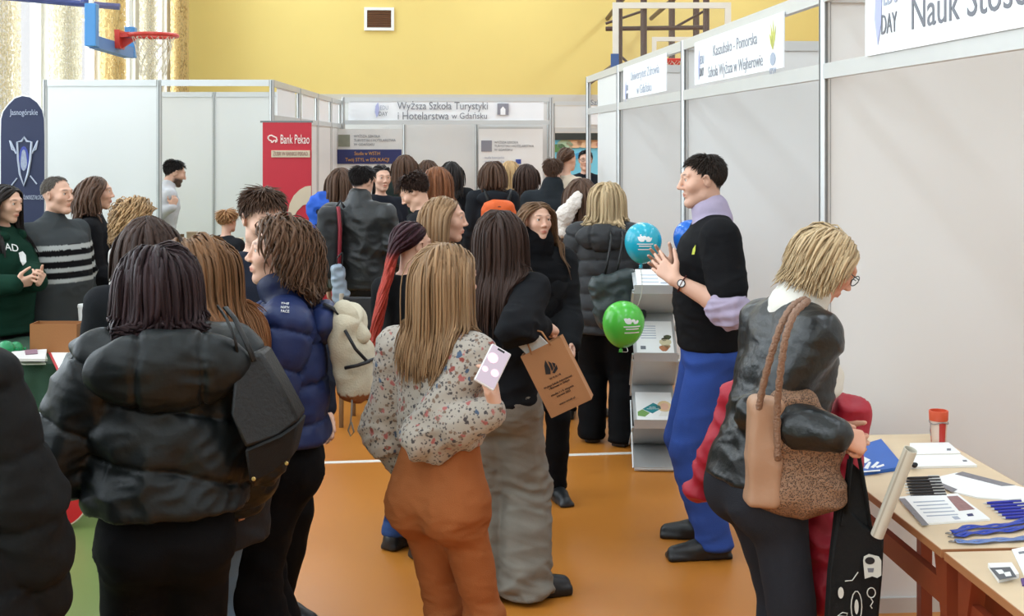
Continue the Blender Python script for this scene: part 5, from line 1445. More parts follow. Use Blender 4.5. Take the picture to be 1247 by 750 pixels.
# girl facing the camera
p = Human('person facing the camera with long light brown hair, black scarf and coat', 652, 6.87, 1.555, 172, seed=19, hb=.0048, hc=.0095, face=True, head=(-14, -2, 0),
          feet={'L': dict(x=-.0, y=.12, yaw=-4), 'R': dict(x=.03, y=-.05)}, arms={'L': dict(out=.03, fwd=.25, bend=.9, inx=.2), 'R': dict(out=.08, fwd=.12, bend=.5)})
p.body(hairline=HAIRLINE_F, haircol=T(130, 98, 70), brow=T(96, 70, 54), lips=(.70, .36, .38), blush=.12)
p.top('coat', cloth('black_wool', (28, 29, 31), .9), e=.026, hem=.30, boxy=.5, flare=.03, wr=.008)
p.top('scarf', cloth('black_knit_scarf', (18, 18, 20), .95), e=.036, hem=.58, sleeves=False, boxy=.1, collar=.040, collar_r=.034, wr=.012, wf=6, bust=False)
p.bottoms('trousers', BLACK_TR, thigh=.008, knee=.010, ankle=.018); p.shoes(SHOE, sole=(3, 3, 3))
p.hair(H_MID, n=700, L=.50, w=.006, wave=.010, wfreq=3, vol=1.2)
# light brown profile
p = Human('person in profile with straight light brown hair, behind the red ponytail', 537, 6.1, 1.62, 62, seed=20, hb=.005, hc=.011, face=True, head=(34, 2, 0))
p.body(hairline=HAIRLINE_F, haircol=T(120, 90, 62)); p.top('jacket', cloth('grey_brown_cloth', (70, 64, 60)), e=.022, hem=.5, boxy=.6)
p.bottoms('trousers', BLACK_TR); p.shoes(SHOE); p.hair(H_LIGHT, n=400, L=.44, w=.009, wave=.003)
# red ponytail
def dye(v, s, V):
    a = np.clip((s.hp(0, 0, -.03)[2] - V[:, 2]) / .05, 0, 1)[:, None]
    return 1 + a * (np.array(srgb(176, 58, 42)) / np.array(srgb(56, 28, 34)) - 1)
p = Human('person with a red dyed ponytail, black top and turned-up blue jeans', 498, 5.88, 1.505, 48, seed=21, hb=.005, hc=.010, face=True, head=(10, 4, 0), feet={'L': dict(x=-.01, y=.0), 'R': dict(x=.02, y=.0)})
p.body(hairline=([0, 30, 52, 75, 95, 130, 180], [38, 37, 30, 14, -4, -18, -26]), haircol=T(50, 30, 34))
p.top('black_top', BLACK_CLOTH, e=.010, hem=.50, boxy=.2)
def cuff(s, V): C = np.ones((len(V), 3)); C[V[:, 2] < .13] = (2.2, 2.1, 1.9); return C
p.bottoms('jeans', cloth('blue_denim', (30, 48, 86)), thigh=.012, knee=.020, ankle=.03, hemz=.06, tint=cuff); p.shoes(SHOE, chunky=.02)
p.hair(HM((36, 20, 26), (70, 36, 44)), n=480, L=.54, w=.009, style='tail', tie=(0, -.115, -.035), back=.9, tcol=dye, wave=.016, wfreq=3, vol=.6)
REDP = p
# blonde in black puffer
p = Human('person from behind with straight blonde hair, long black puffer jacket and black trousers', 737, 8.0, 1.625, 16, seed=22, hb=.009, hc=.0095, head=(18, 8, 0), feet={'L': dict(x=-.0, y=.04), 'R': dict(x=.02, y=-.03)}, arms={'R': dict(out=.2, fwd=.25, bend=.8), 'L': dict(out=.16)})
p.body(hairline=HAIRLINE_F, haircol=T(200, 172, 128))
p.top('puffer_jacket', shell('black_puffer_cloth', (46, 46, 48), .6), e=.040, se=.032, hem=.43, boxy=.75, flare=.015, quilt=.10, qamp=.012, hood=1.2)
p.bottoms('trousers', BLACK_TR, thigh=.020, knee=.034, ankle=.05, hemz=.02, wr=.006); p.shoes(SHOE, chunky=.02)
p.hair(H_BLOND, n=380, L=.36, w=.009, wave=.003, vol=1.6)
BLACKP = p
# ------------------------------------------------------------------ middle distance
far_person('person with brown hair and a plum jacket with white fur hood, left of the blonde', 708, 8.7, 1.63, 24, H_BROWN, (74, 54, 44), tcol=(66, 56, 60), L=.40, n=260, w=.011, kind='puffer', hb=.01, hc=.010, hood=0, seed=31)
FURP = bpy.data.objects[-1] if 0 else None
far_person('boy with short brown hair and navy jacket facing right, behind the navy puffer', 316, 5.0, 1.705, 140, H_BROWN, (84, 64, 50), tcol=(34, 38, 50), sex='m', style='short', L=.06, n=900, face=True, hb=.005, hc=.010, head=(150 - 140, 16, 0), hood=.7, seed=32, hk=dict(n=1300, w=.004, L=.05, lift=.22, sweep=(.3, .3, 0)))
far_person('person with dark brown hair behind the black puffer jacket, only the crown in view', 181, 4.85, 1.60, 0, H_DARK, (54, 40, 36), L=.30, n=320, w=.010, hb=.010, seed=33)
far_person('person with curly blonde hair behind the table at left', 163, 7.3, 1.54, 60, HM((150, 110, 74), (206, 172, 128)), (170, 130, 90), tcol=(206, 200, 192), L=.16, n=650, w=.0055, seed=34, hk=dict(style='bob', curl=.010, wave=.012, wfreq=14, vol=2.2, step=.014))
q = far_person('person in black with chin-length brown hair, by the striped sweater man', 115, 8.4, 1.65, 82, H_BROWN, (84, 62, 48), tcol=(22, 22, 25), L=.26, n=320, w=.010, kind='coat', face=True, hb=.0058, hc=.011, seed=35, hem=.30, hk=dict(style='bob', wave=.010, wfreq=7, vol=2),
    arms={'R': dict(out=.05, fwd=.15, bend=2.6), 'L': dict(out=.05, fwd=.2, bend=2.6)})
# striped sweater man
def stripes(s, V, q, isarm, ta):
    z = np.where(isarm, .27 * s.H - ta * .95, q[:, 2]) / s.H
    C = np.ones((len(V), 3)); g_ = np.array(srgb(66, 70, 72)) / np.array(srgb(176, 180, 178)); k_ = np.array(srgb(18, 18, 20)) / np.array(srgb(176, 180, 178))
    C[:] = g_
    band = lambda lo, hi: (z > lo) & (z < hi)
    C[band(.098, .235)] = k_
    for lo in (.225, .185, .145, .105): C[band(lo - .0085, lo + .0085)] = 1
    return C
p = Human('man with short grey hair in a dark sweater with white stripes', 67, 7.85, 1.66, 118, 'm', seed=36, hb=.0055, hc=.008, face=True, head=(-4, 0, 0), belly=.05, bulk=1.10, arms={'R': dict(out=.34, fwd=-.02, bend=.1), 'L': dict(out=.34, fwd=-.1, bend=.1)})
p.body(hairline=([0, 30, 48, 60, 78, 95, 130, 180], [56, 52, 44, 26, 2, -2, -14, -22]), haircol=T(112, 100, 92), lips=(.85, .62, .6))
p.top('striped_sweater', cloth('striped_knit', (176, 180, 178), .95), e=.022, hem=.45, boxy=.7, wr=.006, collar=.02, tint=stripes)
p.bottoms('trousers', DENIM, thigh=.012, knee=.016, ankle=.02); p.shoes(SHOE)
p.hair(HM((84, 76, 70), (128, 118, 108)), n=700, L=.018, w=.005, style='short', hairline=([0, 30, 48, 60, 78, 95, 130, 180], [56, 52, 44, 26, 2, -2, -14, -22]), lift=.15)
# green hoodie
HOOD_G = cloth('dark_green_fleece', (22, 52, 40), .95)
p = Human('x', 3, 7.5, 1.63, 108); W = p.W; bpy.data.objects.remove(p.root)
p = Human('person at the left edge in a dark green hoodie with white letters, long black hair', 3, 7.5, 1.63, 108, seed=37, hands=True, hb=.0058, hc=.0085, face=True, head=(4, 8, 0),
          arms={'R': dict(hand=W(18, 346, 7.2), pole=(.6, -.6, -.8), dir=(-.55, .8, .2), palm=(-.6, -.4, .6), curl=.5), 'L': dict(hand=W(46, 344, 7.3), pole=(-.6, -.6, -.8), dir=(.6, .7, .3), palm=(.6, -.5, .5), curl=.6)})
p.body(hairline=HAIRLINE_F, haircol=T(34, 28, 28), lips=(.72, .4, .4))
p.top('hoodie', HOOD_G, e=.030, se=.026, hem=.47, boxy=.8, wr=.010, hood=1.0)
p.bottoms('trousers', BLACK_TR); p.shoes(SHOE)
p.hair(H_BLACK, n=340, L=.42, w=.010, wave=.003)
GREENP = p
# bearded man in the booth
p = Human('x', 203, 13.0, 1.80, 70); W = p.W; bpy.data.objects.remove(p.root)
p = Human('bearded man in a white shirt raising a hand inside the left booth', 192, 13.0, 1.69, 66, 'm', seed=38, hb=.0075, hc=.012, face=True, lean=12, head=(0, 18, 0), hscale=1.12,
          arms={'R': dict(hand=W(219, 252, 12.75), pole=(.4, -.5, -1), dir=(0, .3, 1), palm=(-1, 0, 0), curl=.6), 'L': dict()})
p.body(hairline=HAIRLINE_M, haircol=T(26, 22, 22), beard=T(30, 24, 24))
p.top('shirt', cloth('white_shirt_cloth', (206, 206, 210), .85), e=.014, hem=.48, boxy=.6, collar=.04, wr=.010)
p.bottoms('trousers', BLACK_TR); p.shoes(SHOE)
p.hair(H_BLACK, n=600, L=.045, w=.006, style='short', hairline=HAIRLINE_M, lift=.35)
# seated person
p = Human('small seated person with fair hair and black jacket inside the left booth', 276, 11.6, 1.55, 40, seed=39, sit=.52, feet={'L': dict(y=.42), 'R': dict(y=.42)}, hb=.011, hc=.012)
p.body(hairline=HAIRLINE_F, haircol=T(170, 128, 90)); p.top('jacket', cloth('cloth', (30, 32, 36)), e=.025, hem=.49, boxy=.7, hood=.9)
p.bottoms('trousers', BLACK_TR, hemz=.06); p.shoes(SHOE); p.hair(HM((150, 104, 66), (196, 150, 104)), n=260, L=.07, w=.009, style='short', lift=.25)
SEATP = p
# black leather jacket man
p = Human('x', 437, 9.4, 1.70, 14); W = p.W; bpy.data.objects.remove(p.root)
p = Human('man from behind in a black leather jacket and dark trousers left of the aisle', 437, 9.4, 1.70, 14, 'm', seed=40, hb=.0085, hc=.010, head=(26, 12, 0), bulk=1.02, arms={'R': dict(out=.18, fwd=.1, bend=1.0), 'L': dict(out=.12, fwd=.0, bend=.3)})
p.body(hairline=HAIRLINE_M, haircol=T(34, 28, 26)); p.top('leather_jacket', leather('black_leather_old', (38, 40, 41), .42), e=.030, se=.026, hem=.475, boxy=.85, wr=.014, collar=.035, collar_r=.02)
p.bottoms('trousers', cloth('charcoal_denim', (44, 44, 46)), thigh=.014, knee=.018, ankle=.024, wr=.007); p.shoes(SHOE)
p.hair(H_BLACK, n=900, L=.055, w=.005, style='short', hairline=HAIRLINE_M, lift=.2)
LEATHERM = p
far_person('person facing the camera in dark jacket beside the navy banded poster', 464, 11.2, 1.66, 158, H_BLACK, (36, 30, 30), tcol=(32, 34, 42), L=.2, face=True, hb=.007, seed=41, tie=(0, -.1, -.02), n=200, hk=dict(back=.9))
far_person('person with shoulder-length brown hair in front of the navy banded poster', 415, 10.6, 1.66, 4, H_BROWN, (70, 52, 42), tcol=(40, 44, 58), L=.32, seed=42)
far_person('boy with curly dark hair and black hooded jacket looking down to the left', 515, 8.7, 1.67, -74, H_DARK, (52, 40, 34), tcol=(30, 31, 34), sex='m', style='short', face=True, hb=.0058, hc=.010, head=(-4, 34, 0), hood=.9, seed=43, hk=dict(n=900, w=.005, L=.055, lift=.4, curl=.005, wave=.005, wfreq=20), skin=(1.05, 1.02, 1.0))
far_person('person with long reddish brown hair turned left, behind the curly haired boy', 534, 10.2, 1.68, -58, H_AUB, (98, 58, 40), tcol=(36, 36, 40), L=.46, face=True, hb=.007, seed=44, n=200, head=(0, 8, 0))
far_person('person with long brown hair and dark green jacket, back to us by the poster', 493, 13.4, 1.735, 0, H_BROWN, (72, 54, 42), tcol=(40, 50, 48), L=.34, seed=45)
far_person('person with brown hair just left of the black-haired one in the far group', 521, 14.2, 1.67, -20, H_BROWN, (76, 58, 48), tcol=(34, 34, 38), L=.30, seed=46)
far_person('person with black hair and black coat left of the orange backpack', 549, 13.2, 1.67, -8, H_BLACK, (32, 27, 26), tcol=(26, 27, 30), L=.30, seed=47)
ORP = far_person('person with brown hair and black hooded jacket wearing the orange backpack', 600, 12.2, 1.685, 0, H_BROWN, (80, 58, 48), tcol=(34, 37, 42), L=.26, seed=48, hood=1.1, n=220, hk=dict(vol=2))
far_person('person with long fair blonde hair between the orange backpack and the dark-haired one', 621, 13.9, 1.665, -40, HM((170, 132, 88), (214, 182, 134)), (180, 146, 104), tcol=(50, 46, 46), L=.46, seed=49, face=True, hb=.008)
far_person('person with dark brown hair and black jacket right of the far fair blonde', 641, 12.9, 1.65, 12, H_DARK, (56, 42, 40), tcol=(28, 29, 32), L=.26, seed=50)
far_person('person with cropped brown hair and black scarf in the far group', 673, 11.2, 1.725, 16, H_BROWN, (110, 82, 64), tcol=(38, 42, 46), L=.05, sex='m', style='short', seed=51, collar=.045, tk=dict(collar_r=.026), hk=dict(lift=.12, n=420, w=.007))
far_person('person with brown ponytail and beige coat near the mural', 690, 13.4, 1.80, 50, H_BROWN, (96, 66, 46), tcol=(206, 190, 170), L=.26, kind='coat', seed=52, tie=(0, -.11, .0), hem=.3, n=180)
p = far_person('man with glasses and black sweater facing us in front of the mural', 713, 15.6, 1.755, 186, H_BLACK, (48, 40, 36), tcol=(26, 28, 34), sex='m', style='short', L=.03, face=True, hb=.0075, seed=53, kind='sweater')
m = MB()
for sx in (-1, 1):
    c = p.hp(sx * .034, .102, .008); m.tube([c + p.Rh @ np.array((.024 * math.cos(q), 0, .017 * math.sin(q))) * p.hs for q in np.linspace(0, 6.283, 13)[:-1]], .0022, 4, closed=True)
    m.tube([p.hp(sx * .058, .1, .012), p.hp(sx * .08, .08, .012), p.hp(sx * .083, 0, .01)], .002, 4)
m.build('glasses', plain('dark_frame', (.02, .02, .02), .3), p.root)
# ------------------------------------------------------------------ things carried and standing about
from mathutils.bvhtree import BVHTree
def snap(p, part, px, py, off=.003):
    """point and normal (world) where the line of sight of a pixel meets a garment"""
    me = p.parts[part].data
    if not hasattr(p, '_bvh'): p._bvh = {}
    if part not in p._bvh:
        n = len(me.vertices); V = np.empty(n * 3, np.float32); me.vertices.foreach_get('co', V)
        p._bvh[part] = BVHTree.FromPolygons(V.reshape(-1, 3).tolist(), [tuple(f.vertices) for f in me.polygons])
    R = rz(p.yaw); d = at(px, py, 1.0) - CAMP
    h = p._bvh[part].ray_cast(Vector(R @ (CAMP - p.base)), Vector(R @ d / np.linalg.norm(d)))
    if h[0] is None: return None
    n = rz(-p.yaw) @ np.array(h[1]); n = n if n @ d < 0 else -n
    return p.world(np.array(h[0])) + n * off, n
def surf_text(p, part, s, px, py, size, mat, width=None, tilt=0, align='CENTER'):
    h = snap(p, part, px, py)
    if h is None: return
    c, n = h; r = np.cross(UP, n); r = unit(r); u = np.cross(n, r)
    a = tilt * D2R; r, u = r * math.cos(a) + u * math.sin(a), u * math.cos(a) - r * math.sin(a)
    bpy.context.view_layer.update()
    return text('lettering', s, size, c, np.stack([r, u, n], 1), mat, p.parts[part], align=align, width=width)
def surf_patch(p, part, pts, mat, name='print', off=.004):
    P = [snap(p, part, x, y, off) for x, y in pts]
    if any(q is None for q in P): return
    R = rz(p.yaw); Q = [R @ (q[0] - p.base) for q in P]
    m = MB(); m.quad(*Q); return m.build(name, mat, p.parts[part])
def blob(name, prims, h, mat, parent=None, loc=None, relax_=2, wr=0, wf=6, seed=1, tint=None, label=None, cat=None, group=None, cuts=()):
    lo = np.min([p[0].bbox()[0] for p in prims], 0) - .04; hi = np.max([p[0].bbox()[1] for p in prims], 0) + .04
    F = Field(lo, hi, h)
    for p in prims: F.add(*p)
    for c in cuts: F.cut_plane(*c)
    V, Q = F.mesh(); V = relax(V, Q, relax_, .4)
    if wr:
        N = vnormals(V, Q); n1 = Noise(seed); V = V + N * (wr * (1 - 2 * np.abs(n1(V, wf))))[:, None]
    C = np.ones((len(V), 3)) if tint is None else tint(V)
    if loc is not None: V = V - np.array(loc)
    me = np_mesh(name, V, Q); set_tint(me, C)
    o = link(name, me, mat, parent)
    if loc is not None and parent is None: o.location = loc
    return tag(o, label, cat, group)
WHITE_P = plain('white_print_ink', srgb(236, 236, 234), .6, var=.01); BLACK_P = plain('black_print_ink', srgb(26, 26, 30), .6)
# small marks on clothes
for i, t_ in enumerate(('THE', 'NORTH', 'FACE')): surf_text(NAVY_P, 'puffer_jacket', t_, 347, 370.5 + i * 4.6, .016, WHITE_P, width=.026, tilt=-6)
surf_text(GREENP, 'hoodie', 'AD', 14, 302, .07, WHITE_P, width=.085, tilt=-14)
surf_patch(GREENP, 'hoodie', [(22, 308), (27, 306), (31, 311), (32, 320), (28, 324), (24, 318)], WHITE_P, 'emblem_print')
surf_patch(MAN, 't_shirt', [(904, 317), (908.5, 316.5), (908.5, 319), (904, 319.5)], WHITE_P, 'sleeve_mark')
surf_patch(MAN, 't_shirt', [(843, 310), (844.5, 303), (848, 298), (847.5, 305), (846, 310)], plain('leaf_yellow', srgb(190, 196, 60), .6), 'leaf_print')
# watch on the near wrist
A = MAN.arm['L']; ax = unit(A['wr'] - A['el']); c0 = A['wr'] - ax * .035
u_ = unit(np.cross(ax, (0, 0, 1))); v_ = np.cross(ax, u_)
m = MB(); m.tube([c0 + .033 * (u_ * math.cos(q) + v_ * math.sin(q)) for q in np.linspace(0, 6.283, 21)[:-1]], .011, 6, flat=.3, closed=True); m.build('watch_strap', plain('dark_red_strap', srgb(90, 36, 34), .5), MAN.root, smooth='all')
wl = MAN.W(800, 330, 4.5) - c0; wl = unit(wl - ax * (wl @ ax)); Rw = np.stack([ax, np.cross(wl, ax), wl], 1)
m = MB(); m.lathe([(.017, 0), (.019, .004), (.017, .009)], c0 + wl * .030, 20, Rw); m.build('watch_case', plain('steel_case', srgb(60, 60, 62), .3, metal=.8), MAN.root, smooth=True)
m = MB(); m.lathe([(.014, 0), (.014, .001)], c0 + wl * .0385, 20, Rw); m.build('watch_face', WHITE_P, MAN.root)
# fur hood on the plum jacket
FP = [o for o in bpy.data.objects if o.name.startswith('person') and 'fur hood' in o.get('label', '')][0]
Rf = rz(24 * D2R); fb = np.array(FP.location)
def fl(px, py, d): return Rf @ (at(px, py, d) - fb)
furm = plain('white_fur', srgb(232, 220, 210), .95, bump=1.0, bscale=90, tint=True, sheen=.3)
blob('fur_hood', [(Capsule(fl(684, 276, 8.60), fl(688, 262, 8.56), .050, .055), 0), (Capsule(fl(688, 262, 8.56), fl(698, 249, 8.56), .055, .042), .03), (Capsule(fl(698, 249, 8.56), fl(704, 238, 8.6), .042, .03), .03), (Capsule(fl(684, 276, 8.60), fl(686, 284, 8.56), .045, .035), .03)], .011, furm, FP, wr=.006, wf=14)
# ------------------------------------------------------------------ bags
GREY_L = plain('grey_bag_leather', srgb(104, 107, 107), .5, bump=.25, bscale=90, tint=True, var=.15, vscale=14); BROWN_S = plain('dark_brown_suede', srgb(84, 60, 48), .8, bump=.2, tint=True)
c = at(325, 500, 3.42)
r = empty('tote_bag', c, 0, 'slouchy grey leather tote bag with brown base beside the black puffer jacket', 'bag')
L3 = lambda x, y, d: at(x, y, d) - c
m = MB(); m.prism([L3(286, 436, 3.42), L3(318, 428, 3.46), L3(342, 470, 3.47), L3(365, 513, 3.48), L3(340, 530, 3.42), L3(298, 548, 3.36), L3(280, 505, 3.36)], FW * .13); m.build('body', GREY_L, r, bevel=.012, smooth=True)
m = MB(); m.prism([L3(297, 547, 3.362), L3(340, 530, 3.42), L3(365, 513, 3.478), L3(354, 560, 3.48), L3(330, 577, 3.44), L3(304, 591, 3.38)], FW * .125); m.build('base', BROWN_S, r, bevel=.01, smooth=True)
for k in (0, 1):
    m = MB(); m.tube([L3(292 + 18 * k, 440, 3.43), L3(286 + 12 * k, 412, 3.40 + .05 * k), L3(276 + 10 * k, 388, 3.42 + .06 * k), L3(266 + 8 * k, 374, 3.5)], .010, 6, flat=.4); m.build('strap', GREY_L, r, smooth='all')
for x, y, dd in ((309, 589, 3.37), (349, 570, 3.47)):
    m = MB(); m.lathe([(.004, 0), (.006, .002), (.004, .004)], L3(x, y - 6, dd - .01), 8, np.stack([RT, UP, -FW], 1)); m.build('stud', plain('brass_stud', srgb(200, 170, 110), .3, metal=.8), r)
# cream backpack on the navy jacket wearer
CREAM = plain('cream_canvas', srgb(206, 196, 172), .8, bump=.3, bscale=160, tint=True, var=.08, vscale=12); TAN = plain('tan_leather_base', srgb(150, 94, 52), .6, tint=True)
c = at(432, 440, 4.33); Rb = rz(-90 * D2R)
r = empty('backpack', c, 0, 'cream canvas backpack with tan base and black cord worn on the navy jacket', 'backpack')
P3 = lambda x, y, dd=4.25: at(x, y, dd + .08) - c
Rt_ = rz(-YAW) @ ry(-.18)
def bptint(V): C = np.ones((len(V), 3)); C[V[:, 2] < P3(0, 473)[2]] = np.array(srgb(150, 92, 50)) / np.array(srgb(206, 196, 172)); return C
blob('body', [(RBox(P3(427, 432), (.052, .125, .150), .05, Rt_), 0), (Ell(P3(424, 390), (.05, .10, .055), Rt_), .05), (RBox(P3(440, 446), (.045, .095, .095), .04, Rt_), .02)], .008, CREAM, r, wr=.006, wf=7, tint=bptint)
blob('flap', [(Capsule(P3(418, 378, 4.18), P3(440, 408, 4.18), .035, .03), 0), (Capsule(P3(418, 378, 4.30), P3(440, 408, 4.30), .035, .03), .06)], .009, CREAM, r, wr=.004)
m = MB(); m.tube([P3(420, 402, 4.11), P3(433, 425, 4.10), P3(447, 440, 4.13), P3(456, 437, 4.2)], .006, 6); m.build('cord', BLACK_P, r, smooth='all')
m = MB(); m.tube([P3(420, 448, 4.11), P3(435, 445, 4.10), P3(450, 440, 4.13)], .006, 6); m.build('cord', BLACK_P, r, smooth='all')
m = MB(); m.tube([P3(429, 478, 4.14), P3(428, 500, 4.12), P3(427, 514, 4.12), P3(424, 524, 4.12), P3(427, 531, 4.12), P3(431, 526, 4.12), P3(428, 514, 4.12)], .003, 5); m.build('pull_cord', plain('grey_cord', srgb(140, 136, 130), .7), r, smooth='all')
for k in (4.16, 4.36):
    m = MB(); m.tube([P3(414, 384, k), P3(404, 374, k), P3(394, 370, k)], .018, 6, flat=.3); m.build('strap', BLACK_P, r, smooth='all')
# phone
Rp = np.stack([unit(RT * .92 - UP * -.12 + FW * .35), UP, FW], 1)
up_ = unit(RT * .40 + UP * .72 + FW * .62); rt_ = unit(np.cross(FW * .8 + RT * .5 - UP * .45, up_) * -1); rt_ = unit(RT * .75 + FW * .25 - UP * .1 - up_ * ((RT * .75 + FW * .25 - UP * .1) @ up_)); no_ = np.cross(rt_, up_)
Rp = np.stack([rt_, up_, no_], 1); c = at(600, 447, 3.60)
r = empty('phone', c, 0, 'white smartphone with a pink picture on screen in the raised hand', 'phone')
m = MB(); m.box((0, 0, 0), (.064, .128, .009), Rp); m.build('case', plain('white_phone_case', srgb(226, 222, 222), .3), r, bevel=.004)
scr, nt, b = new_mat('phone_screen'); b.inputs['Base Color'].default_value = (.05, .05, .05, 1); b.inputs['Emission Color'].default_value = (*srgb(226, 206, 222), 1); b.inputs['Emission Strength'].default_value = .8
m = MB(); m.box(Rp @ np.array((0, 0, .005)), (.057, .119, .002), Rp); m.build('screen', scr, r)
pk, nt, b = new_mat('phone_screen_pink'); b.inputs['Emission Color'].default_value = (*srgb(222, 80, 150), 1); b.inputs['Emission Strength'].default_value = .8
for x, y, q in ((-.012, .022, .016), (.012, -.016, .012), (-.018, -.02, .009)):
    m = MB(); m.lathe([(q, 0), (q, .0008)], Rp @ np.array((x, y, .0062)), 12, Rp); m.build('picture', pk, r)
m = MB(); m.box(Rp @ np.array((0, .055, .0062)), (.022, .006, .001), Rp); m.build('notch', BLACK_P, r)
# paper bag
KRAFT = plain('kraft_paper', srgb(172, 120, 78), .75, bump=.1, bscale=60, var=.06)
dB = 5.06; c = at(677, 460, dB)
ru = unit(RT * 47 + UP * 24 - FW * 8); uu = unit(UP * 80 - RT * 20); uu = unit(uu - ru * (uu @ ru)); nn = np.cross(ru, uu); Rk = np.stack([ru, uu, nn], 1)
r = empty('paper_bag', c, 0, 'brown paper carrier bag with black printed sail emblem held by the dark-haired person', 'bag')
hw_, hh_, dp = .088, .135, .07
m = MB()
m.box(Rk @ np.array((0, 0, -.001)), (2*hw_, 2*hh_, .003), Rk); m.box(Rk @ np.array((0, 0, -dp)), (2*hw_, 2*hh_, .003), Rk)
for s_ in (-1, 1): m.prism([Rk @ np.array((s_*hw_, -hh_, 0)), Rk @ np.array((s_*hw_, hh_, 0)), Rk @ np.array((s_*(hw_-.008), hh_, -dp/2)), Rk @ np.array((s_*hw_, hh_, -dp)), Rk @ np.array((s_*hw_, -hh_, -dp))], Rk[:, 0] * .002 * s_)
m.box(Rk @ np.array((0, -hh_, -dp/2)), (2*hw_, .003, dp), Rk); m.build('bag_body', KRAFT, r)
m = MB(); K = lambda x, y, z=.0015: Rk @ np.array((x, y, z))
for P in ([(-.030, .030), (-.020, .062), (-.006, .082), (-.004, .040), (-.012, .022)], [(-.002, .030), (.002, .074), (.010, .060), (.008, .036)], [(.011, .038), (.014, .062), (.024, .052), (.016, .040)], [(-.004, .024), (.026, .046), (.024, .030), (.004, .018)]):
    m.prism([K(x, y) for x, y in P], Rk[:, 2] * .0006)
m.build('sail_emblem', BLACK_P, r)
bpy.context.view_layer.update()
for t_, y, w_ in (('W S A i B', .006, .05), ('Wyższa Szkoła Administracji', -.018, .125), ('i Biznesu w Gdyni', -.029, .09), ('studia I i II stopnia', -.056, .10), ('kierunki 2023', -.068, .06), ('www.wsaib.pl', -.100, .07)):
    text('lettering', t_, .011, c + K(0, y, .002), Rk, BLACK_P, r, align='CENTER', width=w_)
m = MB(); m.box(K(-.03, hh_ + .022, -.03), (.09, .10, .012), Rk @ rz(.35)); m.build('leaflets', plain('white_leaflet', srgb(226, 222, 214), .6, var=.2, vscale=60), r)
m = MB(); m.tube([K(-.045, hh_ - .01, 0), K(-.04, hh_ + .05, -.01), K(-.0, hh_ + .075, -.015), K(.03, hh_ + .05, -.01), K(.04, hh_ - .01, 0)], .004, 6); m.build('handle', KRAFT, r, smooth='all')
# orange backpack
ORG = plain('orange_nylon', srgb(226, 96, 30), .6, bump=.2, bscale=120, tint=True)
c = at(607, 265, 11.98)
r = empty('backpack', c, 0, 'bright orange backpack worn over a black hooded jacket in the far group', 'backpack')
blob('body', [(RBox((0, -.04, -.06), (.16, .08, .20), .07, rz(-YAW)), 0), (Ell((0, -.05, .10), (.13, .07, .07)), .05)], .016, ORG, r, wr=.006)
m = MB(); m.tube([(-.10, -.10, .08), (0, -.125, .11), (.10, -.10, .08)], .006, 5); m.build('zip', plain('dark_zip', srgb(120, 48, 20), .5), r)
for s_ in (-1, 1):
    m = MB(); m.tube([(s_*.09, 0, .14), (s_*.11, .05, .22), (s_*.12, .12, .26)], .02, 6, flat=.3); m.build('strap', ORG, r, smooth='all')
# dark green shoulder bag of the blonde in the long puffer
c = at(752, 352, 7.70)
r = empty('shoulder_bag', c, 0, 'soft dark green shoulder bag hanging at the blonde in the long puffer', 'bag')
GB = plain('dark_green_leather', srgb(48, 58, 58), .45, bump=.2, bscale=60, tint=True)
blob('body', [(RBox((0, 0, -.06), (.15, .05, .16), .045, ry(-.22)), 0), (Ell((.02, 0, -.12), (.15, .06, .11), ry(-.2)), .05)], .010, GB, r, wr=.010, wf=7)
for k in (-.03, .04):
    m = MB(); m.tube([(k - .05, 0, .07), (k - .02, .02, .20), (k + .0, .05, .30), (k, .14, .36)], .008, 6); m.build('strap', GB, r, smooth='all')
# black and red backpack at the leather jacket man
c = at(404, 295, 9.25)
r = empty('backpack', c, 0, 'black backpack with a dark red side stripe beside the leather jacket man', 'backpack')
blob('body', [(RBox((-.02, 0, 0), (.09, .10, .26), .06, ry(.06)), 0), (RBox((-.07, -.02, -.10), (.05, .08, .12), .04), .02)], .012, plain('black_nylon', srgb(28, 28, 31), .6, tint=True), r, wr=.005)
m = MB(); m.tube([(.05, -.07, .26), (.065, -.09, .10), (.06, -.095, -.10), (.05, -.08, -.25)], .028, 8, flat=.5); m.build('side_stripe', plain('dark_red_nylon', srgb(132, 26, 40), .6), r, smooth='all')
m = MB(); m.tube([(.03, 0, .25), (.06, .02, .30), (.09, 0, .25)], .010, 6); m.build('grab_handle', BLACK_P, r, smooth='all')
c = at(413, 345, 9.1)
r = empty('carrier_bag', c, 0, 'pale grey plastic carrier bag hanging below the black and red backpack', 'bag')
PLAST = plain('pale_plastic', srgb(150, 162, 176), .4, tint=True)
blob('body', [(RBox((0, 0, 0), (.045, .05, .13), .03, ry(-.12)), 0), (Ell((.02, 0, -.10), (.06, .055, .06)), .03)], .010, PLAST, r, wr=.010, wf=9)
for k in (-.02, .02):
    m = MB(); m.tube([(k, 0, .11), (k + .005, 0, .18), (.02, 0, .22)], .006, 5); m.build('handle', PLAST, r)
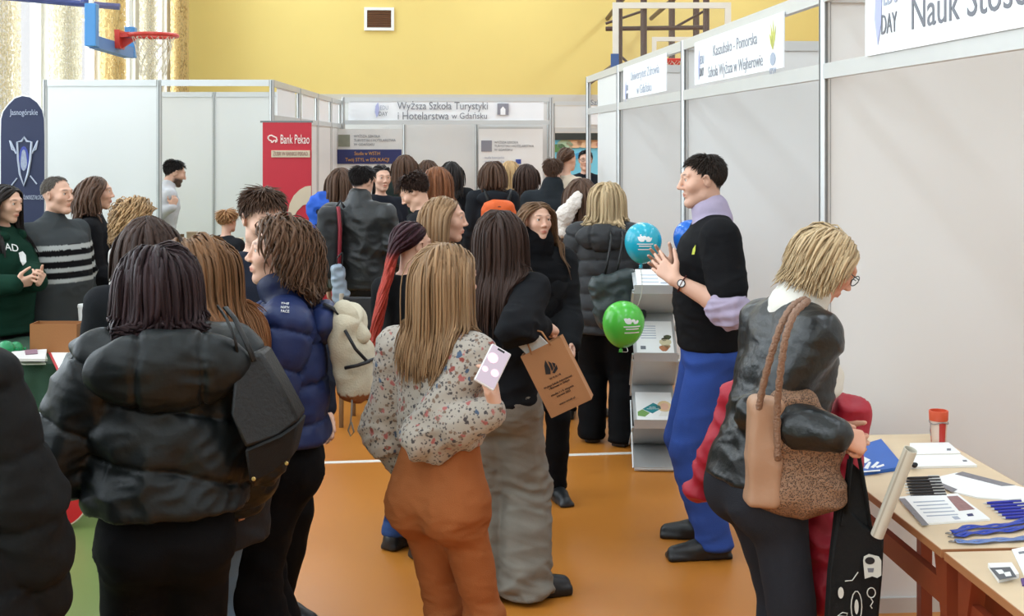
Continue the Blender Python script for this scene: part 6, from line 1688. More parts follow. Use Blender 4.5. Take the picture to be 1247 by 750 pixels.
# blue jacket heaped on the red counter
c = gr(383, 10.6); dC = 10.6
zt = at(390, 306, dC)[2]
r = empty('promotional_counter', c, 0, 'red promotional counter with pale print behind the red roll-up banner', 'counter')
m = MB(); m.box((0, .02, zt / 2), (.42, .40, zt - .02), rz(-YAW)); m.build('counter_body', PEK, r)
m = MB(); m.box((0, .02, zt), (.48, .46, .025), rz(-YAW)); m.build('counter_top', plain('dark_counter_top', srgb(60, 40, 44), .4), r)
m = MB(); P = [(386, 330), (393, 326), (395, 345), (391, 362), (388, 350)]
m.prism([at(x, y, dC - .2) - c for x, y in P], -FW * .02); m.build('counter_print', BEI, r)
c2 = at(396, 258, dC)
blob('jacket', [(Ell((0, 0, .0), (.115, .10, .16)), 0), (Capsule((-.06, -.03, .09), (.04, -.02, .12), .05, .055), .05), (Capsule((-.09, -.03, .05), (-.10, -.04, -.17), .05, .04), .05), (Capsule((.03, -.06, .06), (.05, -.08, -.16), .06, .05), .05)], .012, plain('bright_blue_cloth', srgb(28, 84, 186), .75, bump=.2, tint=True), None, wr=.014, wf=6,
     label='bright blue jacket heaped above the red counter by the roll-up banner', cat='jacket').location = c2
m = MB(); m.tube([(0, 0, zt - .0), (0, 0, c2[2] + .05)], .02, 8); m.build('counter_pole', ALU_D, r)
for k, (px, py, col) in enumerate(((384, 303, srgb(180, 196, 200)), (391, 304, srgb(200, 90, 60)))):
    q = at(px, py, dC - .12); q[2] = zt + .0125
    m = MB(); m.box((0, 0, .02), (.06, .09, .04), rz(.4 * k)); m.box((0, 0, .045), (.05, .08, .01), rz(.4 * k + .3))
    m.build('leaflet_box', plain('leaflet_box_paint', col, .5), None, label=['pale blue little box on the red counter', 'orange little box on the red counter'][k], cat='box', loc=None).location = q
# wooden-framed chair by the aisle
CH_W = plain('pale_chair_frame', srgb(150, 132, 110), .5)
def chair(px, d, yaw, label, seatz=.45, matf=CH_W, mats=BLACK_P):
    r = empty('chair', gr(px, d), -yaw * D2R, label, 'chair')
    for sx in (-1, 1):
        for sy in (-1, 1):
            m = MB(); m.tube([(sx*.19, sy*.18, 0), (sx*.19, sy*.17, seatz if sy > 0 else .88)], .016, 8); m.build('leg', matf, r, smooth='all')
    m = MB(); m.box((0, 0, seatz), (.42, .40, .04)); m.build('seat', mats, r, bevel=.01)
    m = MB(); m.box((0, -.175, .76), (.36, .025, .2)); m.build('backrest', mats, r, bevel=.01)
    for z in (.2,):
        m = MB(); m.tube([(-.19, .18, z), (.19, .18, z)], .012, 6); m.tube([(-.19, -.18, z), (.19, -.18, z)], .012, 6); m.tube([(-.19, -.18, z), (-.19, .18, z)], .012, 6); m.tube([(.19, -.18, z), (.19, .18, z)], .012, 6); m.build('stretcher', matf, r)
    return r
chair(457, 8.6, 10, 'chair with pale wooden frame beside the leather jacket man')
chair(276, 11.52, 40, 'chair under the small seated person in the left booth', .40)
# ------------------------------------------------------------------ balloons and brochure stand
def balloon(px, py, d, rp, col, label, tie, logo_px):
    c = at(px, py, d); R_ = rp * d / FPX
    bm_, nt, b = new_mat('balloon_rubber'); b.inputs['Base Color'].default_value = (*col, 1); b.inputs['Roughness'].default_value = .22; b.inputs['Subsurface Weight'].default_value = .15; b.inputs['Subsurface Radius'].default_value = (.05, .05, .05)
    r = empty('balloon', c, 0, label, 'balloon', 'printed balloons at the brochure stand')
    tilt = rx(-.15) @ ry(.12)
    m = MB(); N = 22
    prof = [(R_ * max(.03, math.sin(math.pi * i / N)) * (1 - .10 * max(0, -math.cos(math.pi * i / N)) * -1 if i > N / 2 else 1 - .10 * math.cos(math.pi * i / N)), -R_ * 1.12 * math.cos(math.pi * i / N)) for i in range(N + 1)]
    m.lathe(prof, (0, 0, 0), 28, tilt); m.build('balloon_skin', bm_, r, smooth='all')
    m = MB(); m.lathe([(.004, 0), (.012, -.012), (.006, -.018), (.014, -.024)], tilt @ np.array((0, 0, -R_ * 1.12)), 10, tilt); m.build('knot', bm_, r, smooth='all')
    # white sail print, following the skin
    def on(u, v):
        a, e = u, v; q = np.array((math.cos(e) * math.sin(a), -math.cos(e) * math.cos(a), math.sin(e) * 1.1)) * R_ * 1.012
        return rz(logo_px) @ q
    m = MB()
    for (a0, ln, w_) in ((-60, .50, .17), (-28, .62, .18), (4, .66, .18), (36, .58, .17), (64, .46, .14)):
        b0 = np.array((0, .12)); dd = np.array((math.sin(a0 * D2R), math.cos(a0 * D2R))); pp = np.array((dd[1], -dd[0]))
        tt_ = np.linspace(.12, 1, 7); m.grid(np.array([[on(*(b0 + dd * t * ln + pp * w_ * .7 * s_ * math.sin(math.pi * min(1, (t - .12) / .88)))) for s_ in (-1, 0, 1)] for t in tt_]))
    m.build('sail_print', WHITE_P, r)
    for k, (w_, y) in enumerate(((.44, .02), (.34, -.08), (.40, -.24))):
        m = MB(); P = np.array([[on(x, y + .025), on(x, y - .025)] for x in np.linspace(-w_, w_, 9)]); m.grid(P); m.build('print_line', WHITE_P, r)
    m = MB(); p0 = tilt @ np.array((0, 0, -R_ * 1.12 - .02)); p1 = tie - c; pts = [p0 + (p1 - p0) * t + np.array((.02 * math.sin(6 * t), 0, -.05 * math.sin(math.pi * t))) for t in np.linspace(0, 1, 10)]
    m.tube(pts, .0016, 4); m.build('string', plain('white_string', srgb(220, 216, 210), .8), r)
    return r
# stand: zigzag of metal sheets, x across, y away from the viewer
SD = 7.33; sb0 = gr(799, SD); SY = rz(-YAW - .0)
r = empty('brochure_stand', sb0, -YAW - .05, 'zigzag silver brochure stand behind the man in the black t-shirt', 'stand')
METAL = plain('brushed_aluminium', srgb(196, 198, 198), .35, metal=.45)
SW = .125
lev = [(-.02, .02), (.52, .03), (.02, .245), (.44, .41), (.02, .63), (.40, .85), (.0, 1.02), (.34, 1.10)]
lev = [(y, z) for y, z in lev]
def sheet(a, b, name, th=.004, mat=METAL):
    (y0, z0), (y1, z1) = a, b; d_ = np.array((y1 - y0, z1 - z0)); n_ = np.array((-d_[1], d_[0])) / np.linalg.norm(d_) * th
    m = MB(); m.prism([(-SW, y0, z0), (-SW, y1, z1), (-SW, y1 + n_[0], z1 + n_[1]), (-SW, y0 + n_[0], z0 + n_[1])], (2 * SW, 0, 0)); return m.build(name, mat, r)
for i in range(len(lev) - 1): sheet(lev[i], lev[i + 1], 'base_plate' if i == 0 else ('tray' if i % 2 == 0 else 'back_panel'))
for i in (2, 4, 6): m = MB(); m.box((0, lev[i][0] - .004, lev[i][1] + .018), (2 * SW, .006, .05)); m.build('lip', METAL, r)
for s_ in (-1, 1):
    for a, b in ((lev[0], (.30, .34)), (lev[2], lev[1]), ((.36, .36), lev[4]), (lev[3], (.05, .66)), ((.30, .76), lev[6]), (lev[5], (.03, 1.03))):
        m = MB(); m.tube([(s_ * (SW + .006), a[0], a[1]), (s_ * (SW + .006), b[0], b[1])], .006, 6); m.build('strut', METAL, r)
m = MB(); m.tube([(-SW, lev[0][0], .012), (SW, lev[0][0], .012)], .008, 6); m.build('front_bar', METAL, r)
bl = ['open white brochure on the top tray of the stand', 'white brochure with plant picture on the middle tray of the stand', 'white brochure with a fair-haired portrait on the lowest tray of the stand']
def sloc(q): return np.array(r.location) + rz(-YAW - .05) @ np.array(q)
for k, i in enumerate((6, 4, 2)):
    (y0, z0), (y1, z1) = lev[i], lev[i + 1]; d_ = np.array((0, y1 - y0, z1 - z0)); L_ = np.linalg.norm(d_); d_ /= L_
    n_ = np.array((0, -d_[2], d_[1])); Rr = rz(-YAW - .05) @ np.stack([(1, 0, 0), d_, n_], 1)
    o0 = sloc(np.array((0, y0, z0)) + d_ * .17 + n_ * .016)
    b_o = empty('brochure', o0, 0, bl[k], 'brochure', 'brochures on the zigzag stand')
    BL = lambda x, y, z: Rr @ np.array((x, y, z), float)
    m = MB(); m.box((0, 0, 0), (.21, .297, .022), Rr); m.build('pages', PAPER, b_o)
    m = MB(); m.box(BL(0, 0, .0125), (.212, .299, .002), Rr); m.build('cover', PAPER, b_o)
    bpy.context.view_layer.update()
    pr_ = lambda nm, pts, mat: MB().prism([BL(x, y, .0137) for x, y in pts], Rr[:, 2] * .0006).build(nm, mat, b_o)
    if k == 0:
        for yy in (.04, -.02, -.08): pr_('print_line', [(-.08, yy), (.02, yy), (.02, yy + .012), (-.08, yy + .012)], INK_L)
        pr_('print_block', [(.03, -.1), (.08, -.1), (.08, -.08), (.03, -.08)], INK_L)
    if k == 1:
        for j in range(6): pr_('print_line', [(-.08, .10 - j*.022), (.01, .10 - j*.022), (.01, .106 - j*.022), (-.08, .106 - j*.022)], INK_L)
        pr_('print_block', [(-.085, -.11), (-.055, -.11), (-.055, -.08), (-.085, -.08)], INK)
        for x, y, q, col in ((.06, -.05, .035, (206, 196, 160)), (.05, -.10, .028, (176, 116, 80)), (.075, .0, .022, (74, 80, 56)), (.055, -.02, .016, (60, 60, 44)), (.07, -.085, .018, (190, 150, 110))):
            pr_('plant_print', [(x + q * math.cos(a) * (1 + .2 * math.sin(3 * a)), y + q * math.sin(a)) for a in np.linspace(0, 6.283, 11)[:-1]], plain('plant_ink', srgb(*col), .6))
    if k == 2:
        pr_('teal_square', [(-.07, -.03), (-.005, .035), (.05, -.012), (-.015, -.075)], plain('teal_ink', srgb(34, 132, 140), .5))
        pr_('green_square', [(-.10, -.06), (-.072, -.034), (-.03, -.07), (-.06, -.11), (-.10, -.10)], plain('green_ink', srgb(120, 160, 90), .5))
        text('lettering', 'studia', .016, o0 + BL(-.012, -.012, .0146), Rr, WHITE_P, b_o, align='CENTER'); text('lettering', 'podyplomowe', .013, o0 + BL(-.010, -.028, .0146), Rr, WHITE_P, b_o, align='CENTER', width=.07)
        E_ = lambda x, y, a_, b2: [(x + a_ * math.cos(q), y + b2 * math.sin(q)) for q in np.linspace(0, 6.283, 15)[:-1]]
        pr_('portrait_hair', E_(.058, .0, .042, .058), plain('portrait_hair_ink', srgb(224, 196, 150), .6)); 
        MB().prism([BL(x, y, .0145) for x, y in E_(.06, -.004, .025, .036)], Rr[:, 2] * .0004).build('portrait_face', plain('portrait_skin_ink', srgb(224, 178, 152), .6), b_o)
        pr_('portrait_blouse', [(.02, -.10), (.10, -.10), (.09, -.05), (.04, -.05)], plain('portrait_blouse_ink', srgb(230, 228, 220), .6))
tie = sloc((-.13, .1, .80))
balloon(783, 296, 7.15, 22.5, srgb(38, 172, 196), 'turquoise balloon with a white print in front of the man\'s hands', tie, -.05)
balloon(841, 291, 7.2, 21, srgb(34, 108, 204), 'blue balloon with a white print half hidden by the man', sloc((.10, .2, 1.0)), -.15)
balloon(759, 395, 7.2, 25.5, srgb(92, 202, 74), 'bright green balloon hanging low beside the brochure stand', tie, .3)
# white carton and bag on the floor behind the stand
q = gr(782, 8.55); m = MB(); m.box((0, 0, .16), (.26, .30, .32)); m.build('carton', plain('pale_carton', srgb(206, 204, 200), .6), None, bevel=.004, label='pale carton on the floor behind the brochure stand', cat='box').location = q
c = at(790, 395, 8.7); c[2] = .32
blob('handbag', [(Ell((0, 0, .13), (.15, .10, .13)), 0), (Capsule((-.1, 0, .05), (.1, 0, .05), .06), .05)], .014, plain('black_bag_cloth', srgb(30, 30, 34), .6, tint=True), None, wr=.01, label='black bag on the carton behind the brochure stand', cat='bag').location = c
# ------------------------------------------------------------------ right tables
BEECH = plain('beech_laminate', srgb(220, 196, 162), .42, var=.05, vscale=3, stretch=(1, 8, 8)); EDGE = plain('brown_table_edge', srgb(166, 112, 72), .5); REDW = plain('red_brown_wood', srgb(128, 54, 30), .45, var=.12, vscale=4, stretch=(6, 6, 1))
TZ = .75
def table(x0, x1, y0, y1, label):
    c = np.array(((x0 + x1) / 2, (y0 + y1) / 2, 0)); r = empty('table', c, 0, label, 'table')
    w_, l_ = x1 - x0, y1 - y0
    m = MB(); m.box((0, 0, TZ - .009), (w_ - .006, l_ - .006, .018)); m.build('tabletop', BEECH, r)
    m = MB(); m.box((0, 0, TZ - .012), (w_, l_, .022)); m.build('edge_band', EDGE, r)
    for sx in (-1, 1):
        for sy in (-1, 1):
            m = MB(); x, y = sx * (w_ / 2 - .05), sy * (l_ / 2 - .05)
            m.prism([(x - .022, y - .022, 0), (x - .022, y + .022, 0), (x - .022, y + .022, .55), (x - .022, y + .022 + (.05 if sy < 0 else 0), .727), (x - .022, y - .022 - (.05 if sy > 0 else 0), .727), (x - .022, y - .022, .55)], (.044, 0, 0)); m.build('leg', REDW, r)
        m = MB(); m.box((sx * (w_ / 2 - .05), 0, .60), (.025, l_ - .14, .07)); m.build('apron', REDW, r)
    for sy in (-1, 1):
        m = MB(); m.box((0, sy * (l_ / 2 - .05), .62), (w_ - .14, .025, .06)); m.build('end_apron', REDW, r)
    return r
table(1.452, 1.99, 3.475, 4.85, 'beech topped table on red-brown legs, nearest the blonde person')
table(1.452, 1.99, 2.07, 3.455, 'beech topped table at the lower right corner, joined end to end with the other')
tbl = lambda px, py, z=TZ: at(px, py, (CH - z) * FPX / (py - HORIZON))
def flat(name, pts, mat, label=None, cat=None, group=None, th=.002, z=TZ + .0005, parent=None):
    P = [tbl(x, y, z) for x, y in pts]; c = np.mean(P, 0); c[2] = z
    m = MB(); m.prism([p - c for p in P], (0, 0, th)); o = m.build(name, mat, parent, label=label, cat=cat, group=group)
    if parent is None: o.location = c
    else: o.location = c - np.array(parent.location)
    return o
def sheet_thing(name, pts, label, cat, group=None, th=.003, z=TZ + .0005, mat=PAPER):
    P = [tbl(x, y, z) for x, y in pts]; c = np.mean(P, 0); c[2] = z
    r = empty(name, c, 0, label, cat, group); flat('sheet', pts, mat, parent=r, th=th, z=z); return r
# blue folder
r = sheet_thing('folder', [(1040, 548), (1073, 538), (1097, 567), (1094, 573), (1040, 581)], 'blue folder with white print at the far end of the table', 'folder', th=.012, mat=plain('blue_folder', srgb(28, 92, 178), .45))
for P in ([(1046, 562), (1052, 556), (1060, 560), (1054, 564)], [(1052, 570), (1058, 562), (1061, 563), (1057, 571)], [(1060, 569), (1068, 562), (1071, 563), (1064, 570)], [(1066, 568), (1076, 565), (1077, 567), (1068, 570)], [(1046, 574), (1072, 572), (1072, 573.5), (1046, 575.5)]): flat('white_print', P, WHITE_P, parent=r, z=TZ + .0128, th=.0006)
sheet_thing('paper_stack', [(1108, 542), (1155, 541), (1170, 554), (1108, 556)], 'farther white paper stack beside the red cup', 'paper', 'white papers by the cup', .008)
sheet_thing('paper_stack', [(1106, 557), (1170, 556), (1190, 569), (1106, 571)], 'nearer white paper stack beside the poster tube', 'paper', 'white papers by the cup', .008)
for i, P in enumerate(([(1153, 546), (1158, 546), (1158, 548.5), (1153, 548.5)], [(1172, 560), (1177, 560), (1178, 562), (1173, 562)])): flat('print_mark', P, INK, parent=[o for o in bpy.data.objects if o.name.startswith('paper_stack')][i], z=TZ + .009, th=.0004)
# cup
q = tbl(1143, 539); q[2] = TZ
r = empty('cup', q, 0, 'red and white patterned paper cup at the back of the table', 'cup')
s_ = np.linalg.norm(q - CAMP) / FPX
m = MB(); m.lathe([(.026, 0), (.027, .002), (.033, .098), (.032, .098), (.026, .006)], n=28); m.build('body', plain('cream_cup', srgb(222, 196, 178), .5), r, smooth=True)
for k, (a0, a1, col) in enumerate(((-1.9, -1.0, (186, 52, 44)), (-.2, .5, (186, 52, 44)), (2.2, 3.2, (186, 52, 44)))):
    m = MB(); aa = np.linspace(a0, a1, 9); m.grid(np.array([[( (.0272 + .006 * z / .098) * math.cos(a), (.0272 + .006 * z / .098) * math.sin(a), z) for z in (.004, .05, .08)] for a in aa])); m.build('red_stripe', plain('cup_red', srgb(*col), .5), r, smooth='all')
m = MB(); m.lathe([(.0335, .085), (.0345, .087), (.036, .118), (.035, .122), (.030, .122), (.030, .100)], n=28); m.build('rim_band', plain('cup_orange_rim', srgb(212, 86, 52), .5), r, smooth=True)
m = MB(); a_ = np.linspace(0, 6.283, 25)[:-1]; m.tube([(.0345 * math.cos(a), .0345 * math.sin(a), .078 + .004 * math.sin(3 * a)) for a in a_], .0022, 5, closed=True); m.tube([(-.034, -.01, .078), (-.038, -.012, .05), (-.035, -.012, .03)], .002, 5); m.build('string', plain('grey_string', srgb(150, 140, 136), .7), r)
# pens
def pen(p0, p1, matb, label, group, proto=[None]):
    p0, p1 = np.array(p0), np.array(p1); L_ = np.linalg.norm(p1 - p0); a = math.atan2(p1[1] - p0[1], p1[0] - p0[0])
    key = matb.name
    if pen.proto.get(key) is None:
        r = empty('pen', (0, 0, 0), 0, label, 'pen', group)
        m = MB(); m.lathe([(.0035, .012), (.0048, .03), (.0048, .125), (.004, .132)], (0, 0, 0), 10, np.stack([(0, 1, 0), (0, 0, 1), (1, 0, 0)], 1)); m.build('barrel', matb, r, smooth=True)
        m = MB(); m.lathe([(.001, 0), (.0034, .012)], (0, 0, 0), 8, np.stack([(0, 1, 0), (0, 0, 1), (1, 0, 0)], 1)); m.build('tip', ALU, r, smooth=True)
        m = MB(); m.box((.112, 0, .0062), (.04, .004, .002)); m.build('clip', ALU, r)
        pen.proto[key] = r
    else:
        r0 = pen.proto[key]; r = r0.copy(); COL.objects.link(r); r['label'] = label
        for ch in list(r0.children): c_ = ch.copy(); COL.objects.link(c_); c_.parent = r
    r.location = (p0[0], p0[1], TZ + .0055); r.rotation_euler = (0, 0, a)
pen.proto = {}
BLKPEN = plain('black_pen_barrel', srgb(22, 22, 28), .3); BLUPEN = plain('blue_pen_barrel', srgb(28, 40, 160), .3)
nb_ = ['farthest', 'second farthest', 'third farthest', 'fourth farthest', 'fifth farthest', 'sixth farthest', 'nearest']
for k in range(7):
    y = 584.5 + 3.6 * k; x = 1098 + 1.0 * k; a = tbl(x, y); b = tbl(x + 20, y - .6); u_ = unit(b - a)
    pen(a, a + u_ * .132, BLKPEN, '%s of the black pens lying in a row on the table' % nb_[k], 'black pens in a row')
for k in range(6):
    y = 615 + 3.6 * k; x = 1197 + 4.5 * k; a = tbl(x, y); b = tbl(x + 20, y - 1.2); u_ = unit(b - a)
    pen(a, a + u_ * .132, BLUPEN, '%s of the blue pens lying in a row on the table' % (nb_[k] if k < 5 else 'nearest'), 'blue pens in a row')
m = MB(); m.lathe([(.006, 0), (.010, .012), (.006, .03)], (0, 0, 0), 10, rx(1.2)); q = tbl(1112, 571); o = m.build('clip_cap', BLACK_P, None, label='small black cap lying by the white papers', cat='cap'); o.location = q + np.array((0, 0, .012))
# brochures and fanned leaflets
r = sheet_thing('brochure', [(1094, 607), (1166, 603), (1206, 634), (1123, 640)], 'white brochure with grey photo strip near the table edge', 'brochure', None, .006)
GPH = plain('grey_photo_ink', srgb(126, 122, 126), .6, var=.35, vscale=40); RPH = plain('reddish_photo_ink', srgb(150, 112, 110), .6, var=.4, vscale=50)
flat('photo_print', [(1094.5, 607), (1102, 606.6), (1131, 639), (1123.5, 639.6)], GPH, parent=r, z=TZ + .007, th=.0005); flat('photo_print', [(1153, 604.5), (1166, 603.7), (1187, 620), (1168, 622)], RPH, parent=r, z=TZ + .007, th=.0005)
flat('print_block', [(1159, 629), (1166, 628.5), (1170, 632), (1163, 632.5)], INK_L, parent=r, z=TZ + .007, th=.0005); flat('blue_logo', [(1177, 626), (1184, 625), (1186, 628), (1179, 628.6)], NAVY, parent=r, z=TZ + .007, th=.0005)
for j in range(5): flat('print_line', [(1112 + 4 * j, 611 + 4.2 * j), (1150 + 4 * j, 609 + 4.2 * j), (1151 + 4 * j, 610 + 4.2 * j), (1113 + 4 * j, 612 + 4.2 * j)], INK_L, parent=r, z=TZ + .007, th=.0004)
r = sheet_thing('leaflet', [(1130, 585), (1165, 577), (1250, 596), (1250, 612), (1190, 607), (1160, 600)], 'large white leaflet fanned across the middle of the table', 'leaflet', None, .005)
flat('photo_print', [(1163, 577.5), (1172, 574.5), (1236, 591), (1220, 592)], GPH, parent=r, z=TZ + .0052, th=.0012); flat('photo_print', [(1131, 585), (1137, 584), (1166, 596), (1160, 599.5)], GPH, parent=r, z=TZ + .006, th=.0006)
sheet_thing('paper', [(1232, 670), (1262, 664), (1275, 700), (1247, 702)], 'white sheet cut by the right photo edge on the near table', 'paper', None, .003)
flat('print_mark', [(1240, 672), (1247, 671), (1248, 673.5), (1241, 674.5)], INK, parent=[o for o in bpy.data.objects if o.name == 'paper'][0], z=TZ + .004, th=.0004)
# lanyards
LANB = plain('blue_lanyard_ribbon', srgb(36, 64, 168), .5, var=.25, vscale=30); LANL = plain('pale_blue_lanyard_ribbon', srgb(104, 128, 182), .5, var=.3, vscale=30)
for k, (pts, mt, lb) in enumerate((([(1160, 651), (1176, 645), (1198, 643.5), (1222, 643), (1247, 636), (1285, 630)], LANB, 'dark blue lanyard farthest of the three on the table'), ([(1163, 655), (1180, 652), (1204, 650), (1230, 647.5), (1260, 642)], LANB, 'middle dark blue lanyard of the three'), ([(1164, 661), (1182, 663), (1206, 660.5), (1232, 659.5), (1262, 657)], LANL, 'pale blue lanyard nearest the card'))):
    c = tbl(*pts[0]); r = empty('lanyard', c, 0, lb, 'lanyard', 'lanyards on the right table')
    P = np.array([tbl(x, y) - c for x, y in pts]); t = np.linspace(0, 1, len(P)); tt = np.linspace(0, 1, 26); P = np.stack([np.interp(tt, t, P[:, i]) for i in range(3)], 1)
    for off in (-.008, .006):
        Q = P + np.stack([np.zeros(26), off + .003 * np.sin(tt * 20 + off * 500), .005 + .004 * np.abs(np.sin(tt * 11 + off * 300 + k))], 1)
        m = MB(); m.tube(Q, .0085, 6, flat=.18, up=(0, 0, 1)); m.build('ribbon', mt, r, smooth='all')
    m = MB(); m.tube([(0, 0, .004), (-.012, -.004, .004), (-.02, .002, .004), (-.012, .008, .004), (0, .002, .004)], .0018, 5); m.build('clip', plain('steel_clip', srgb(150, 146, 140), .3, metal=.8), r)
r = sheet_thing('card_stack', [(1203, 691), (1232, 690), (1241, 704), (1216, 710)], 'small stack of cards with dark grey print at the lower right', 'card', None, .012, mat=PAPER)
flat('dark_print', [(1205, 691.5), (1230, 690.5), (1238, 702.5), (1217, 706)], plain('dark_card_ink', srgb(84, 88, 94), .5), parent=r, z=TZ + .0128, th=.0006)
for P in ([(1212, 694), (1220, 693.5), (1224, 698), (1217, 699)], [(1222, 697), (1230, 696), (1232, 701), (1225, 702)]): flat('white_print', P, WHITE_P, parent=r, z=TZ + .0136, th=.0004)
flat('token', [(1243, 706), (1256, 704), (1258, 712), (1245, 714)], plain('purple_token', srgb(90, 60, 130), .5), 'purple corner of a card at the right edge', 'card', th=.004)
# ------------------------------------------------------------------ bags and coat of the blonde person
TANL = plain('tan_smooth_leather', srgb(172, 132, 104), .5, bump=.1, bscale=60, tint=True)
pm, nt, b = new_mat('perforated_tan_leather'); tc = nd(nt, 'ShaderNodeTexCoord'); v = nd(nt, 'ShaderNodeTexVoronoi'); v.inputs['Scale'].default_value = 210; nt.links.new(tc.outputs['Object'], v.inputs['Vector'])
rr = nd(nt, 'ShaderNodeMapRange'); rr.inputs['From Min'].default_value = .22; rr.inputs['From Max'].default_value = .55; nt.links.new(v.outputs['Distance'], rr.inputs['Value'])
nt.links.new(mixc(nt, srgb(72, 50, 36), srgb(146, 110, 84), rr.outputs[0]), b.inputs['Base Color']); bp = nd(nt, 'ShaderNodeBump'); bp.inputs['Strength'].default_value = .7; bp.inputs['Distance'].default_value = .003; nt.links.new(rr.outputs[0], bp.inputs['Height']); nt.links.new(bp.outputs[0], b.inputs['Normal']); b.inputs['Roughness'].default_value = .55
dT = 3.74; c = at(970, 560, dT)
r = empty('shoulder_bag', c, 0, 'tan perforated leather shoulder bag on the blonde person', 'bag')
B3 = lambda x, y, dd=dT: at(x, y, dd) - c
blob('body', [(RBox(B3(972, 560), (.128, .042, .14), .04, rz(-YAW) @ ry(.10)), 0), (RBox(B3(966, 512), (.075, .045, .09), .04, rz(-YAW) @ ry(.05)), .05), (Ell(B3(975, 598), (.132, .055, .075), rz(-YAW) @ ry(.10)), .04)], .007, pm, r, wr=.006, wf=6)
blob('side_panel', [(RBox(B3(930, 549, dT - .015), (.048, .046, .158), .02, rz(-YAW) @ ry(.05)), 0)], .006, TANL, r, wr=.004, wf=5)
BR = plain('braided_tan_handle', srgb(140, 106, 84), .6, bump=.8, bscale=150)
for P in ([(921, 512, 3.70), (929, 470, 3.66), (940, 428, 3.62), (952, 392, 3.61), (966, 371, 3.66), (980, 364, 3.76)], [(947, 560, 3.68), (946, 500, 3.66), (950, 455, 3.61), (956, 410, 3.58), (967, 380, 3.60), (984, 366, 3.72)]):
    m = MB(); Q = np.array([B3(*q) for q in P]); t = np.linspace(0, 1, len(Q)); tt = np.linspace(0, 1, 40); Q = np.stack([np.interp(tt, t, Q[:, i]) for i in range(3)], 1)
    for _ in range(8): Q[1:-1] = .25 * Q[:-2] + .5 * Q[1:-1] + .25 * Q[2:]
    m.tube(Q, .0105 + .0016 * np.sin(np.arange(40) * 2.4), 8); m.build('handle', BR, r, smooth='all')
REDC = plain('red_padded_cloth', srgb(168, 22, 44), .6, bump=.15, bscale=50, tint=True)
c = at(1010, 560, 4.05)
J3 = lambda x, y, dd: at(x, y, dd) - c
blob('padded_jacket', [(Capsule(J3(905, 480, 4.22), J3(880, 545, 4.24), .055, .06), 0), (Capsule(J3(880, 545, 4.24), J3(850, 597, 4.26), .06, .045), .03), (Capsule(J3(905, 480, 4.22), J3(1000, 520, 4.12), .06, .08), .04),
    (Capsule(J3(1000, 505, 4.08), J3(1038, 505, 3.98), .06, .05), .04), (Capsule(J3(1034, 505, 3.98), J3(1036, 560, 3.97), .045, .04), .04), (Capsule(J3(1006, 560, 4.04), J3(1006, 650, 3.93), .09, .065), .05), (Capsule(J3(1006, 650, 3.93), J3(1004, 726, 3.90), .065, .05), .03)],
    .010, REDC, None, wr=.012, wf=7, label='red padded jacket draped over the blonde person\'s arm', cat='jacket').location = c
BT = plain('black_tote_cotton', srgb(16, 18, 26), .85, bump=.2, bscale=200, tint=True)
c = at(1045, 660, 3.72)
r = empty('tote_bag', c, 0, 'black cotton tote bag with white drawn prints hanging by the red jacket', 'bag')
Q3 = lambda x, y, dd=3.72: at(x, y, dd) - c
m = MB(); m.prism([Q3(1022, 600, 3.76), Q3(1052, 640, 3.72), Q3(1078, 650, 3.74), Q3(1076, 700, 3.74), Q3(1069, 780, 3.73), Q3(1006, 782, 3.71), Q3(1012, 700, 3.71)], FW * .05); m.build('bag_cloth', BT, r, bevel=.012, smooth=True)
for P in ([(1030, 625), (1034, 585), (1037, 552)], [(1060, 645), (1054, 600), (1046, 556)]):
    m = MB(); m.tube([Q3(x, y, 3.735) for x, y in P], .016, 6, flat=.25); m.build('strap', BT, r, smooth='all')
m = MB(); m.prism([Q3(1034, 560, 3.75), Q3(1050, 575, 3.75), Q3(1057, 640, 3.735), Q3(1024, 640, 3.735)], FW * .02); m.build('upper_fold', BT, r)
WI = plain('white_drawn_ink', srgb(206, 206, 196), .7)
def dr(pts, fill=True, w=.0016, off=-.0145, mat=WI, nm='drawn_print', closed=True):
    m = MB(); P = [Q3(x, y, 3.72) - FW * (-off if 0 else .018) for x, y in pts]
    if fill: m.prism(P, -FW * .0008)
    else: m.tube(P, w, 4, closed=closed)
    m.build(nm, mat, r)
EL = lambda x, y, a, b, n=14: [(x + a * math.cos(q), y + b * math.sin(q)) for q in np.linspace(0, 6.283, n + 1)[:-1]]
dr([(1049, 680), (1050, 675), (1056, 672), (1068, 675), (1071, 680), (1071, 698), (1066, 701), (1060, 699), (1051, 702)])
m = MB(); m.prism([Q3(x, y, 3.72) - FW * .019 for x, y in EL(1057, 680, 6, 4.5)], -FW * .001); m.build('drawn_shape', BLACK_P, r)
m = MB(); m.prism([Q3(x, y, 3.72) - FW * .019 for x, y in [(1054, 689), (1062, 689), (1061, 694), (1055, 694)]], -FW * .001); m.build('drawn_shape', INK, r)
dr(EL(1041, 736, 6.5, 19), False); dr(EL(1041, 736, 2.5, 9)); dr(EL(1022, 719, 3.5, 7)); dr(EL(1059, 719, 5, 6), False); dr([(1058, 725), (1061, 730), (1058, 735), (1060, 738)], False, closed=False); dr([(1027, 705), (1036, 704), (1043, 694)], False, closed=False); dr([(1018, 747), (1024, 743), (1030, 744), (1029, 748)], False)
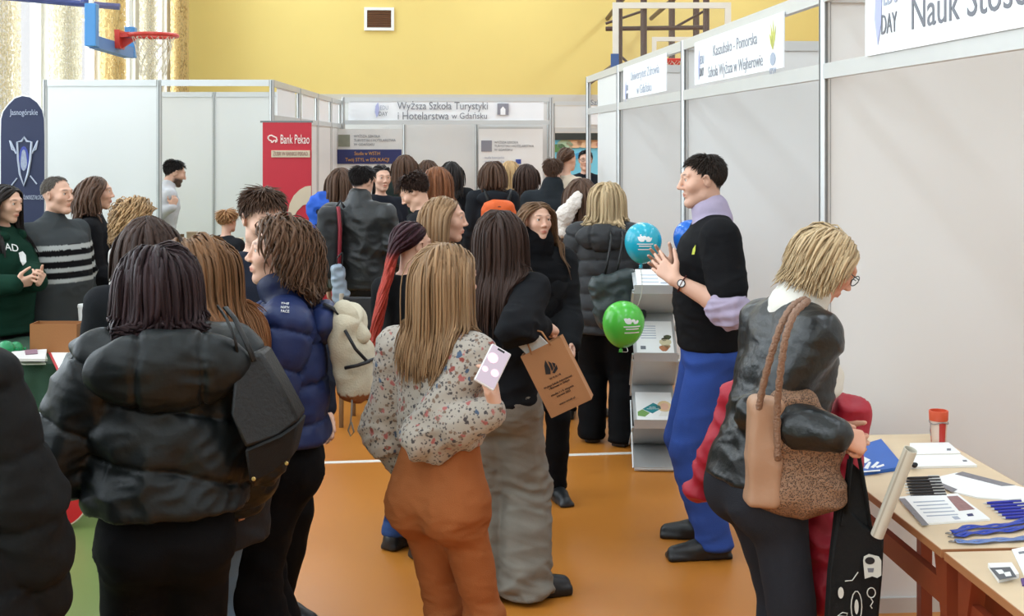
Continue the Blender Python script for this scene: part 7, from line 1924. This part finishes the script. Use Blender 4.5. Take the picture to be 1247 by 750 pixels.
# poster tube
c = at(1090, 598, 3.64)
a, b_ = at(1068, 652, 3.70) - c, at(1109, 547, 3.62) - c
r = empty('poster_tube', c, 0, 'cream rolled poster standing in the black tote bag', 'poster tube')
ax = unit(b_ - a); u_ = unit(np.cross(ax, FW)); v_ = np.cross(ax, u_); Rq = np.stack([u_, v_, ax], 1); Lq = np.linalg.norm(b_ - a)
m = MB(); m.lathe([(.0165, 0), (.019, 0), (.019, Lq), (.0165, Lq), (.0165, Lq - .06)], a, 24, Rq); m.build('rolled_sheet', plain('cream_poster_paper', srgb(206, 200, 184), .55, var=.03), r, smooth=True)
m = MB(); m.prism([a + Rq @ np.array((.0192 * math.cos(q), .0192 * math.sin(q), 0)) for q in np.linspace(.6, .9, 5)], ax * Lq * 1.0); m.build('sheet_edge', plain('poster_edge', srgb(176, 166, 148), .6), r)
# ------------------------------------------------------------------ left table with green cloth and its things
GC = plain('dark_green_table_cloth', srgb(40, 70, 52), .85, bump=.2, bscale=150); GCB = plain('bright_green_cloth_band', srgb(16, 120, 58), .8)
tx0, tx1, td0, td1 = -140, 146, 6.15, 7.05
c = gr(20, 6.6)
r = empty('table', c, 0, 'long table under a dark green cloth at the left', 'table')
G3 = lambda px, z, d: np.append((gr(px, d) - c)[:2], z)
kx = lambda px, d: 623.5 + (px - 623.5) * 6.15 / d
xa, xb = gr(-190, 6.58) - c, gr(146, 6.58) - c
wv = xb - xa; dv = FW * .9
m = MB(); m.prism([xa + UP * .70, xb + UP * .70, xb + dv + UP * .70, xa + dv + UP * .70], (0, 0, .03)); m.build('tabletop', BEECH, r)
for px_, dd in ((.03, .05), (.97, .05), (.03, .85), (.97, .85)):
    q = xa + wv * px_ + FW * dd; m = MB(); m.tube([q, q + UP * .7], .02, 8); m.build('leg', ALU_D, r)
n = 90; P = np.zeros((n, 8, 3)); tt = np.linspace(0, 1, n)
for j, z in enumerate(np.linspace(.745, .04, 8)):
    f_ = (.745 - z) / .7; P[:, j] = xa + wv * tt[:, None] - FW * (.012 + .03 * f_ * (1 + np.sin(tt * 60 + .6 * np.sin(tt * 9))))[:, None] + UP * z
m = MB(); m.grid(P, .004); m.build('cloth_front', GC, r, smooth='all')
P = np.zeros((30, 8, 3)); tt = np.linspace(0, 1, 30)
for j, z in enumerate(np.linspace(.745, .04, 8)):
    f_ = (.745 - z) / .7; P[:, j] = xb + dv * tt[:, None] + RT * (.012 + .02 * f_ * (1 + np.sin(tt * 22)))[:, None] + UP * z
m = MB(); m.grid(P, .004); m.build('cloth_side', GC, r, smooth='all')
m = MB(); m.prism([xa - FW * .012 + UP * .74, xb - FW * .012 + RT * .012 + UP * .74, xb + dv + RT * .012 + UP * .74, xa + dv + UP * .74], (0, 0, .006)); m.build('cloth_top', GC, r)
m = MB(); e0 = xb - RT * .17; m.prism([e0 - FW * .075 + UP * .05, e0 + RT * .06 - FW * .075 + UP * .05, e0 + RT * .06 - FW * .03 + UP * .72, e0 - FW * .03 + UP * .72], -FW * .006); m.build('cloth_band', GCB, r)
LZ = .7465
ltb = lambda px, py, z=LZ: at(px, py, (CH - z) * FPX / (py - HORIZON))
def lflat(name, pts, mat, label=None, cat=None, th=.004, z=LZ, parent=None, group=None):
    P = [ltb(x, y, z) for x, y in pts]; c_ = np.mean(P, 0); c_[2] = z
    m = MB(); m.prism([p - c_ for p in P], (0, 0, th)); o = m.build(name, mat, parent, label=label, cat=cat, group=group); o.location = c_ if parent is None else c_ - np.array(parent.location); return o
# red-bordered sheet
P_ = [(53, 421), (84, 415), (98, 447), (72, 458)]
P = [ltb(x, y) for x, y in P_]; cc = np.mean(P, 0); cc[2] = LZ
r = empty('document_frame', cc, 0, 'white sheet in a red border leaning over the green table edge', 'document')
lflat('border', [(50, 412), (88, 408), (96, 446), (71, 455)], plain('red_border_print', srgb(196, 44, 56), .5), parent=r, th=.003); lflat('sheet', [(56, 417), (87, 412.5), (96, 446), (73, 452)], PAPER, parent=r, z=LZ + .003, th=.001)
lflat('red_line', [(58, 424), (74, 424), (75, 425.2), (59, 425.2)], RED, parent=r, z=LZ + .004, th=.0005)
lflat('red_card', [(52, 409), (90, 404), (92, 410), (56, 415)], plain('red_card_paper', srgb(206, 66, 56), .5), 'red and orange card strip behind the red-bordered sheet', 'card', .004, z=LZ + .0005)
r0 = ltb(30, 441); 
lflat('booklet', [(6, 433), (50, 437), (56, 444), (30, 444.5), (20, 443)], PAPER, 'white booklet spread open at the front of the green table', 'booklet', .006)
cols = [(196, 206, 190), (214, 214, 206), (180, 190, 170), (206, 200, 196)]
for k in range(4):
    lflat('magazine', [(12 + k, 431 + .0 * k), (54 + k, 428), (58 - k, 440), (13, 440)], plain('magazine_cover_%d' % k, srgb(*cols[k]), .5, var=.15, vscale=20), '%s pale magazine in the pile beside the green balloons' % ['lowest', 'second', 'third', 'topmost'][k], 'magazine', .013, z=LZ + .0065 + .0135 * k, group='magazine pile on the green table')
q = ltb(34, 434) ; z_ = LZ + .0065 + .0135 * 4
lflat('photo_card', [(30, 427), (45, 425.5), (46, 431), (31, 432)], plain('mauve_photo', srgb(130, 96, 110), .5, var=.4, vscale=30), 'small mauve photo card on top of the magazine pile', 'card', .003, z=z_ + .0005)
for k, (px, py, rr_) in enumerate(((7, 421, 11), (19, 418, 9))):
    q = ltb(px, 437 - 3 * k); d_ = (CH - LZ) * FPX / (437 - 3 * k - HORIZON); R_ = rr_ * d_ / FPX
    bmm, nt, b = new_mat('green_balloon_rubber'); b.inputs['Base Color'].default_value = (*srgb(20, 130, 78), 1); b.inputs['Roughness'].default_value = .3
    r = empty('balloon', (q[0], q[1], LZ + R_ * 1.02), 0, ['larger dark green balloon lying on the green table', 'smaller dark green balloon behind the magazine pile'][k], 'balloon')
    m = MB(); m.lathe([(R_ * max(.02, math.sin(math.pi * i / 16)), -R_ * math.cos(math.pi * i / 16)) for i in range(17)], (0, 0, 0), 20); m.build('balloon_skin', bmm, r, smooth='all')
    m = MB(); m.lathe([(.003, 0), (.01, -.012), (.004, -.016)], (R_, 0, 0), 8, ry(-math.pi / 2)); m.build('knot', bmm, r)
# cardboard box
q = at(70, 410, 6.95); q[2] = LZ + .001
CB = plain('brown_cardboard', srgb(150, 96, 50), .7, bump=.1, var=.05)
r = empty('cardboard_box', q, -YAW, 'open brown cardboard box at the back of the green table', 'box')
bw, bd, bh = .25, .12, .155
for nm, cc_, sz in (('front_wall', (0, -bd/2, bh/2), (bw, .005, bh)), ('back_wall', (0, bd/2, bh/2), (bw, .005, bh)), ('side_wall', (-bw/2, 0, bh/2), (.005, bd, bh)), ('side_wall', (bw/2, 0, bh/2), (.005, bd, bh)), ('bottom', (0, 0, .003), (bw, bd, .005))):
    m = MB(); m.box(cc_, sz); m.build(nm, CB, r)
lflat('paper_crumple', [(60, 409), (70, 405), (92, 404), (94, 409), (80, 411)], plain('cream_tissue', srgb(222, 206, 178), .8, var=.1, vscale=20), 'cream crumpled wrapping paper before the cardboard box', 'paper', .025, z=LZ + .005)
c = ltb(104, 407); c[2] = LZ
r = empty('cup', c, 0, 'tall white paper cup beside the cardboard box', 'cup')
m = MB(); m.lathe([(.030, 0), (.032, .002), (.043, .16), (.040, .16), (.029, .006)], n=20); m.build('cup_body', PAPER, r, smooth=True)
m = MB(); m.lathe([(.045, .158), (.046, .164), (.043, .178), (.02, .180)], n=20); m.build('lid', PAPER, r, smooth=True)
# red wheel leaning at the table
c = at(68, 598, 6.24); RW = 42 * 6.24 / FPX
c[2] = RW + .002
r = empty('prize_wheel', c, 0, 'red round board with a pale rim standing before the green table', 'board')
Rn = rz(-YAW) @ rx(math.pi / 2 - .0)
m = MB(); m.lathe([(RW * .96, -.012), (RW * .96, .012)], (0, 0, 0), 48, Rn); m.build('disc', plain('red_gloss_board', srgb(190, 16, 28), .35), r)
m = MB(); a_ = np.linspace(0, 6.283, 49)[:-1]; m.tube([Rn @ np.array((RW * .98 * math.cos(a), RW * .98 * math.sin(a), .006)) for a in a_], .006, 6, closed=True); m.build('rim', plain('pale_rim', srgb(216, 190, 170), .5), r, smooth='all')
m = MB(); m.tube([(0, .02, -RW + .012), (0, .16, -RW + .012), (0, .16, RW * .5)], .010, 6); m.build('support', ALU_D, r)
# wooden counter and paper cup inside the left booth
c = gr(232, 13.4)
r = empty('counter', c, 0, 'low pale counter inside the left booth', 'counter')
zc_ = at(232, 293, 13.4)[2]
m = MB(); m.box((0, .2, zc_ / 2 - .02), (.9, .4, zc_ - .04), rz(-YAW)); m.build('front', plain('pale_counter', srgb(206, 200, 190), .5), r)
m = MB(); m.box((0, .2, zc_ - .015), (.96, .46, .03), rz(-YAW)); m.build('counter_top', BEECH, r)
for k, (px, w_, h_, col, lb) in enumerate(((234, .10, .075, (176, 156, 130), 'beige carton on the low booth counter'), (222, .035, .05, (110, 88, 60), 'small brown tin on the low booth counter'))):
    q = at(px, 293, 13.5); q[2] = zc_
    m = MB(); m.box((0, 0, h_ / 2), (w_, w_ * .8, h_)); m.box((0, 0, h_ + .006), (w_ * 1.06, w_ * .86, .012)); m.build(['carton', 'tin'][k], plain('carton_paint_%d' % k, srgb(*col), .6), None, label=lb, cat=['box', 'tin'][k]).location = q
